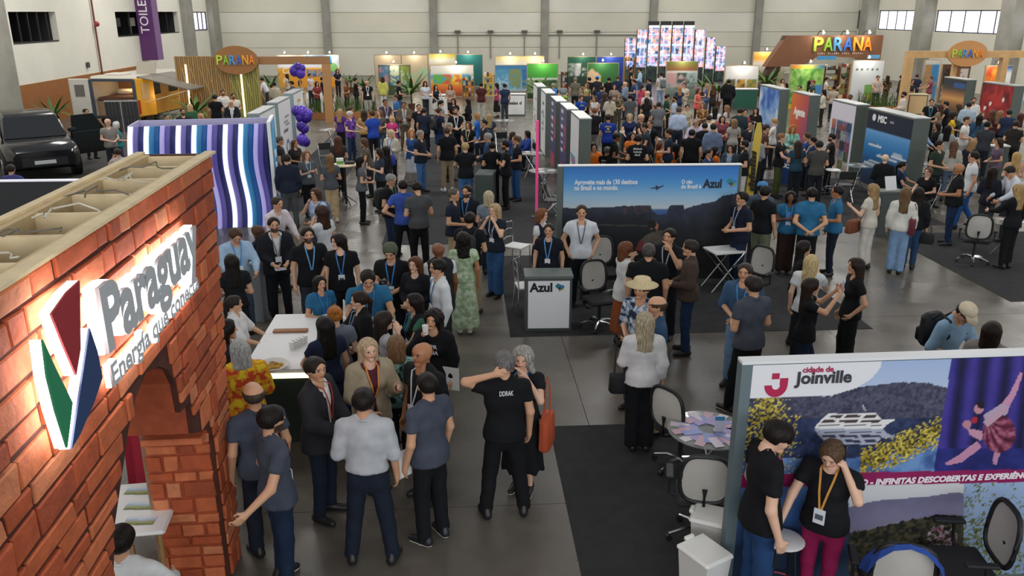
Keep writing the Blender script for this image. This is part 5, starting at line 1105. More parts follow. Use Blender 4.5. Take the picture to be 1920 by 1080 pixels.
def hat_mesh(kind, vox=.012):
    key = ('hat', kind)
    if key in _HC: return _HC[key]
    b = MB()
    if kind == 'cap':
        b.lathe([(.104, .03), (.108, .055), (.1, .09), (.075, .118), (.03, .133), (.002, .135)], (0, -.012, 0), 20)
        t = np.linspace(-1.1, 1.1, 9); o = np.stack([.1*np.sin(t), .03+.14*np.cos(t)**.6, .032-.03*np.cos(t)], 1); i = np.stack([.1*np.sin(t), .08*np.cos(t), .046+0*t], 1)
        b.add(np.vstack([i, o, i+(0, 0, .008), o+(0, 0, .008)]), [(k, k+1, 10+k, 9+k) for k in range(8)]+[(18+k, 27+k, 28+k, 19+k) for k in range(8)]+[(9+k, 10+k, 28+k, 27+k) for k in range(8)])
    elif kind == 'straw':
        b.lathe([(.19, .05), (.2, .058), (.112, .062), (.106, .13), (.09, .15), (.04, .142), (.002, .14)], (0, -.01, 0), 24)
    else:
        b.lathe([(.1, .0), (.108, .03), (.108, .07), (.09, .115), (.045, .14), (.002, .145)], (0, -.016, 0), 18)
    me = b.mesh('hat', None); me.polygons.foreach_set('use_smooth', np.ones(len(me.polygons), bool)); _HC[key] = me; return me
def shoe_mesh(part):
    key = ('shoe', part)
    if key in _HC: return _HC[key]
    pr = [pm((0, -.055, .05), (0, .02, .05), .046, .044, 1, .02), pm((0, .02, .045), (0, .145, .032), .044, .036, 1, .02), pm((0, -.045, .05), (0, -.035, .11), .042, .04, 1, .02)]
    if part == 'shoe': V, Q = nets(pr, .02, lambda G, d: np.maximum(d, .014-G[..., 2]))
    else: V, Q = nets([pm(p[0], p[1], p[2]+.005, p[3]+.005, 1, .02) for p in pr[:2]], .018, lambda G, d: np.maximum(np.maximum(d, .001-G[..., 2]), G[..., 2]-.022))
    me = quads(part, V, Q, True); _HC[key] = me; return me
ARMS = {'down': ((.245, -.02, 1.13), (.25, .06, .885)), 'pocket': ((.29, -.09, 1.14), (.2, .05, .95)), 'hip': ((.40, -.09, 1.15), (.19, .0, 1.02)),
        'back': ((.27, -.13, 1.13), (.05, -.19, .98)), 'front': ((.25, -.01, 1.13), (.06, .25, 1.08)), 'phone': ((.24, .04, 1.13), (.08, .28, 1.22)),
        'fold': ((.26, .09, 1.16), (-.08, .2, 1.19)), 'face': ((.25, .16, 1.22), (.085, .16, 1.47)), 'head': ((.37, .0, 1.47), (.12, -.08, 1.56)),
        'reach': ((.25, .17, 1.2), (.2, .42, 1.14)), 'raise': ((.25, .2, 1.34), (.12, .36, 1.56)), 'table': ((.25, .14, 1.17), (.17, .37, 1.06)),
        'lap': ((.24, .06, 1.16), (.1, .27, 1.03)), 'gest': ((.27, .05, 1.14), (.22, .3, 1.26)), 'carry': ((.25, -.01, 1.14), (.2, .2, 1.0)), 'swing': ((.26, -.16, 1.15), (.26, -.13, .9)),
        'ear': ((.27, .12, 1.28), (.12, .06, 1.5)), 'lean': ((.27, .1, 1.14), (.3, .26, .9)), 'side': ((.33, .04, 1.2), (.5, .14, 1.08)), 'behind': ((.28, -.15, 1.16), (.3, -.36, 1.04))}
SKIN = ['e3b79c', 'd09f7e', 'b07a57', '7d5037']
_PM = {}
PAT = {'dd9626': ('c8482c', 'e8c630'), '4f6f6c': ('16211f', '8fb4aa'), '8fa4bc': ('2c3648', 'dfe4ea'), 'a9bb9c': ('8fa680', 'c6d2b8'), '6a6452': ('37352a', '8c8468'), '8a6a44': ('5a2c24', 'c8a060'), '6a3c94': ('8a62b4', '4c2670'), '5a4c38': ('2c241c', 'a8946c')}
def cloth(col, kind='cloth'):
    if col in PAT:
        if ('pat', col) in _M: return _M['pat', col]
        m = bpy.data.materials.new('patterned_cloth'); m.use_nodes = True; nt = m.node_tree; b = nt.nodes['Principled BSDF']; b.inputs['Roughness'].default_value = .85; b.inputs['Specular IOR Level'].default_value = .2
        tc = nt.nodes.new('ShaderNodeTexCoord'); n = nt.nodes.new('ShaderNodeTexNoise'); n.inputs['Scale'].default_value = 13; n.inputs['Detail'].default_value = 2; nt.links.new(tc.outputs['Object'], n.inputs['Vector'])
        r = nt.nodes.new('ShaderNodeValToRGB'); r.color_ramp.interpolation = 'CONSTANT'; e = r.color_ramp.elements; e[0].position = 0; e[0].color = (*lin(PAT[col][0]), 1); e[1].position = .44; e[1].color = (*lin(col), 1); e2 = e.new(.56); e2.color = (*lin(PAT[col][1]), 1)
        nt.links.new(n.outputs['Fac'], r.inputs[0]); nt.links.new(r.outputs[0], b.inputs['Base Color']); _M['pat', col] = m; return m
    return mat(col, .85 if kind == 'cloth' else .6, noise=.12, nscale=9, bump=.25, bscale=180, spec=.25)
_HM = {}
def hairmat(col):
    if col in _HM: return _HM[col]
    m = bpy.data.materials.new('hair_'+col); m.use_nodes = True; nt = m.node_tree; b = nt.nodes['Principled BSDF']; L = nt.links
    tc = nt.nodes.new('ShaderNodeTexCoord'); mp = nt.nodes.new('ShaderNodeMapping'); mp.inputs['Scale'].default_value = (1, 1, .13); n = nt.nodes.new('ShaderNodeTexNoise'); n.inputs['Scale'].default_value = 85; n.inputs['Detail'].default_value = 3
    L.new(tc.outputs['Object'], mp.inputs['Vector']); L.new(mp.outputs[0], n.inputs['Vector']); r = nt.nodes.new('ShaderNodeValToRGB'); c = np.array(lin(col)); e = r.color_ramp.elements
    e[0].position = .32; e[0].color = (*(c*.45), 1); e[1].position = .7; e[1].color = (*np.minimum(c*1.5, 1), 1); L.new(n.outputs['Fac'], r.inputs[0]); L.new(r.outputs[0], b.inputs['Base Color'])
    u = nt.nodes.new('ShaderNodeBump'); u.inputs['Strength'].default_value = .6; u.inputs['Distance'].default_value = .01; L.new(n.outputs['Fac'], u.inputs['Height']); L.new(u.outputs[0], b.inputs['Normal'])
    b.inputs['Roughness'].default_value = .5; b.inputs['Specular IOR Level'].default_value = .2; _HM[col] = m; return m
FIG = []
def P(hx, hy, face, h, hair, top, bot, arms='down,down', lb='', sk=1, pose='stand', lean=0., hy_=0., hp=0., fem=None, beard=False, lan=None, badge=True,
      hat=None, shoe='1d1c1c', sole=None, build=1., hem=None, free=False):
    """hx, hy: pixel of the crown; face: 0 towards the viewer, 90 right, 180 away, 270 left"""
    hk, hc = (hair.split(':')+['221a16'])[:2]
    fem = (hk in ('long', 'curly', 'pony', 'bun', 'bob', 'wavy')) if fem is None else fem
    tk, tc = top.split(':')[:2]; t2 = (top.split(':')+['e8e6e2', ''])[2]; bk, bc = bot.split(':')[:2]
    rng = random.Random(int(hx*7+hy*13)); s = h/1.75
    sit = pose == 'sit'; hz = .52 if sit else .93
    # ---- joints
    w = (.93 if fem else 1.)*build
    la = R(lean); cl, sl_ = math.cos(la), math.sin(la)
    def U(p):
        p = np.array(p, float); y, z = p[1], p[2]-.93
        return np.array([p[0], y*cl+z*sl_, hz+z*cl-y*sl_])
    hipx = .09*(1.04 if fem else 1.)*build
    if sit: K = [(-.11, .4, .52), (.11, .4, .52)]; A = [(-.11, .38, .09), (.11, .36, .09)]
    elif pose == 'walk': K = [(-.095, .13, .52), (.095, .0, .49)]; A = [(-.095, .2, .085), (.1, -.24, .13)]
    elif pose == 'stride': K = [(-.095, .2, .54), (.095, -.05, .5)]; A = [(-.095, .36, .09), (.1, -.34, .12)]
    elif pose == 'wide': K = [(-.14, .02, .5), (.14, .02, .5)]; A = [(-.19, -.01, .085), (.19, -.01, .085)]
    elif pose == 'cont': K = [(-.13, .05, .5), (.1, 0, .5)]; A = [(-.17, .06, .085), (.09, -.02, .085)]
    else: j = rng.uniform(-.02, .03); K = [(-.105, .015+j, .5), (.105, .02-j, .5)]; A = [(-.115, -.01+j, .085), (.115, -.01-j, .085)]
    if fem and not sit: K = [(x*.85, y, z) for x, y, z in K]; A = [(x*.75, y, z) for x, y, z in A]
    an = arms.split(','); an = an if len(an) == 2 else an*2
    E = []; W_ = []; SH = []
    for i, sg in enumerate((-1, 1)):
        e, q = ARMS[an[i]]; SH.append(U((sg*.19*w, -.005, 1.405))); E.append(U((sg*(e[0]+.19*w-.19), e[1], e[2]))); W_.append(U((sg*(q[0]+(.19*w-.19)*.6), q[1], q[2])))
    hpv = U((0, -.012, 1.5)); ph, yw = R(hp+lean*.5), R(hy_); HR = Matrix.Rotation(yw, 4, 'Z') @ Matrix.Rotation(-ph, 4, 'X'); hc_ = hpv+np.array(HR)[:3, :3]@np.array((0, .032, .125)); nk = U((0, -.012, 1.46))
    bw = build**.5
    tor = [(.93, .168*w, .64*bw), (1.08, (.128 if fem else .142)*w*bw, .66*bw), (1.28, (.152 if fem else .168)*w, .62*bw), (1.39, .135*w, .6)]
    def torso(inf, lo=.86, k=.05):
        r = []
        for (z0, r0, f0), (z1, r1, f1) in zip(tor[:-1], tor[1:]): r.append(pm(U((0, 0, z0)), U((0, 0, z1)), r0+inf, r1+inf, (f0+f1)/2+inf*.8, k))
        r.append(pm(U((-.14*w, -.005, 1.395)), U((.14*w, -.005, 1.395)), .058+inf, .058+inf, 1, .05))
        if fem: r += [pm(U((-.068, .075, 1.265)), U((.068, .075, 1.265)), .058+inf*.8, .058+inf*.8, 1, .05)]
        if build > 1.06: r += [pm(U((0, .05, 1.04)), U((0, .05, 1.1)), .13*build+inf, .13*build+inf, .8, .06)]
        return r
    HP = [np.array((sg*hipx, 0, hz-.02)) for sg in (-1, 1)]; K = [np.array(q) for q in K]; A = [np.array(q) for q in A]
    def legs(i0, i1, i2, top_=0.):
        r = []
        for i in (0, 1):
            r += [pm(HP[i], K[i], .087*w*(1.05 if fem else 1)+i0, .057+i1, 1, .025), pm(K[i], A[i], .055+i1, .038+i2, 1, .02)]
        return r
    # ---- where it stands
    xt = hx; top_z = (hc_[2]+(.118 if hk in ('buzz', 'side', 'bald') else .132)+(.02 if hat else 0))*s
    def spot(tz, k):
        g = at(hx, hy, tz); th_ = math.atan2(-g[1], -g[0])+R(face); rz = th_-PI/2; o = hc_[:2]*k
        return g[0]-(o[0]*math.cos(rz)-o[1]*math.sin(rz)), g[1]-(o[0]*math.sin(rz)+o[1]*math.cos(rz)), rz
    best = None; gd = math.hypot(*at(hx, hy, top_z)[:2])
    for dd, dx in [(a_, b_) for b_ in (0, .09, -.09, .18, -.18) for a_ in (0, .12, -.12, .24, -.24, .36, -.36, .48, -.48, .6, -.6)]:
        if (abs(dx) > .1 and gd < 14) or (free and (dd or dx)): continue
        k = s*(1-dd*(CH-top_z)/gd/top_z)
        if abs(k/s-1) > .09: continue
        x_, y_, r_ = spot(top_z*k/s, k); x_ += dx; cl_ = 9.
        for ob in OBST:
            if ob[0] == 'c': c = math.hypot(x_-ob[1], y_-ob[2])-ob[3]
            else:
                ca, sa = math.cos(ob[3]), math.sin(ob[3]); lx = (x_-ob[1])*ca+(y_-ob[2])*sa; ly = -(x_-ob[1])*sa+(y_-ob[2])*ca
                ex, ey = max(-lx, lx-ob[4]), max(-ly, ly-ob[5]); c = math.hypot(max(ex, 0), max(ey, 0)) if max(ex, ey) > 0 else max(ex, ey)
            cl_ = min(cl_, c)
        sc = min(cl_, .21)-abs(dd)*.03-abs(dx)*.3
        if best is None or sc > best[0]+1e-6: best = (sc, x_, y_, r_, k)
    _, gx, gy, rz, s = best; OBST.append(('c', gx, gy, .21))
    dist = math.hypot(gx, gy)
    lod = 0 if dist < 12.5 else 1 if dist < 24 else 2
    vb, va, vs, vp, vh, vr = ((.036, .014, .024, .027, .0095, .013), (.062, .024, .04, .044, .017, .022), (.095, .036, .058, .066, .027, .034))[lod]
    root = thing('person', lb, 'person', (gx, gy, 0), rz, None); root.scale = (s, s, s)
    FIG.append((hx, hy, lb, dist))
    # ---- skin
    def hand(i):
        d = W_[i]-E[i]; d /= np.linalg.norm(d); sg = (-1, 1)[i]; up = np.array((0, 0, 1.)); si = np.cross(d, (0, 1, 0)) if abs(d[2]) > .75 else np.cross(d, up)
        si = np.array((0, 1., 0)) if abs(d[2]) > .75 else np.array((0, 0, 1.)); si = si-d*(si@d); si /= np.linalg.norm(si); nn = np.cross(d, si)
        inn = nn if (nn@np.array((-sg, 0, 0)) > 0) else -nn
        w0 = W_[i]; r = [pm(w0, w0+d*.05, .026, .03, 1, .012)]
        if lod == 2: return r+[pm(w0+d*.05, w0+d*.13+inn*.02, .032, .022, 1, .01)]
        for f, o in enumerate((-.03, -.01, .01, .029)):
            ln = (.062, .072, .078, .07)[f]; b0 = w0+d*.085+si*o; b1 = b0+d*ln*.55+inn*.014; b2 = b1+d*ln*.4+inn*.032
            r += [pm(w0+d*.03+si*o*.7, b0, .0165, .0115, 1, .006), pm(b0, b1, .0108, .01, 1, .003), pm(b1, b2, .01, .0085, 1, .003)]
        t0 = w0+d*.03+si*.026; t1 = t0+d*.03+si*.03+inn*.012; r += [pm(t0, t1, .016, .0125, 1, .006), pm(t1, t1+d*.034+inn*.016+si*.004, .0125, .0095, 1, .003)]
        return r
    Vs, Qs, Cs = [], [], []; n0 = 0; skc = srgb(SKIN[sk] if isinstance(sk, int) else sk)
    def addm(V, Q, col):
        nonlocal n0
        Vs.append(V); Qs.append(Q+n0); Cs.append(col if col.ndim == 2 else np.tile(col, (len(V), 1))); n0 += len(V)
    foot = [pm(A[i]+(0, 0, -.01), A[i]+(0, .05, -.045), .03, .022, 1, .02) for i in (0, 1)]
    V, Q = nets(torso(-.016)+(legs(-.014, -.008, -.004) if bk[:5] in ('pants', 'jeans', 'wide', 'slim') else legs(-.004, -.002, 0))+foot+[pm(nk+(0, 0, -.03), nk+(0, 0, .06), .056*w, .053*w, 1, .04)], vb); addm(V, Q, skc)
    for i in (0, 1):
        V, Q = nets([pm(SH[i], E[i], .05*w, .041*w, 1, .02), pm(E[i], W_[i], .041*w, .028*w, 1, .02)]+hand(i), va); addm(V, Q, skc)
    V, Q = head_mesh(vh, fem); col = head_color(V, SKIN[sk] if isinstance(sk, int) else sk, hc, beard, hk not in ('bald', 'side'))
    Hm = Matrix.Translation(Vector(hc_)) @ HR
    Hn = np.array(Hm); addm(V@Hn[:3, :3].T+Hn[:3, 3], Q, col)
    me = quads('body', np.vstack(Vs), np.vstack(Qs), True); setcol(me, np.vstack(Cs)); me.materials.append(M_SKIN)
    def part(name, me_, m=None, mtx=None, par=root, label=None):
        o = bpy.data.objects.new(name, me_); C.objects.link(o); o.parent = par
        if m is not None:
            if not me_.materials: me_.materials.append(m)
            o.material_slots[0].link = 'OBJECT'; o.material_slots[0].material = m
        if mtx is not None: o.matrix_basis = mtx
        if label: o['label'] = label
        return o
    part('body', me)
    # ---- hair and hat
    if hk != 'bald': part('hair', hair_mesh(hk, vr), hairmat(hc), Hm)
    if hat: part('hat', hat_mesh(hat.split(':')[0]), mat(hat.split(':')[1], .8, noise=.08), Hm)
    # ---- top
    ph1 = rng.uniform(0, 6)
    def wr(G, d, a): return d+a*(nz(G, 26, ph1)+.6*np.sin(G[..., 2]*38+G[..., 0]*14+ph1)*np.sin(G[..., 0]*17-G[..., 2]*5))
    def shirt(inf, hemz, slv, neck=.075, opn=False, extra=()):
        pr = torso(inf)+[pm(U((0, 0, hemz)), U((0, 0, .95)), tor[0][1]+inf+(.034 if hemz < .94 else .012), tor[0][1]+inf+(.02 if hemz < .94 else 0), (.76 if hemz < .94 else .66)*bw+inf*.5, .04)]+list(extra); sl = []
        for i in (0, 1):
            if slv > 0:
                f = min(slv, 1.); b = SH[i]+(E[i]-SH[i])*f
                sl.append(pm(SH[i], b, .053*w+inf*.8+.004, .047*w+inf+.006, 1, .03, slv <= 1))
                if slv > 1:
                    b2 = E[i]+(W_[i]-E[i])*(slv-1); sl.append(pm(E[i], b2, .045*w+inf+.004, (.034+.01*(2-slv))*w+inf*.8, 1, .02, True))
        hcut = U((0, 0, hemz)); nn = U((0, .055, 1.485)); ax_ = U((0, 0, 1.93))-U((0, 0, .93))
        def post(G, d):
            d = wr(G, d, .0045)
            d = np.maximum(d, -(np.linalg.norm(G-nn, axis=-1)-neck))
            if opn:
                T = G-U((0, 0, .93)); zz = T@ax_+.93
                wd = np.interp(zz, (.7, .95, 1.08, 1.42, 1.5), (.07, .02, .012, .06, .07)) if opn != 'wide' else np.interp(zz, (.7, 1.08, 1.42, 1.5), (.1, .075, .065, .07))
                d = np.where(G[..., 1] > U((0, .03, 1.2))[1]-.02, np.maximum(d, wd-np.abs(G[..., 0])), d)
            return d
        return nets(pr, vs, post, sl, lambda G, d: np.maximum(d, -((G-hcut)@ax_))), pr+sl
    sp = {'tee': (.014, .55, .86), 'polo': (.014, .58, .86), 'shirt': (.016, 1.97, .98), 'rolled': (.014, 1.12, .97), 'loose': (.026, 1.7, .8), 'blouse': (.019, 1.9, .88), 'tank': (.012, .0, .88), 'blazer': (.016, 1.9, .98), 'open': (.014, .5, .9),
          'dress': (.016, .5, .93), 'hood': (.032, 1.97, .84), 'crop': (.016, 1.7, 1.0), 'vest': (.014, .5, .9), 'untuck': (.022, 1.15, .84), 'long': (.018, 1.95, .86)}[tk]
    hemz = hem if hem else sp[2]
    if sit: hemz = max(hemz, .93)
    skirt = []
    (V, Q), tpr = shirt(sp[0], hemz, sp[1] if tk not in ('blazer', 'vest', 'open') else (1.9 if tk == 'blazer' else .5))
    inner = tk in ('blazer', 'vest', 'open')
    part({'tee': 'tshirt', 'polo': 'polo_shirt', 'tank': 'tank_top', 'dress': 'bodice', 'hood': 'sweatshirt'}.get(tk, 'shirt'), quads('top', V, Q, True), cloth(t2 if inner else tc))
    if inner:
        (V, Q), tpr = shirt(.034, .8 if not sit else .93, 1.86 if tk in ('blazer', 'open') else 0, .1, 'wide' if tk != 'blazer' else True)
        part('jacket' if tk != 'vest' else 'vest', quads('jacket', V, Q, True), cloth(tc))
    if tk in ('polo', 'shirt', 'rolled', 'blazer', 'untuck') and lod < 2:
        ring = []
        for a in np.linspace(-2.5, 2.5, 11): ring.append(U((.062*w*math.sin(a), -.012-.062*math.cos(a)*1.05, 1.487-.03*abs(a)/2.5+(-.012 if abs(a) > 2 else 0))))
        mbk = MB().tube(ring, .013, 6); part('collar', mbk.mesh('collar', None), cloth(t2 if tk == 'blazer' else tc))
    # ---- bottom
    if bk in ('pants', 'jeans', 'wide', 'shorts', 'slim'):
        i0, i1, i2 = {'pants': (.006, .022, .03), 'jeans': (.004, .016, .024), 'slim': (.003, .01, .014), 'wide': (.01, .032, .052), 'shorts': (.025, .035, .03)}[bk]
        pr = legs(i0, i1, i2)+[pm(np.array((0, 0, hz-.03)), U((0, 0, 1.02)), .165*w+.002, .14*w*bw, .66*bw, .04)]
        wz = U((0, 0, 1.03)); kz = K[0][2] if bk == 'shorts' else None
        def post(G, d):
            d = wr(G, d, .005)
            if not sit: d = np.maximum(d, G[..., 2]-wz[2])
            if kz: d = np.maximum(d, (kz-.02)-G[..., 2]) if not sit else d
            else: d = np.maximum(d, .065-G[..., 2])
            return d
        V, Q = nets(pr, vp, post); part('shorts' if bk == 'shorts' else 'jeans' if bk == 'jeans' else 'trousers', quads('bottom', V, Q, True), cloth(bc))
    else:  # skirt or dress skirt, bk = skirt<hem in cm>
        hm = int(bk[5:])/100.; rb = .17+.11*(.95-hm)
        if sit: pr = legs(.03, .04, .03)+[pm((0, 0, hz-.03), U((0, 0, 1.02)), .17, .145, .68, .05)]
        else: pr = [pm((0, .0, 1.03), (0, .01, .92), .155*w, .19*w, .72, .03), pm((0, .01, .94), (0, .01, hm), .188*w, rb, .8, .02, True)]
        def post(G, d):
            a = np.arctan2(G[..., 1], G[..., 0]); return d+.012*np.sin(a*9+ph1)*np.clip((.95-G[..., 2])*2, 0, 1)
        V, Q = nets(pr, vp, post); part('skirt', quads('skirt', V, Q, True), cloth(bc))
    # ---- shoes
    for i in (0, 1):
        t = Matrix.Translation((A[i][0], A[i][1]+.005, max(A[i][2]-.085, 0))) @ Matrix.Rotation((.22, -.22)[i]*(.6 if fem else 1), 4, 'Z')
        so = part('shoe', shoe_mesh('shoe'), mat(shoe, .45), t)
        if lod < 2: part('sole', shoe_mesh('sole'), mat(sole or '2a2827', .6), Matrix.Identity(4), so)
    # ---- lanyard and badge
    if lan:
        path = [(-.062, -.02, 1.49), (-.066, .02, 1.455), (-.055, 0, 1.38), (-.035, 0, 1.27), (-.008, 0, 1.12)]
        def sy(x, z):
            c0 = U((x, 0, z)); yy = np.linspace(.02, .34, 65); pts = np.stack([np.full(65, c0[0]), c0[1]+yy, np.full(65, c0[2])], 1)
            dd = evalp(pts, tpr) if not inner else evalp(pts, tpr)
            k = np.where(dd < 0)[0]; return pts[k[-1] if len(k) else 20, 1]+.013
        b = MB(); hw = .009 if lod < 2 else .013
        for sg in (-1, 1):
            pts = []
            for j, q in enumerate(path):
                u0 = U((sg*q[0], q[1], q[2])); y = u0[1] if j < 1 else sy(sg*q[0], q[2]); pts.append((u0[0], y, u0[2]))
            pts = np.array(pts); side = np.array((hw, 0, 0)); nP = len(pts)
            b.add(np.vstack([pts-side, pts+side, pts-side-(0, .004, 0), pts+side-(0, .004, 0)]), [(j, j+1, nP+j+1, nP+j) for j in range(nP-1)]+[(2*nP+j, 3*nP+j, 3*nP+j+1, 2*nP+j+1) for j in range(nP-1)])
        part('lanyard', b.mesh('lanyard', None), mat(lan, .6))
        if badge:
            q = pts[-1]; part('name_badge', MB().box(-.048, .048, -.004, .003, -.14, 0).mesh('badge', None), mat('e6e7ea', .5), Matrix.Translation((0, q[1]+.006, q[2]+.01)))
            if lod == 0: part('badge_print', MB().box(-.034, .034, .0035, .0045, -.1, -.05).mesh('badge_print', None), mat('58606c', .5), Matrix.Translation((0, q[1]+.006, q[2]+.01)), label='grey printed block on the badge')
    root['_w'] = 0; del root['_w']
    # ---- world position of a hand, for things held
    ca, sa = math.cos(rz), math.sin(rz)
    def wpt(p): return np.array((gx+s*(p[0]*ca-p[1]*sa), gy+s*(p[0]*sa+p[1]*ca), s*p[2]))
    root_info = dict(L=wpt(W_[0]+(W_[0]-E[0])/np.linalg.norm(W_[0]-E[0])*.09), R=wpt(W_[1]+(W_[1]-E[1])/np.linalg.norm(W_[1]-E[1])*.09), rz=rz, wpt=wpt, U=U, s=s, root=root, pr=tpr, g=(gx, gy))
    if sit and hx > 400:
        cv, sv = math.cos(rz), math.sin(rz); put_tree('fc', folding_chair, (gx-.04*-sv, gy-.04*cv, .006), rz+PI, 'black folding chair occupied by the '+lb.replace('seated ', ''), 'chair', 'black folding chairs')
    return root_info
# ================================================================ the crowd
def q(x, y, face, sex, hair, top, bot, arms, lb, **k):
    h = k.pop('h', 1.76 if sex == 'm' else 1.64)
    return P(x, y, face, h, hair, top, bot, arms, 'person '+lb, fem=(sex == 'f'), **k)
def held(p, side, m, name, mtl, label, cat, dz=0., rz=None):
    o = m.build(name, mtl, None, True); o.location = tuple(float(v) for v in p[side]+np.array((0, 0, dz))); o.rotation_euler = (0, 0, p['rz'] if rz is None else rz); return tag(o, label, cat)
def phone(p, side, label, c='20242c'): return held(p, side, MB().box(-.037, .037, -.005, .005, -.02, .13, c=.004), 'phone', mat(c, .3), label, 'phone')
def cup(p, side, label, c='ece9e4'): return held(p, side, MB().cyl((0, .03, -.05), (0, .03, .06), .03, .038, 12), 'cup', mat(c, .5), label, 'cup')
def papers(p, side, label, c='e6e6e4'): return held(p, side, MB().box(-.1, .1, .0, .006, -.04, .24), 'paper', mat(c, .5), label, 'paper')
def bag(p, pos, size, col, label, cat='bag', name='tote_bag', strap=None, words=None):
    """a bag hanging at body position pos (person space); strap: highest point of the strap"""
    w = p['wpt'](p['U'](pos)); t = thing(name, label, cat, w, p['rz']); a, b, c = size
    V = []; f = []
    for z, s in ((0, .92), (-.12*c, 1), (-.9*c, 1.08), (-c, .9)):
        for i in range(12): an = i*PI/6; cx, sx = math.cos(an), math.sin(an); V.append((a*s*math.copysign(abs(cx)**.5, cx), b*s*math.copysign(abs(sx)**.7, sx)*(.45 if z == 0 else 1), z))
    for i in range(3): f += [(i*12+k, i*12+(k+1) % 12, i*12+12+(k+1) % 12, i*12+12+k) for k in range(12)]
    f += [tuple(range(12)), tuple(range(36, 48))[::-1]]; MB().add(V, f).build('bag_body', mat(col, .7, noise=.1, nscale=12), t, True)
    hgt = strap if strap else .16
    MB().tube([(-a*.5, 0, -.01), (-a*.4, 0, hgt*.7), (0, 0, hgt), (a*.4, 0, hgt*.7), (a*.5, 0, -.01)], .009, 6).build('handle', mat(col, .6), t)
    if words: text(words, .1, t, -a*.7, -c*.6, -b-.02, mat('a03040', .6), fitw=a*1.4)
    return t
def backpack(p, col, label):
    U = p['U']; w = p['wpt'](U((0, -.2, 1.0))); t = thing('backpack', label, 'backpack', w, p['rz']); s = p['s']; t.scale = (s,)*3
    MB().box(-.15, .15, -.11, .07, 0, .42, c=.06).build('pack', mat(col, .7), t, True); MB().box(-.11, .11, -.16, -.09, .04, .22, c=.03).build('pocket', mat(col, .7), t, True)
    for sx in (-1, 1): MB().tube([(sx*.1, .06, .38), (sx*.12, .17, .48), (sx*.13, .31, .43), (sx*.14, .33, .25), (sx*.16, .2, .06), (sx*.12, .05, .05)], .016, 6).build('strap', mat(col, .7), t, True)
    return t
def backtext(p, rows, z=1.32, col='e4e6ea', front=False):
    U = p['U']; yy = np.linspace(.02, .36, 60)*(1 if front else -1)
    for k, (s_, w_) in enumerate(rows):
        zz = z-.075*k; c0 = U((0, 0, zz)); pts = np.stack([np.full(60, c0[0]), c0[1]+yy, np.full(60, c0[2])], 1); i = np.where(evalp(pts, p['pr']) < 0)[0]; y = pts[i[-1] if len(i) else 20, 1]
        o = text(s_, .07, p['root'], 0, 0, 0, mat(col, .6), 'shirt_print', .001, .001, 'CENTER', fitw=w_)
        o.rotation_euler = (0, 0, PI if front else 0); o.location = (c0[0], y+(.012 if front else -.012), c0[2])
BK = '15161a'; NV = '1d2536'; JE = '2c3f5e'; JL = '6f8fb4'; WH = 'dfe0e0'; LBL = '2f78c0'; KH = 'a08c6c'; TEAL = '2c6a92'; SL = '454b59'; OR = 'dd7424'; HB = '1c1613'; HBR = '4a3222'; BL = 'b39468'; GH = '7a7774'
# ---- front left
a = q(680, 726, 168, 'm', 'short:'+HB, 'rolled:b4b8bd', 'pants:1b2231', 'front,down', 'in pale grey shirt and navy trousers seen from behind', lan='3a7fc0', badge=False, pose='wide')
a = q(800, 699, 222, 'm', 'buzz:'+HB, 'polo:'+SL, 'pants:14161b', 'down,down', 'in slate polo and black trousers holding white papers, back turned', sole='d6cfbd', shoe='20232a', hy_=-20); papers(a, 'L', 'white papers hanging from the hand of the slate polo person')
q(590, 668, 62, 'm', 'short:2a221d', 'blazer:2b2b2f:e6e4e0', 'jeans:1c2535', 'lap,lap', 'in dark suit jacket and jeans with red lanyard, smiling sideways', lan='a83a34', badge=False, hy_=-25)
q(690, 633, 18, 'f', 'long:b8a081', 'blazer:a5977f:5a2a38', 'pants:26211f', 'gest,lap', 'in beige blazer with colourful necklace, laughing', h=1.72, lan='d98a3a', badge=False, sk=0)
q(790, 643, 312, 'm', 'bald', 'polo:17181c', 'pants:17181c', 'down,down', 'in black polo with white badge beside the beige blazer', sk=2, lan='c9ccd0', build=1.08)
q(742, 627, 178, 'f', 'bob:7a5c40', 'tee:4f6f6c', 'pants:17181c', 'front,front', 'in green leaf patterned shirt seen from behind', h=1.62)
a = q(812, 580, 335, 'f', 'curly:'+HB, 'hood:141518', 'pants:1a1b20', 'down,face', 'in black university sweatshirt drinking from a small cup', sole='e8e6e0'); cup(a, 'R', 'small white cup at the mouth of the sweatshirt wearer'); papers(a, 'L', 'white brochure held by the black sweatshirt wearer'); backtext(a, [('UFPR', .2), ('ılıOGIA', .22)], 1.3, front=True)
q(775, 549, 288, 'f', 'long:'+HB, 'vest:1b1b1e:3f6f58', 'pants:17181c', 'table,down', 'in black vest over green sleeves with blue lanyard', lan=LBL)
q(720, 582, 105, 'f', 'long:2a1f1a', 'tee:b9bcc2', 'pants:1d1e24', 'down,face', 'with hand at the mouth in pale grey top', sk=0)
a = q(672, 545, 282, 'f', 'pony:2b1d18', 'open:17171a:22222a', 'pants:17181c', 'carry,table', 'in black cardigan with a white tote bag', sk=0, lan='8fb4d8', build=1.1); bag(a, (.28, .16, .98), (.17, .05, .36), 'c9c6c4', 'pale tote bag with red FLOT lettering', strap=.2, words='FLOT')
a = q(607, 592, 205, 'f', 'long:191512', 'dress:1f2740', 'skirt45:1f2740', 'table,down', 'in navy dress with long dark hair, back turned'); bag(a, (.2, .02, .95), (.15, .05, .42), '24489a', 'royal blue tote bag hanging beside the navy dress', strap=.45)
q(612, 573, 185, 'f', 'bun:a5662c', 'tee:6d7480', 'pants:22252c', 'front,front', 'with ginger bun hidden behind the navy dress', sk=0)
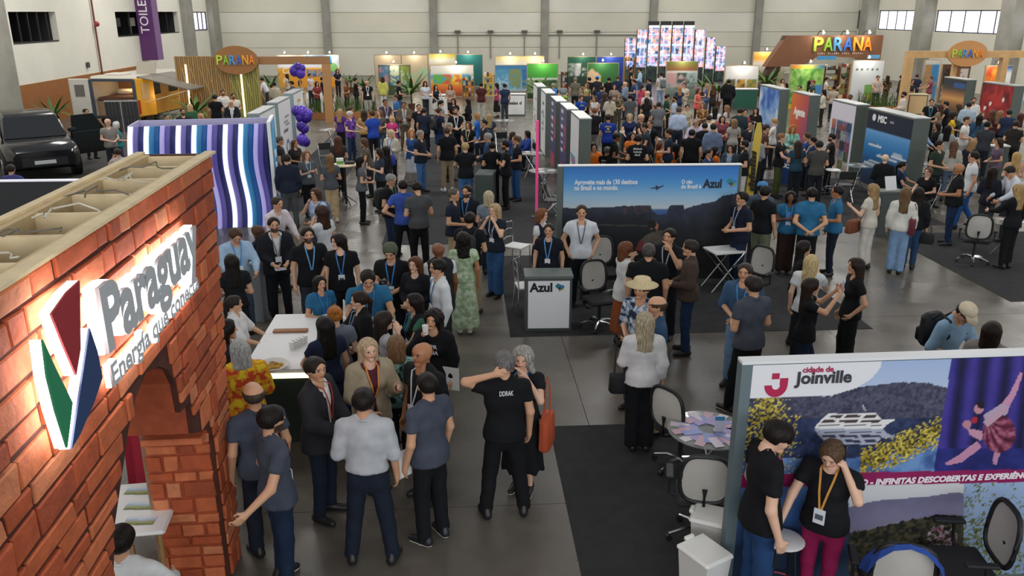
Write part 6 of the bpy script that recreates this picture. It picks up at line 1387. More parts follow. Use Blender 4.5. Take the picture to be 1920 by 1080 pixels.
q(599, 516, 25, 'f', 'long:'+HB, 'polo:'+TEAL, 'pants:22252c', 'front,front', 'in teal blue polo left of the ginger bun', lan=LBL)
q(689, 505, 5, 'm', 'short:'+HB, 'polo:'+TEAL, 'pants:1d1f26', 'table,table', 'in teal blue polo looking down at the tote bag', lan=LBL, hp=25, build=1.1)
a = q(731, 456, 345, 'm', 'buzz:'+HB, 'tee:141518', 'pants:1b1c20', 'front,phone', 'in black tee and olive cap holding a camera', hat='beanie:4c5440', lan=LBL, hp=20)
cm = held(a, 'R', MB().box(-.07, .07, -.03, .03, -.05, .05, c=.012).cyl((0, .02, 0), (0, .1, 0), .035, n=12), 'camera', mat('17181a', .4), 'black camera held by the person in olive cap', 'camera')
q(777, 480, 330, 'f', 'long:5c3826', 'long:1b1c22', 'pants:1b1c22', 'front,front', 'in black top with auburn hair next to the olive cap', sk=0)
q(820, 484, 288, 'm', 'short:'+HB, 'shirt:dcdfe2', 'pants:22262e', 'down,down', 'in white shirt in profile before the mint dress', lan=LBL, shoe='e6e6e4', sole='e6e6e4')
q(821, 455, 200, 'm', 'bald', 'vest:23252b:d2d4d6', 'pants:22262e', 'down,down', 'in dark vest and white sleeves walking behind the white shirt', sk=3)
q(868, 435, 182, 'f', 'curly:191512', 'dress:a9bb9c', 'skirt12:a9bb9c', 'down,down', 'in long mint green dress walking away', shoe='d8d4cc', sk=2)
a = q(512, 406, 10, 'm', 'short:'+HB, 'blazer:1c1e24:d8d6d4', 'pants:181a20', 'lap,lap', 'in black blazer and white shirt holding a tablet', beard=True, lan='6a7078'); held(a, 'R', MB().box(-.12, .05, -.06, .08, -.01, .0), 'tablet', mat('b8c0d0', .3), 'thin tablet held by the person in black blazer', 'tablet')
a = q(576, 424, 10, 'm', 'short:'+HB, 'tee:141519', 'jeans:33363c', 'lap,down', 'in black tee holding a white cup', beard=True, lan='5fa0d0', badge=False, h=1.8); cup(a, 'L', 'white cup held by the person in black tee')
q(633, 438, 355, 'm', 'mop:'+HB, 'polo:141519', 'pants:17181c', 'down,down', 'in black polo with blue lanyard looking sideways', lan='3f78b8', hy_=-55, sk=0, h=1.7)
a = q(602, 385, 225, 'f', 'curly:3a231c', 'tee:cdd0d4', 'pants:1b1c22', 'face,down', 'in white tee with long curly dark red hair', h=1.7)
a = q(590, 352, 320, 'f', 'wavy:4a2f24', 'tee:a9bcd8', 'pants:3a4a66', 'front,face', 'in light blue tee drinking, behind the curly dark red hair'); backpack(a, '5a6a88', 'grey blue backpack worn behind the curly dark red hair')
q(519, 368, 40, 'm', 'short:3a2c26', 'shirt:d6ccd2', 'pants:2c3038', 'table,table', 'in pale pink shirt leaning over leaflets', lan='c8cad0', lean=10)
q(440, 427, 15, 'm', 'short:'+HBR, 'shirt:9db8d2', 'pants:3a4658', 'table,table', 'in light blue shirt looking down beside the kiosk', lan='4a90c8', hp=30)
a = q(432, 475, 188, 'f', 'long:191512', 'dress:17181c', 'skirt45:17181c', 'front,front', 'in black dress with a tan cross strap, back turned')
q(481, 422, 238, 'f', 'bob:5a3c2c', 'long:1e2230', 'pants:1e2230', 'front,front', 'with brown bob in dark jacket against the wavy fins')
q(438, 553, 75, 'f', 'pony:2a201c', 'rolled:d9d9d8', 'pants:2a2c32', 'table,table', 'in white shirt serving at the buffet', build=1.12)
q(447, 636, 188, 'f', 'bob:a8a6a2', 'loose:dd9626', 'pants:2a2c32', 'front,front', 'in bright yellow and orange jacket at the buffet', hem=.9, build=1.1)
q(423, 597, 95, 'f', 'long:'+HB, 'long:20222c', 'pants:20222c', 'front,front', 'with dark hair squeezed against the gateway edge')
q(472, 717, 195, 'm', 'side:4a4038', 'polo:'+SL, 'pants:1e2430', 'down,down', 'bald in slate polo with orange lanyard by the gateway', lan='d07030', badge=False)
q(507, 759, 110, 'm', 'short:'+HB, 'polo:'+SL, 'jeans:1b2a42', 'down,behind', 'in slate polo resting a hand on the brick edge', lan='b04a3a', beard=True, sole='e0dcd4')
p_ = q(945, 657, 188, 'm', 'grey:6a6866', 'tee:121317', 'pants:121317', 'head,down', 'in all black with a hand behind the head and white back print', lan='c86a3c', badge=False, h=1.79, pose='wide'); backtext(p_, [('DDRAK', .13)], 1.36)
a = q(980, 651, 345, 'f', 'curly:9a9690', 'dress:191a1e', 'skirt30:17181b', 'face,down', 'in black dress with grey curls and blue lanyard', lan='3f8fd0', badge=False, sole='e0ddd6', sk=0, h=1.7); bag(a, (-.27, -.02, 1.0), (.06, .17, .38), 'b8502c', 'orange leather shoulder bag on the black dress', strap=.42)
q(222, 984, 150, 'm', 'short:'+HB, 'shirt:dfe0e0', 'pants:232838', 'table,table', 'seated behind the brick arch in white shirt with blue lanyard', pose='sit', lan='3f8fd0', free=True)
# ---- centre group
q(927, 381, 325, 'f', 'wavy:b39a72', 'tee:1d2430', 'wide:2f5480', 'face,face', 'in flared blue jeans with both hands at the mouth', lan='b8c4d4', sk=0, h=1.7)
a = q(881, 396, 165, 'm', 'short:'+HB, 'tee:15171c', 'pants:9a8a70', 'front,front', 'in black tee and beige trousers wearing a backpack'); backpack(a, '1c1d20', 'black backpack on the person in beige trousers')
q(916, 357, 182, 'f', 'bob:b8a88c', 'tee:7f8c9c', 'pants:2a3040', 'front,front', 'with blond bob in grey top behind the flared jeans', sk=0)
q(875, 346, 332, 'm', 'short:'+HB, 'polo:1a1d28', 'pants:262a34', 'front,front', 'bearded in dark polo with blue lanyard', beard=True, lan='3f8fd0')
q(851, 353, 70, 'm', 'buzz:5a5048', 'polo:1d2536', 'pants:a8967a', 'front,front', 'in navy polo and khaki trousers in profile')
q(755, 336, 182, 'm', 'short:'+HB, 'polo:3b55a6', 'pants:15181f', 'hip,hip', 'in cobalt polo with both hands on the hips', pose='wide', h=1.74)
a = q(733, 325, 62, 'm', 'grey:8a8784', 'tee:14161a', 'jeans:1f3048', 'phone,front', 'grey haired in black tee with jeans and backpack', lan='3f8f6a', hp=15); backpack(a, '191a1c', 'black backpack on the grey haired person in jeans')
q(781, 340, 196, 'm', 'short:'+HB, 'tee:4b4d4f', 'pants:15171b', 'front,front', 'in charcoal tee right of the cobalt polo', hp=20)
q(536, 287, 180, 'm', 'short:2c2420', 'long:1e2536', 'pants:4a4c50', 'down,down', 'in navy sweater and grey trousers, back turned beside the blue side panel')
a = q(574, 282, 20, 'f', 'bob:8a5c3c', 'tee:55595d', 'pants:16171b', 'phone,phone', 'in grey tee and black trousers typing on a tablet', lan='8fb8d0', sk=0); held(a, 'R', MB().box(-.13, .04, -.04, .1, -.01, 0), 'tablet', mat('2a2c30', .3), 'dark tablet held by the person in grey tee', 'tablet')
q(617, 289, 186, 'f', 'wavy:7a5c3c', 'tee:50545a', 'pants:c2a884', 'front,front', 'in grey tee and sand trousers with long wavy hair', shoe='c8bca8')
q(633, 254, 172, 'f', 'long:5a3824', 'tee:3c3634', 'pants:17181c', 'front,front', 'with long chestnut hair in brown tee at the bar table')
q(681, 258, 282, 'f', 'bob:5a3f30', 'tee:6a5c52', 'pants:2a2a2e', 'table,table', 'in taupe tee leaning forward', lean=12)
q(676, 292, 95, 'f', 'long:14110f', 'tee:5d6166', 'pants:121317', 'fold,front', 'in grey tee with straight black hair and black trousers')
a = q(709, 277, 292, 'f', 'long:33251f', 'tee:333c48', 'pants:15161a', 'phone,phone', 'in slate tee with long brown hair reading a phone', sk=0); phone(a, 'R', 'phone read by the person in slate tee', 'c8ccd4')
q(722, 273, 248, 'f', 'long:'+HB, 'long:1b1b20', 'pants:1b1b20', 'front,front', 'in black behind the slate tee')
a = q(732, 242, 330, 'f', 'bob:cdbb98', 'open:c8bfae:e2ded6', 'pants:1c1d22', 'front,front', 'in cream cardigan with sunglasses and a blue bag', sk=0, lan='4a6ab0', badge=False); bag(a, (-.12, .26, 1.0), (.13, .05, .28), '2b3aa0', 'deep blue bag carried by the cream cardigan')
q(771, 242, 8, 'f', 'wavy:b8703c', 'tank:27508a', 'skirt40:c9cdd6', 'front,front', 'with orange hair in blue top and white skirt', sk=0)
q(788, 243, 62, 'm', 'grey:8c8986', 'polo:1b2230', 'jeans:4a72a4', 'front,front', 'in navy polo and bright blue jeans', build=1.08)
q(656, 207, 62, 'm', 'grey:c4c0ba', 'tee:6a3c94', 'jeans:2c3f5e', 'reach,front', 'grey haired in purple printed shirt', sk=0)
q(697, 206, 205, 'm', 'short:'+HBR, 'tee:2548a8', 'pants:17191f', 'front,front', 'in royal blue tee with black trousers, back turned', h=1.8)
q(637, 203, 150, 'f', 'long:b08a60', 'tee:54357c', 'pants:1b1c22', 'down,down', 'blond in purple tee left of the purple printed shirt', sk=0)
q(658, 198, 95, 'f', 'pony:5a4232', 'tee:5a3a86', 'pants:1b1c22', 'front,front', 'in violet tee behind the purple printed shirt')
q(682, 206, 182, 'f', 'curly:3a302a', 'tee:b8945a', 'pants:2a2a2e', 'front,front', 'with dark curls in mustard top'); q(711, 205, 332, 'f', 'long:7a5a44', 'tee:5d5650', 'jeans:4a5a70', 'front,front', 'in taupe tee behind the royal blue tee', sk=0)
q(722, 185, 20, 'm', 'short:'+HB, 'tee:4a3c4c', 'pants:1c1d22', 'front,down', 'in plum tee with a white badge', lan='b8bcc4', sk=2); q(741, 176, 288, 'm', 'short:'+HBR, 'rolled:3f6ca4', 'jeans:2b3f66', 'front,front', 'in denim blue shirt by the grass planter')
q(757, 190, 2, 'm', 'short:'+HB, 'open:6a5a4a:8a8a88', 'pants:6a5c4c', 'phone,front', 'in tan vest and khaki with a big white badge', lan='d0d4d8', sk=2); q(734, 217, 330, 'f', 'bob:c8a870', 'tee:c03a78', 'pants:2a2c34', 'front,front', 'blond in hot pink top', sk=0, h=1.5)
q(785, 195, 12, 'm', 'buzz:'+HB, 'tee:17181c', 'pants:17181c', 'down,down', 'in black tee left of the white counter'); q(795, 201, 165, 'm', 'short:2c2420', 'polo:1e2638', 'pants:1d2028', 'down,front', 'in navy polo turned towards the white counter')
q(524, 254, 85, 'm', 'grey:5a5450', 'tee:2a2a2e', 'pants:2a2a2e', 'down,down', 'in dark tee squeezed behind the blue side panel'); q(552, 261, 40, 'f', 'long:6a4630', 'tee:2f2a28', 'pants:2a2a2e', 'front,front', 'with brown hair under the lowest balloons', h=1.55)
a = q(823, 201, 128, 'm', 'short:'+HBR, 'tee:1e2740', 'shorts:2c4a80', 'front,front', 'in navy tee and blue shorts with backpack'); backpack(a, '26272a', 'charcoal backpack on the person in blue shorts')
q(837, 238, 192, 'm', 'buzz:4a3a30', 'tee:13151b', 'pants:9c8a70', 'down,down', 'in black tee and khaki trousers with white shoes', shoe='dcdad4', sole='dcdad4', h=1.82)
q(854, 201, 8, 'm', 'short:'+HB, 'polo:16181d', 'pants:16181d', 'front,front', 'in black polo with white lanyard facing the viewer', lan='d8dade', beard=True, h=1.8); q(843, 229, 62, 'm', 'grey:8a8680', 'tee:17191f', 'pants:17191f', 'front,front', 'grey haired in black among the khaki trousers group')
q(878, 227, 340, 'f', 'wavy:5a3c2a', 'polo:16181c', 'pants:16181c', 'front,lap', 'in black polo with brown waves behind the green grey counter', lan='b8a88c', badge=False); q(893, 211, 262, 'f', 'bob:a07850', 'vest:2c6cc8:3f7fd0', 'pants:1c2230', 'table,table', 'in bright blue vest with short fair hair', sk=0)
q(872, 266, 186, 'm', 'short:b09468', 'tee:15171c', 'jeans:4a78ac', 'table,table', 'blond in black tee and light jeans at the counter', sk=0); q(907, 223, 300, 'm', 'short:'+HB, 'polo:1e2536', 'pants:1c1e26', 'front,front', 'in navy collar behind the bright blue vest')
q(914, 248, 262, 'm', 'grey:9a9792', 'shirt:31466a', 'pants:1c1e26', 'front,front', 'grey haired in blue shirt at the counter', lan='a8b8c8'); q(923, 265, 180, 'm', 'short:'+HB, 'tee:101216', 'pants:101216', 'front,front', 'all in black with white shoes, back turned at the counter', shoe='dad8d2', sole='dad8d2')
q(947, 262, 272, 'm', 'short:'+HB, 'tee:14161a', 'pants:14161a', 'fold,fold', 'bearded in black with arms crossed', beard=True, lan='3f7fc0'); q(967, 253, 292, 'm', 'short:5a4232', 'tee:1a1c24', 'jeans:2f5a8c', 'front,front', 'in black tee and blue jeans beside the pink pole', lan='4a90d0', badge=False)
q(988, 244, 288, 'f', 'long:'+HB, 'hood:26408c', 'jeans:1c2230', 'table,table', 'seated in cobalt hoodie by the partitions', pose='sit'); q(962, 246, 100, 'f', 'long:3a2a22', 'hood:2a4a9c', 'jeans:1c2230', 'table,table', 'seated in blue with back to the cobalt hoodie', pose='sit')
q(828, 187, 95, 'f', 'pony:'+HB, 'tee:9aa0a8', 'pants:1c1d22', 'front,front', 'with black ponytail before the white counter'); q(850, 184, 350, 'f', 'long:'+HB, 'tee:1b1c20', 'pants:1b1c20', 'front,front', 'in black with long hair before the white counter')
q(877, 184, 250, 'f', 'long:'+HB, 'long:16171b', 'pants:16171b', 'front,front', 'in black long sleeves beside the snack shelf'); q(917, 212, 185, 'f', 'long:a88e62', 'tee:3a4252', 'pants:1c1d22', 'front,front', 'with long blond hair seen from behind by the papers', sk=0)
# ---- far left and far middle
q(902, 154, 182, 'm', 'short:'+HB, 'polo:4a2222', 'pants:b9b6ac', 'down,down', 'in maroon polo and pale trousers, back turned'); q(931, 155, 260, 'f', 'long:'+HB, 'tee:a03a66', 'skirt30:17181c', 'front,front', 'in magenta top and black skirt by the shelf'); q(946, 156, 205, 'm', 'short:'+HB, 'tee:22304a', 'pants:3a3d44', 'down,down', 'in navy tee before the seaside photographs')
q(797, 152, 10, 'f', 'curly:3a1c18', 'tee:c8ccd8', 'pants:2a2c34', 'front,front', 'with red curls in white behind the white counter'); q(817, 158, 20, 'f', 'long:'+HB, 'tank:1e2434', 'skirt50:c8c4bc', 'table,table', 'in navy top serving behind the white counter'); q(844, 158, 350, 'f', 'wavy:5a3a2a', 'tee:a58c80', 'pants:2a2c34', 'front,front', 'in dusty pink top behind the white counter')
q(748, 150, 100, 'm', 'short:'+HB, 'tee:141418', 'jeans:3a5070', 'front,front', 'in black tee by the low photo panel'); q(717, 143, 180, 'f', 'bob:4a2a20', 'loose:c8c66a', 'pants:d2d0c8', 'down,down', 'in loose lime yellow top and white trousers', h=1.72); q(667, 145, 95, 'm', 'short:'+HB, 'tee:1e2022', 'pants:1e2022', 'reach,reach', 'in dark tee reaching forward behind the grass planter')
q(688, 151, 5, 'm', 'bald', 'polo:16181c', 'pants:b9b8b2', 'down,down', 'bald in black polo and pale trousers with badge', lan='c8ccd0'); q(632, 129, 15, 'f', 'long:'+HB, 'tee:1c1e30', 'pants:1c1e26', 'front,front', 'in dark top at the right end of the orange wall'); q(604, 144, 100, 'm', 'short:'+HB, 'polo:1c2434', 'pants:1c1e26', 'table,table', 'in navy seated at the planter stand', pose='sit')
q(581, 137, 60, 'm', 'short:2a2220', 'tee:c2c2c8', 'pants:2a2c34', 'table,table', 'in white patterned shirt before the orange wall'); q(537, 138, 260, 'f', 'long:2a211c', 'tee:b8b09c', 'pants:6a5c48', 'front,front', 'in beige top near the far balloons'); q(513, 153, 200, 'm', 'short:'+HB, 'rolled:c2baa4', 'jeans:2c3a50', 'down,down', 'in cream shirt near the wooden counter')
q(490, 145, 250, 'm', 'short:'+HB, 'shirt:d6d6d4', 'pants:3a3c40', 'reach,reach', 'in white shirt bending over the wooden counter', lean=22); q(402, 176, 168, 'm', 'short:2a2420', 'tee:141519', 'jeans:1d2536', 'front,front', 'in black tee, back turned before the slatted wall', h=1.82); q(417, 168, 12, 'm', 'short:'+HB, 'rolled:d8d6d2', 'pants:6a6458', 'front,front', 'bearded in white shirt left of the green slats', beard=True)
q(437, 174, 15, 'm', 'short:'+HB, 'tee:d8d2c6', 'pants:8a7c66', 'front,front', 'in cream tee before the green slats', beard=True); q(433, 188, 350, 'm', 'bald', 'blazer:1c1f28:d0d2d8', 'pants:1c1f28', 'lap,lap', 'bald in dark suit below the green slats', h=1.7); q(342, 202, 15, 'm', 'short:'+HB, 'polo:2a2e38', 'pants:2a2e38', 'front,front', 'in dark polo above the wavy booth', beard=True)
q(355, 194, 190, 'f', 'bob:c8a878', 'hood:3a6a48', 'pants:2a2e38', 'front,front', 'blond in green jacket beside the van awning', sk=0); q(160, 203, 30, 'm', 'short:'+HB, 'tee:2a2c32', 'pants:2a2c32', 'down,down', 'standing behind the black car roof'); q(201, 222, 20, 'm', 'bald', 'tee:8a8480', 'pants:2a2c32', 'front,front', 'bald in grey tee behind the open car door', sk=0)
q(218, 227, 95, 'f', 'bob:d8d6d2', 'tee:2f8f94', 'pants:3a4a66', 'front,front', 'white haired in turquoise top beside the car', sk=0); q(19, 307, 150, 'm', 'short:2a2420', 'tee:4a4c86', 'pants:2a2c38', 'table,table', 'seated in violet blue tee at the left edge', pose='sit'); q(219, 277, 200, 'm', 'short:3a2c26', 'tee:c8b8b0', 'jeans:3a5a94', 'face,down', 'in pale tee and jeans before the wavy fins', h=1.6)
q(255, 231, 20, 'f', 'long:3a2a22', 'tee:7a6a60', 'pants:2a2c32', 'front,front', 'in taupe top by the folding screen', h=1.6); q(312, 214, 30, 'm', 'buzz:'+HB, 'tee:8a5a40', 'pants:2a2c32', 'front,front', 'in rust tee under the van awning', h=1.65); q(375, 212, 310, 'f', 'bob:b89468', 'tee:4a3a34', 'pants:2a2c32', 'front,front', 'in brown top above the wavy booth', h=1.6)
# ---- behind the sky panel
p_ = q(1090, 178, 20, 'f', 'pony:'+HB, 'tee:1f4aa8', 'jeans:4a5a74', 'front,front', 'in royal blue tee with pale chest print, facing the viewer'); backtext(p_, [('ıllıı', .18)], 1.3, 'd8d84a', True)
p_ = q(1141, 213, 182, 'm', 'short:2c2420', 'tee:1e3a94', 'pants:1a1d26', 'down,down', 'in royal blue tee with yellow back emblem', h=1.8); backtext(p_, [('ıllıılı', .2), ('●', .08), ('lıılı', .16)], 1.36, 'e2d048')
q(1115, 201, 182, 'm', 'short:7a4a34', 'tee:17191f', 'pants:8a8a88', 'down,down', 'in black tee left of the yellow emblem'); q(1181, 212, 2, 'f', 'long:b8a078', 'polo:1e2a50', 'pants:1e2230', 'table,table', 'with long blond hair in navy polo behind the grey counter', sk=0); q(1203, 213, 60, 'm', 'bald', 'tee:20242c', 'pants:20242c', 'table,table', 'bald in dark tee behind the low counter')
q(1208, 230, 288, 'm', 'short:2a2420', 'polo:2a3440', 'pants:20242c', 'table,table', 'in slate polo bending over the low counter', lean=14); q(1219, 224, 335, 'm', 'short:4a3020', 'tee:14161a', 'pants:14161a', 'down,down', 'in black tee with hanging badge near the low counter', lan='b8c8d8')
p_ = q(1197, 251, 180, 'm', 'short:'+HB, 'tee:121318', 'pants:15171c', 'front,front', 'in black tee with white back lettering over the sky panel', h=1.82); backtext(p_, [('ıllılıılı', .22), ('lıılıılı', .19), ('ılııl', .13)], 1.38)
q(1186, 247, 20, 'f', 'long:2a201c', 'tee:'+OR, 'pants:20242c', 'front,front', 'in orange tee hidden behind the white back lettering', h=1.58); q(1157, 248, 95, 'm', 'short:'+HB, 'tee:141519', 'pants:141519', 'reach,front', 'in black tee with white badge leaning right', lan='c8ccd4', sk=3, lean=8)
p_ = q(1139, 274, 150, 'm', 'grey:6a6460', 'tee:131519', 'pants:131519', 'table,table', 'seated grey haired with white lettering on black back', pose='sit'); backtext(p_, [('ıllılıılı', .2), ('lıılııl', .17)], 1.34)
q(1113, 268, 15, 'm', 'mop:'+HB, 'hood:'+OR, 'pants:20242c', 'front,front', 'seated in orange jacket at the sky panel left end', pose='sit'); q(1238, 266, 85, 'f', 'long:5a3424', 'tee:'+OR, 'pants:20242c', 'table,table', 'seated in orange tee with long chestnut hair', pose='sit'); q(1265, 267, 235, 'f', 'long:14110f', 'tee:'+OR, 'pants:20242c', 'table,table', 'seated in orange tee with long black hair', pose='sit')
q(1298, 241, 182, 'm', 'short:'+HB, 'tee:111216', 'pants:14161b', 'down,down', 'broad in plain black tee seen from behind the sky panel', build=1.1); q(1254, 240, 272, 'm', 'short:2a2018', 'polo:1d2638', 'pants:20242c', 'front,front', 'in navy polo facing left below the pale blue shirt'); q(1273, 199, 186, 'm', 'short:5a4636', 'shirt:b0c0dc', 'pants:1d2438', 'down,down', 'in pale blue dress shirt and navy trousers, back turned', h=1.82)
q(1306, 221, 348, 'm', 'grey:8a857e', 'shirt:b4acc8', 'pants:20242c', 'table,table', 'with glasses in lavender shirt'); q(1322, 229, 180, 'm', 'buzz:2a2420', 'long:15171c', 'pants:15171c', 'front,front', 'in black jacket, back turned beside the lavender shirt'); q(1338, 230, 190, 'm', 'short:2a2622', 'long:6d7f9c', 'pants:2a3448', 'down,down', 'in grey blue jacket, back turned'); q(1330, 214, 182, 'm', 'short:3a2c24', 'shirt:dddcda', 'pants:2a2e38', 'front,front', 'in white shirt between lavender and grey blue')
q(1330, 278, 62, 'm', 'short:2a201c', 'polo:2a3c60', 'pants:20242c', 'table,table', 'seated with glasses in blue striped shirt', pose='sit'); q(1341, 273, 120, 'f', 'long:1c1512', 'tee:'+OR, 'pants:20242c', 'table,table', 'seated in orange tee left of the yellow banner', pose='sit'); q(1371, 270, 342, 'f', 'long:2a1e1a', 'open:3a4658:8a9cb4', 'pants:20242c', 'front,front', 'in denim shirt with long dark hair by the banner', h=1.55)
q(1396, 262, 282, 'm', 'short:'+HB, 'tee:15171b', 'pants:c8c4bc', 'front,front', 'bearded in black tee and white trousers at the banner', beard=True); q(1289, 195, 10, 'f', 'pony:'+HB, 'tee:b0a890', 'skirt40:b0a890', 'front,front', 'in sand coloured dress right of the pale blue shirt'); q(1318, 191, 340, 'f', 'long:7a5634', 'tee:8a6a44', 'skirt50:5a2c28', 'front,front', 'in ochre floral blouse and wine skirt')
q(1363, 196, 245, 'f', 'long:8a6448', 'tee:cfcac8', 'jeans:5a6a84', 'phone,front', 'with light brown hair in white top', sk=0); q(1347, 199, 172, 'f', 'long:1c1512', 'tee:dcdad8', 'pants:1c1d22', 'front,front', 'in white top with straight black hair, back turned'); q(1388, 201, 182, 'm', 'short:2a2420', 'long:26383c', 'pants:1c1f26', 'front,front', 'in dark green sweater, back turned', h=1.8)
q(1310, 165, 60, 'f', 'long:5a3424', 'tank:e0605c', 'pants:1c1d22', 'front,front', 'in coral sleeveless top'); q(1252, 176, 100, 'm', 'short:'+HB, 'long:1f3f2c', 'pants:2a2c2e', 'front,front', 'in dark green sweatshirt'); q(1265, 179, 280, 'm', 'short:'+HB, 'rolled:aab8cc', 'pants:2c3244', 'phone,front', 'bearded in pale blue shirt opposite the green sweatshirt', beard=True); q(1274, 161, 205, 'f', 'wavy:a87c50', 'tee:2a3854', 'jeans:3a4a66', 'front,front', 'fair haired in navy top behind the green sweatshirt', sk=0)
q(1284, 155, 340, 'f', 'pony:3a2a22', 'tee:c8beae', 'pants:c8beae', 'front,front', 'in cream outfit by the rust headed panel'); q(1326, 156, 250, 'f', 'long:a8865c', 'tee:5a6c8a', 'jeans:3f5c8c', 'front,front', 'blond in denim right of the coral top', sk=0); q(1338, 158, 200, 'f', 'long:5a3a28', 'tank:2a2624', 'pants:2a2624', 'front,front', 'in dark top with a brown bag by the palm'); q(1367, 148, 182, 'm', 'short:'+HB, 'long:121317', 'pants:121317', 'down,down', 'broad in black suit, back turned by the teal counter', build=1.15, h=1.85)
a = q(1215, 170, 190, 'm', 'bald', 'tee:d9d8d4', 'pants:5a5c60', 'down,down', 'bald in white tee with a dark backpack', sk=0); backpack(a, '3a3c44', 'dark backpack on the bald person in white tee'); q(1213, 182, 180, 'f', 'long:2c201a', 'tee:1c1e28', 'pants:1c1e28', 'down,down', 'in dark top with long straight hair walking up the aisle'); q(1182, 176, 190, 'm', 'short:'+HB, 'tee:55595c', 'pants:1c1e22', 'front,front', 'in grey tee and black trousers in the dense crowd')
q(1160, 173, 10, 'f', 'bob:8a7a68', 'tee:6a6452', 'pants:5a5446', 'front,front', 'in camouflage top'); q(1144, 178, 180, 'f', 'pony:2a201c', 'blouse:c6bea8', 'skirt40:3c3630', 'front,front', 'in cream blouse with dark ponytail, back turned'); q(1115, 179, 330, 'f', 'long:5a3c2c', 'tank:cfcecc', 'jeans:4a5a70', 'front,front', 'in white top behind the royal blue tee'); q(1135, 173, 160, 'f', 'wavy:4a3428', 'tee:4a3f5c', 'pants:22242a', 'front,front', 'in plum top left of the cream blouse'); q(1099, 167, 190, 'f', 'bob:b89c6c', 'tee:3a4048', 'pants:22242a', 'front,front', 'blond in dark grey at the left of the dense crowd', sk=0)
q(1079, 144, 182, 'm', 'grey:8a7a70', 'polo:6a6458', 'pants:22242a', 'down,down', 'in olive grey polo by the bottle shelf', h=1.82); q(1105, 144, 200, 'm', 'short:'+HB, 'tee:15171b', 'pants:15171b', 'front,front', 'in black tee left of the blue cap'); q(1120, 142, 180, 'm', 'buzz:'+HB, 'tee:2a2c34', 'pants:22242a', 'front,front', 'in bright blue cap before the cream mountain panel', hat='cap:2f7fc8'); q(1142, 144, 185, 'm', 'short:'+HB, 'tee:141519', 'pants:141519', 'front,front', 'in black tee right of the blue cap')
q(1159, 141, 182, 'm', 'short:5a4030', 'tee:1f2c4c', 'pants:22242a', 'front,front', 'in navy tee at the green cream panel edge', h=1.8); q(1184, 126, 100, 'm', 'short:'+HB, 'tee:15161a', 'pants:15161a', 'front,front', 'in black before the wooden shelf rack'); q(1200, 127, 260, 'm', 'short:'+HB, 'shirt:a4bcd8', 'jeans:2c4a78', 'front,front', 'in sky blue shirt under the glowing columns', h=1.82); q(1217, 146, 250, 'm', 'short:'+HB, 'tee:1e2436', 'pants:1c1e26', 'reach,front', 'in navy tee reaching left under the glowing columns')
a = q(1240, 135, 210, 'm', 'short:'+HB, 'tee:d0d0cc', 'jeans:7f96b0', 'front,down', 'in white tee and pale jeans left of the rust headed panel', h=1.85); backpack(a, '6a6e72', 'grey backpack on the person in pale jeans'); q(1188, 148, 280, 'm', 'short:'+HB, 'polo:243c6c', 'pants:1c2030', 'front,front', 'in blue polo below the wooden shelf rack'); q(1037, 155, 182, 'm', 'grey:9a8878', 'vest:4a7ab8:1c2030', 'pants:1c2030', 'down,down', 'in sky blue vest behind the partitions')
q(1056, 154, 20, 'f', 'long:6a4a3a', 'tee:7f868c', 'pants:22242a', 'front,front', 'in grey top right of the sky blue vest'); q(1060, 178, 100, 'm', 'short:'+HB, 'tee:1c2430', 'pants:1c2430', 'front,front', 'in navy with a lime cap behind the partitions', hat='cap:8ab83c'); q(1227, 196, 320, 'f', 'long:5a4030', 'tee:2c2c34', 'pants:2c2c34', 'front,front', 'in charcoal top beside the aisle behind the bald white tee', h=1.6)
# ---- right middle
q(1451, 221, 272, 'f', 'pony:a88a60', 'tee:d6d6d4', 'pants:16171b', 'table,front', 'fair haired in white tee and black trousers in profile', sk=0); q(1467, 249, 78, 'm', 'short:8a5c40', 'polo:15171b', 'pants:4c5430', 'reach,table', 'in black polo and olive trousers leaning on the navy counter', sk=0); q(1487, 234, 8, 'f', 'curly:b06a30', 'blouse:8fc0b0', 'pants:22242a', 'phone,front', 'in mint blouse with orange headscarf', lan='3f8f70')
q(1513, 248, 285, 'f', 'pony:4a3028', 'polo:1f3c6c', 'pants:1c2230', 'table,table', 'in blue polo behind the navy tee staff'); q(1524, 255, 282, 'f', 'pony:1c1512', 'polo:16284a', 'pants:1a2236', 'table,table', 'in navy polo at the navy counter with white badge', lan='c8d0dc'); q(1560, 249, 275, 'm', 'short:'+HB, 'tee:17181c', 'pants:17181c', 'table,table', 'with glasses in black before the photo collage', beard=True); q(1537, 262, 200, 'm', 'short:2a2420', 'tee:4a4844', 'pants:22242a', 'table,front', 'in grey tee right of the navy polo staff')
q(1418, 201, 350, 'f', 'long:'+HB, 'long:16171b', 'pants:16171b', 'phone,front', 'in black with dark glasses by the blue photo panel'); q(1420, 248, 150, 'm', 'short:3a2c24', 'shirt:8d949c', 'pants:22262e', 'front,front', 'in grey shirt right of the yellow banner'); q(1397, 204, 20, 'f', 'pony:2a1c18', 'tee:9a4050', 'pants:22242a', 'front,front', 'in rose top beside the dark green sweater'); q(1595, 177, 350, 'm', 'buzz:'+HB, 'tee:d8d8d4', 'pants:2c3038', 'down,down', 'in white tee peeking over the photo collage', sk=3)
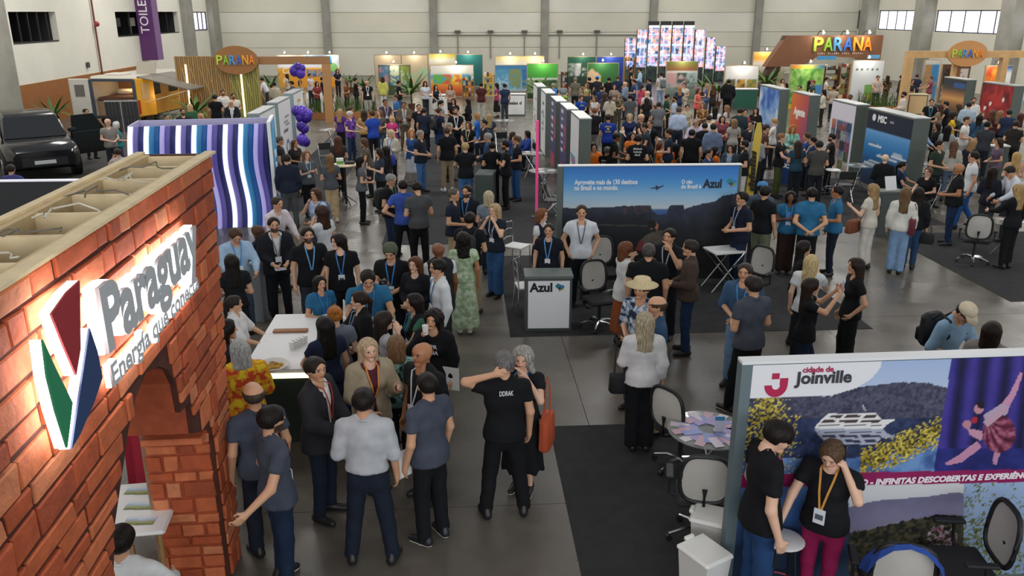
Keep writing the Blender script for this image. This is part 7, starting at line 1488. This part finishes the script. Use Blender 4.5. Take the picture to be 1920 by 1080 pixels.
q(1580, 142, 275, 'm', 'short:'+HB, 'tee:7a7444', 'pants:c8b894', 'reach,front', 'in olive tee and beige trousers'); q(1616, 136, 355, 'm', 'bald', 'polo:1b2233', 'jeans:2c4468', 'front,front', 'bald in navy polo before the white map', lan='c8ccd0', sk=2); q(1647, 141, 20, 'm', 'short:'+HB, 'tee:b8a8a0', 'pants:2c3038', 'table,table', 'in pale tee behind the white and wood counter'); q(1665, 141, 200, 'f', 'wavy:3a2a20', 'blouse:5a4c38', 'pants:5a4c38', 'front,front', 'in brown patterned dress right of the white map')
q(1551, 144, 100, 'f', 'pony:'+HB, 'tee:d0d0d0', 'jeans:4a6a94', 'front,front', 'in white tee with bun by the craft shelf'); q(1519, 150, 100, 'f', 'long:'+HB, 'tee:2a2420', 'pants:2a2420', 'front,front', 'in dark brown before the green map'); q(1525, 149, 280, 'm', 'short:8a4a34', 'tee:2c4c40', 'pants:22262a', 'front,front', 'in bottle green tee before the green map'); q(1545, 167, 260, 'f', 'bob:'+HB, 'blouse:d0c8b8', 'pants:2a2624', 'phone,front', 'in cream blouse behind the orange panel')
q(1468, 147, 20, 'f', 'bob:4a3024', 'open:a88c6c:d0c4b0', 'pants:2c3038', 'front,front', 'in camel cardigan left of the green map'); q(1474, 155, 300, 'f', 'long:'+HB, 'tee:6a2c3c', 'jeans:2c3c5c', 'front,front', 'in wine top beside the camel cardigan'); q(1692, 140, 100, 'm', 'short:'+HB, 'long:3c2c28', 'pants:26282c', 'front,front', 'in brown jacket left of the timber post'); q(1720, 138, 180, 'm', 'short:4a3428', 'tee:2a3444', 'pants:26282c', 'front,front', 'in dark blue tee right of the timber post')
q(1732, 141, 260, 'f', 'long:'+HB, 'shirt:9ab4d4', 'pants:26282c', 'front,front', 'in light blue blouse inside the timber frame'); q(1746, 142, 280, 'm', 'short:6a4a34', 'tee:8a4a54', 'pants:cfc4b0', 'reach,reach', 'in rose tee and cream trousers inside the timber frame'); q(1695, 171, 282, 'm', 'short:'+HB, 'loose:cfc6b8', 'pants:b9b0a0', 'front,front', 'bearded in long cream tunic', beard=True, h=1.8); q(1711, 148, 40, 'f', 'long:2a201c', 'tee:2c2c30', 'pants:2c2c30', 'front,front', 'in black top left of the light blue blouse')
q(1748, 185, 5, 'm', 'short:'+HB, 'polo:15181c', 'pants:1c1e22', 'front,front', 'in black polo with teal lanyard facing the viewer', lan='2f8fa0', badge=False); q(1774, 189, 275, 'm', 'short:'+HB, 'tee:16181c', 'pants:16181c', 'table,front', 'in black tee leaning left before the sunset panel', lean=8); q(1763, 195, 250, 'f', 'wavy:4a2c20', 'tee:8a7a64', 'pants:2c2c30', 'front,front', 'in tan top between the two black tees'); q(1789, 209, 100, 'f', 'curly:2a1c16', 'tee:dcb22c', 'pants:2c3038', 'front,front', 'in bright yellow tee with dark curls')
q(1827, 182, 10, 'm', 'short:'+HB, 'shirt:d8d8d6', 'pants:2c3038', 'down,down', 'bearded in white shirt behind the pale blue back', beard=True); q(1818, 190, 182, 'm', 'short:2c2420', 'shirt:a9bccc', 'pants:2c3038', 'front,front', 'in pale blue shirt, back turned before the red panel', h=1.8); q(1815, 218, 75, 'm', 'buzz:3a2c24', 'tee:dcdad8', 'pants:c8c6c0', 'front,front', 'all in white in profile'); q(1838, 214, 182, 'f', 'long:14110f', 'loose:34506c', 'jeans:3a4a5c', 'down,down', 'in denim jacket, back turned'); q(1843, 209, 20, 'f', 'wavy:6a4a38', 'tee:b89a88', 'pants:2c3038', 'front,front', 'in peach top behind the denim jacket')
q(1862, 205, 200, 'f', 'long:5a4030', 'tee:4a2630', 'pants:26282c', 'front,front', 'in maroon tee with light brown hair'); q(1877, 206, 160, 'f', 'long:8a6a4c', 'tee:46222c', 'pants:1c1d22', 'front,front', 'in maroon tee with blond streaks'); q(1906, 225, 182, 'm', 'short:2a2420', 'tee:2a2624', 'pants:17181c', 'front,front', 'in dark brown tee near the right edge'); q(1913, 167, 300, 'f', 'bob:5a3c2c', 'blouse:a9c4dc', 'pants:2c3038', 'front,front', 'in sky blue blouse by the red panel end'); q(1915, 211, 190, 'f', 'long:4a2c20', 'tee:c8bcb0', 'pants:2c3038', 'front,front', 'with brown hair at the right picture edge')
q(1736, 231, 72, 'f', 'bob:3a2a22', 'shirt:a8c0e0', 'pants:1c2230', 'table,table', 'in light blue shirt leaning on the navy counter', lean=6); q(1758, 229, 290, 'f', 'long:2a1e1a', 'long:1c1c20', 'pants:1c1c20', 'phone,front', 'in black with long hair at the navy counter'); q(1779, 234, 175, 'f', 'long:100e0d', 'tee:9aa0a0', 'jeans:4a5a74', 'table,front', 'in grey tee with long black hair, back turned'); q(1826, 261, 150, 'f', 'long:9a7a54', 'tee:1c2434', 'pants:1c2434', 'table,table', 'fair haired in navy tee bending down', lean=14)
p_ = q(1827, 283, 285, 'm', 'short:'+HB, 'tee:d9dde2', 'jeans:2f5f9c', 'down,down', 'walking in white football shirt and blue jeans', pose='walk', h=1.82); q(1661, 289, 182, 'm', 'side:c8b8a0', 'long:15171c', 'pants:15171c', 'front,front', 'bald in black, seated before the cruise ship panel', sk=0, h=1.6); q(1694, 302, 80, 'f', 'pony:1c1512', 'polo:16223c', 'pants:1a2236', 'reach,table', 'seated in navy polo writing on a notepad', lan='4a90c8', pose='sit'); q(1742, 313, 330, 'f', 'pony:6a4c38', 'polo:16171b', 'pants:16171b', 'front,table', 'laughing in black polo with headset', pose='sit', sk=0)
q(1799, 306, 282, 'm', 'bald', 'polo:16181b', 'jeans:1d3252', 'front,front', 'bald in black polo and jeans with both hands raised', sk=2, build=1.1, lan='c8ccd0', badge=False, h=1.8)
a = q(1638, 343, 240, 'f', 'long:9a7f58', 'tee:cfc8bc', 'pants:d2ccc2', 'gest,down', 'in cream jumpsuit with a brown handbag', sk=0, h=1.72); bag(a, (-.22, .2, 1.02), (.2, .07, .26), '7a4428', 'large brown leather handbag on the cream jumpsuit arm', 'handbag', 'handbag')
a = q(1700, 350, 182, 'f', 'long:6a5238', 'blouse:d6d4cc', 'wide:7f9cc0', 'down,down', 'in white blouse and wide pale jeans, back turned', h=1.7); bag(a, (.2, -.06, 1.15), (.06, .12, .3), '6a2230', 'burgundy shoulder bag on the white blouse', strap=.3); a = q(1725, 350, 178, 'f', 'long:1c1512', 'long:17181c', 'jeans:2c4666', 'down,down', 'in black sweater and jeans beside the wide pale jeans'); bag(a, (.28, 0, .82), (.13, .06, .22), '191a1c', 'black square bag carried by the person in black sweater')
q(1865, 312, 150, 'f', 'long:1c1512', 'long:1e2330', 'pants:3a3a3c', 'front,front', 'with dark hair in navy top behind the office chair'); q(1895, 310, 300, 'm', 'short:2a2420', 'shirt:d8dce8', 'pants:3a3c44', 'table,table', 'in white shirt looking down over the glass table', hp=25, lean=10); q(1911, 344, 232, 'f', 'long:a88a5c', 'long:15161a', 'pants:15161a', 'reach,down', 'blond all in black at the right edge', sk=0, h=1.7); q(1908, 284, 190, 'f', 'long:b8955c', 'tee:c89a80', 'pants:2c3038', 'front,front', 'blond in peach top at the right edge', sk=0)
# ---- front of the cruise booth
a = q(1392, 358, 305, 'm', 'short:'+HB, 'polo:181e2e', 'jeans:1c2a44', 'front,front', 'in navy polo at the sky panel right end', lan='b8c8d8', build=1.05, h=1.8); q(1437, 346, 150, 'm', 'short:'+HB, 'tee:131519', 'shorts:6a7058', 'down,down', 'in black cap, black tee and olive shorts', hat='cap:17181a'); q(1431, 338, 170, 'm', 'short:'+HB, 'tee:4a5a6c', 'pants:2c3038', 'down,down', 'in blue cap behind the black cap', hat='cap:3f7fb8')
a = q(1484, 357, 2, 'f', 'long:1c1512', 'polo:'+TEAL, 'wide:33241f', 'phone,phone', 'in teal polo and wide brown trousers using a phone', lan='3f8fd0', sk=3); phone(a, 'R', 'blue phone of the person in wide brown trousers', '4a7fc0'); q(1524, 350, 190, 'm', 'short:'+HB, 'polo:'+TEAL, 'pants:15171c', 'back,back', 'in teal polo with hands clasped behind the back', beard=True); q(1571, 347, 285, 'm', 'short:'+HB, 'polo:'+TEAL, 'jeans:16202e', 'front,down', 'in teal polo and dark jeans in profile', sk=2)
a = q(1510, 450, 95, 'f', 'long:'+HB, 'tee:15171b', 'pants:15171b', 'front,front', 'in black tee facing the white tee with long dark hair', build=1.1); q(1523, 476, 172, 'f', 'long:c0a878', 'tee:d6d8da', 'pants:1c1e24', 'down,face', 'blond in white tee, back turned', sk=0); q(1606, 482, 290, 'f', 'long:2a1d18', 'tee:131417', 'wide:131417', 'pocket,down', 'in long black outfit with a hand in the pocket', h=1.68); a = q(1524, 520, 98, 'f', 'long:2a1d18', 'tee:141518', 'jeans:1d2a40', 'raise,raise', 'in black tee photographing with a glowing phone', pose='walk'); phone(a, 'R', 'lilac lit phone raised by the person in black tee', 'b8b4e8')
# ---- before the sky panel
p_ = q(1091, 383, 2, 'm', 'short:3a2c26', 'polo:d3d6dc', 'pants:181d2a', 'pocket,pocket', 'in white polo with hands in pockets before the sky panel', lan='5a6478', badge=False, h=1.8); q(1019, 418, 350, 'm', 'short:2a2420', 'polo:161a26', 'pants:c0b8a8', 'down,down', 'in black polo and beige trousers behind the counter', lan='5a9ad8', h=1.64); q(1017, 390, 65, 'f', 'bob:7a4c30', 'vest:232838:d8dadc', 'pants:1c2230', 'front,front', 'in navy vest with white sleeves behind the black polo', sk=0)
q(1256, 427, 335, 'm', 'short:'+HB, 'tee:16181d', 'pants:20222a', 'face,down', 'in black tee wiping the face', lan='a8b4c0'); q(1217, 455, 182, 'm', 'grey:4a4642', 'tee:131519', 'pants:1c1e26', 'down,down', 'in plain black tee with blue lanyard, back turned', lan='3f8fd0', badge=False, build=1.1); q(1175, 452, 110, 'f', 'bob:6a4028', 'loose:d2d2d2', 'skirt25:8a4a28', 'face,front', 'in white blouse and rust skirt touching the ear', sk=0); q(1295, 448, 272, 'm', 'short:2c2420', 'long:4a3c34', 'jeans:1f3050', 'front,front', 'in brown sweater and jeans in profile')
q(1204, 520, 330, 'm', 'short:'+HBR, 'rolled:8fa4bc', 'pants:2c3444', 'front,front', 'in cream straw hat and blue patterned shirt', hat='straw:d2c096'); q(1232, 555, 285, 'm', 'side:4a3828', 'polo:34506f', 'pants:b09870', 'front,front', 'balding in blue polo and khaki trousers'); a = q(1210, 584, 190, 'f', 'wavy:a89a80', 'blouse:d4d2d2', 'wide:141518', 'phone,down', 'in white blouse and black trousers with a shoulder bag, back turned', sk=0, h=1.7); bag(a, (-.26, .06, .98), (.11, .07, .24), '1a1b1e', 'black leather shoulder bag beside the white blouse', strap=.55)
q(1398, 492, 348, 'm', 'short:3a2c26', 'rolled:3c5878', 'jeans:6f8cac', 'front,front', 'smiling in denim shirt with blue lanyard', lan='3f8fd0', badge=False); q(1414, 515, 222, 'm', 'short:2a2220', 'polo:4b4f5a', 'pants:141519', 'front,front', 'in charcoal polo striding with black trainers', pose='cont', sole='dedad4', h=1.82)
a = q(1814, 566, 55, 'm', 'buzz:'+HB, 'rolled:8fb0cc', 'pants:222a38', 'table,front', 'in cream cap and light blue shirt reading', hat='cap:d8c8ae', hp=35, lean=10); backpack(a, '191a1d', 'black backpack on the person in cream cap'); papers(a, 'L', 'white leaflet read by the person in cream cap'); q(1864, 601, 172, 'f', 'long:2a1d18', 'loose:8d8884', 'pants:2c2c30', 'front,front', 'with long dark hair before the cream cap, back turned')
# ---- river ship booth
p_ = q(1463, 788, 112, 'm', 'short:'+HB, 'polo:14151a', 'jeans:22406a', 'down,down', 'in black polo with red lanyard by the printed wall', lan='c0242c', hp=25, h=1.8, sk=0, badge=False); a = q(1563, 826, 345, 'f', 'pony:5a4432', 'tee:17171b', 'slim:8e1a4c', 'ear,lean', 'in black tee and magenta trousers talking on a phone', lan='d0923c', hp=25, sk=0, build=1.08, h=1.66); phone(a, 'L', 'phone held to the ear by the person in magenta trousers')
# ---- more of the far crowd
for x, y, f, sx, hr, tp, bt, am, lb in (
    (546, 151, 250, 'm', 'short:'+HB, 'tee:3a4a5c', 'pants:22262e', 'front,front', 'in steel blue tee beside the far timber post'), (594, 152, 20, 'f', 'long:'+HB, 'tee:8a3a3a', 'pants:22262e', 'front,front', 'in brick red top before the orange wall'),
    (617, 148, 280, 'm', 'short:2a2420', 'polo:2c3a2c', 'pants:22262e', 'front,front', 'in forest green polo behind the grass planter'), (648, 150, 300, 'f', 'wavy:6a4630', 'tee:7a4a2c', 'pants:2a2420', 'front,front', 'in caramel top behind the grass planter'),
    (563, 150, 90, 'f', 'bob:2a201c', 'blouse:c0b4a4', 'pants:3a3c44', 'front,front', 'in oatmeal blouse near the far balloons'), (1128, 160, 190, 'm', 'short:'+HB, 'tee:2c3c5a', 'pants:22262e', 'front,front', 'in dusk blue tee in the dense crowd below the green panels'),
    (1152, 158, 10, 'f', 'long:4a3024', 'tee:8a7a70', 'pants:22262e', 'front,front', 'in mushroom top in the dense crowd below the green panels'), (1172, 153, 250, 'm', 'bald', 'shirt:7a8aa0', 'pants:22262e', 'front,front', 'bald in steel shirt left of the blue polo'),
    (1204, 158, 160, 'f', 'pony:'+HB, 'tank:b8485a', 'pants:22262e', 'front,front', 'in raspberry top below the glowing columns'), (1100, 156, 330, 'f', 'wavy:7a5638', 'tee:5a6a4a', 'pants:2c3038', 'front,front', 'in sage top left of the dense crowd'),
    (1236, 190, 170, 'm', 'short:2a2420', 'tee:6a6e74', 'pants:2a2c34', 'down,down', 'in ash tee standing by the aisle edge'), (1355, 216, 10, 'f', 'long:2a1c18', 'tee:7c3f4c', 'pants:22262e', 'front,front', 'in berry top behind the food packets'),
    (1377, 222, 200, 'f', 'bob:8a6a4a', 'tee:a8a49c', 'pants:22262e', 'front,front', 'in stone tee behind the food packets'), (1409, 226, 340, 'm', 'short:'+HB, 'polo:20242c', 'pants:22262e', 'front,front', 'in black polo behind the yellow banner top'),
    (1438, 232, 100, 'm', 'short:3a2c24', 'tee:5a3c34', 'pants:22262e', 'front,front', 'in cocoa tee left of the white tee in profile'), (1497, 262, 200, 'f', 'long:3a2a22', 'tee:2a4a5c', 'pants:22262e', 'front,front', 'in petrol blue top at the navy counter back'),
    (1798, 194, 250, 'f', 'long:4a3024', 'tee:3c4a40', 'pants:22262e', 'front,front', 'in moss top right of the sunset panel'), (1853, 226, 170, 'm', 'short:'+HB, 'polo:3a3c44', 'pants:22262e', 'front,front', 'in graphite polo behind the maroon tees'),
    (1893, 204, 200, 'm', 'short:2a2420', 'tee:23304a', 'pants:22262e', 'front,front', 'in ink blue tee at the red panel end'), (1874, 258, 300, 'f', 'bob:3a2a22', 'tee:6a5a6c', 'pants:22262e', 'front,front', 'in mauve top by the white topped counter'),
    (1790, 262, 190, 'f', 'long:6a4c38', 'blouse:b8b4ac', 'jeans:5a6c84', 'front,front', 'in pearl blouse and jeans behind the folding chair'), (1764, 262, 60, 'm', 'short:'+HB, 'tee:2a3a30', 'pants:22262e', 'front,front', 'in pine green tee near the navy counter'),
    (1712, 222, 20, 'm', 'short:2a2420', 'polo:30343c', 'pants:22262e', 'front,front', 'in dark polo right of the cruise panel top'), (1630, 143, 250, 'f', 'long:'+HB, 'tee:8a8c90', 'pants:22262e', 'front,front', 'in silver top before the white map right half'),
    (1500, 160, 340, 'm', 'short:'+HB, 'tee:b89a2c', 'pants:22262e', 'front,front', 'in ochre tee below the green map'), (1565, 160, 180, 'f', 'bun:2a1c18', 'tee:b0a090', 'pants:22262e', 'front,front', 'in almond top behind the orange panel')):
    q(x, y, f, sx, hr, tp, bt, am, lb)
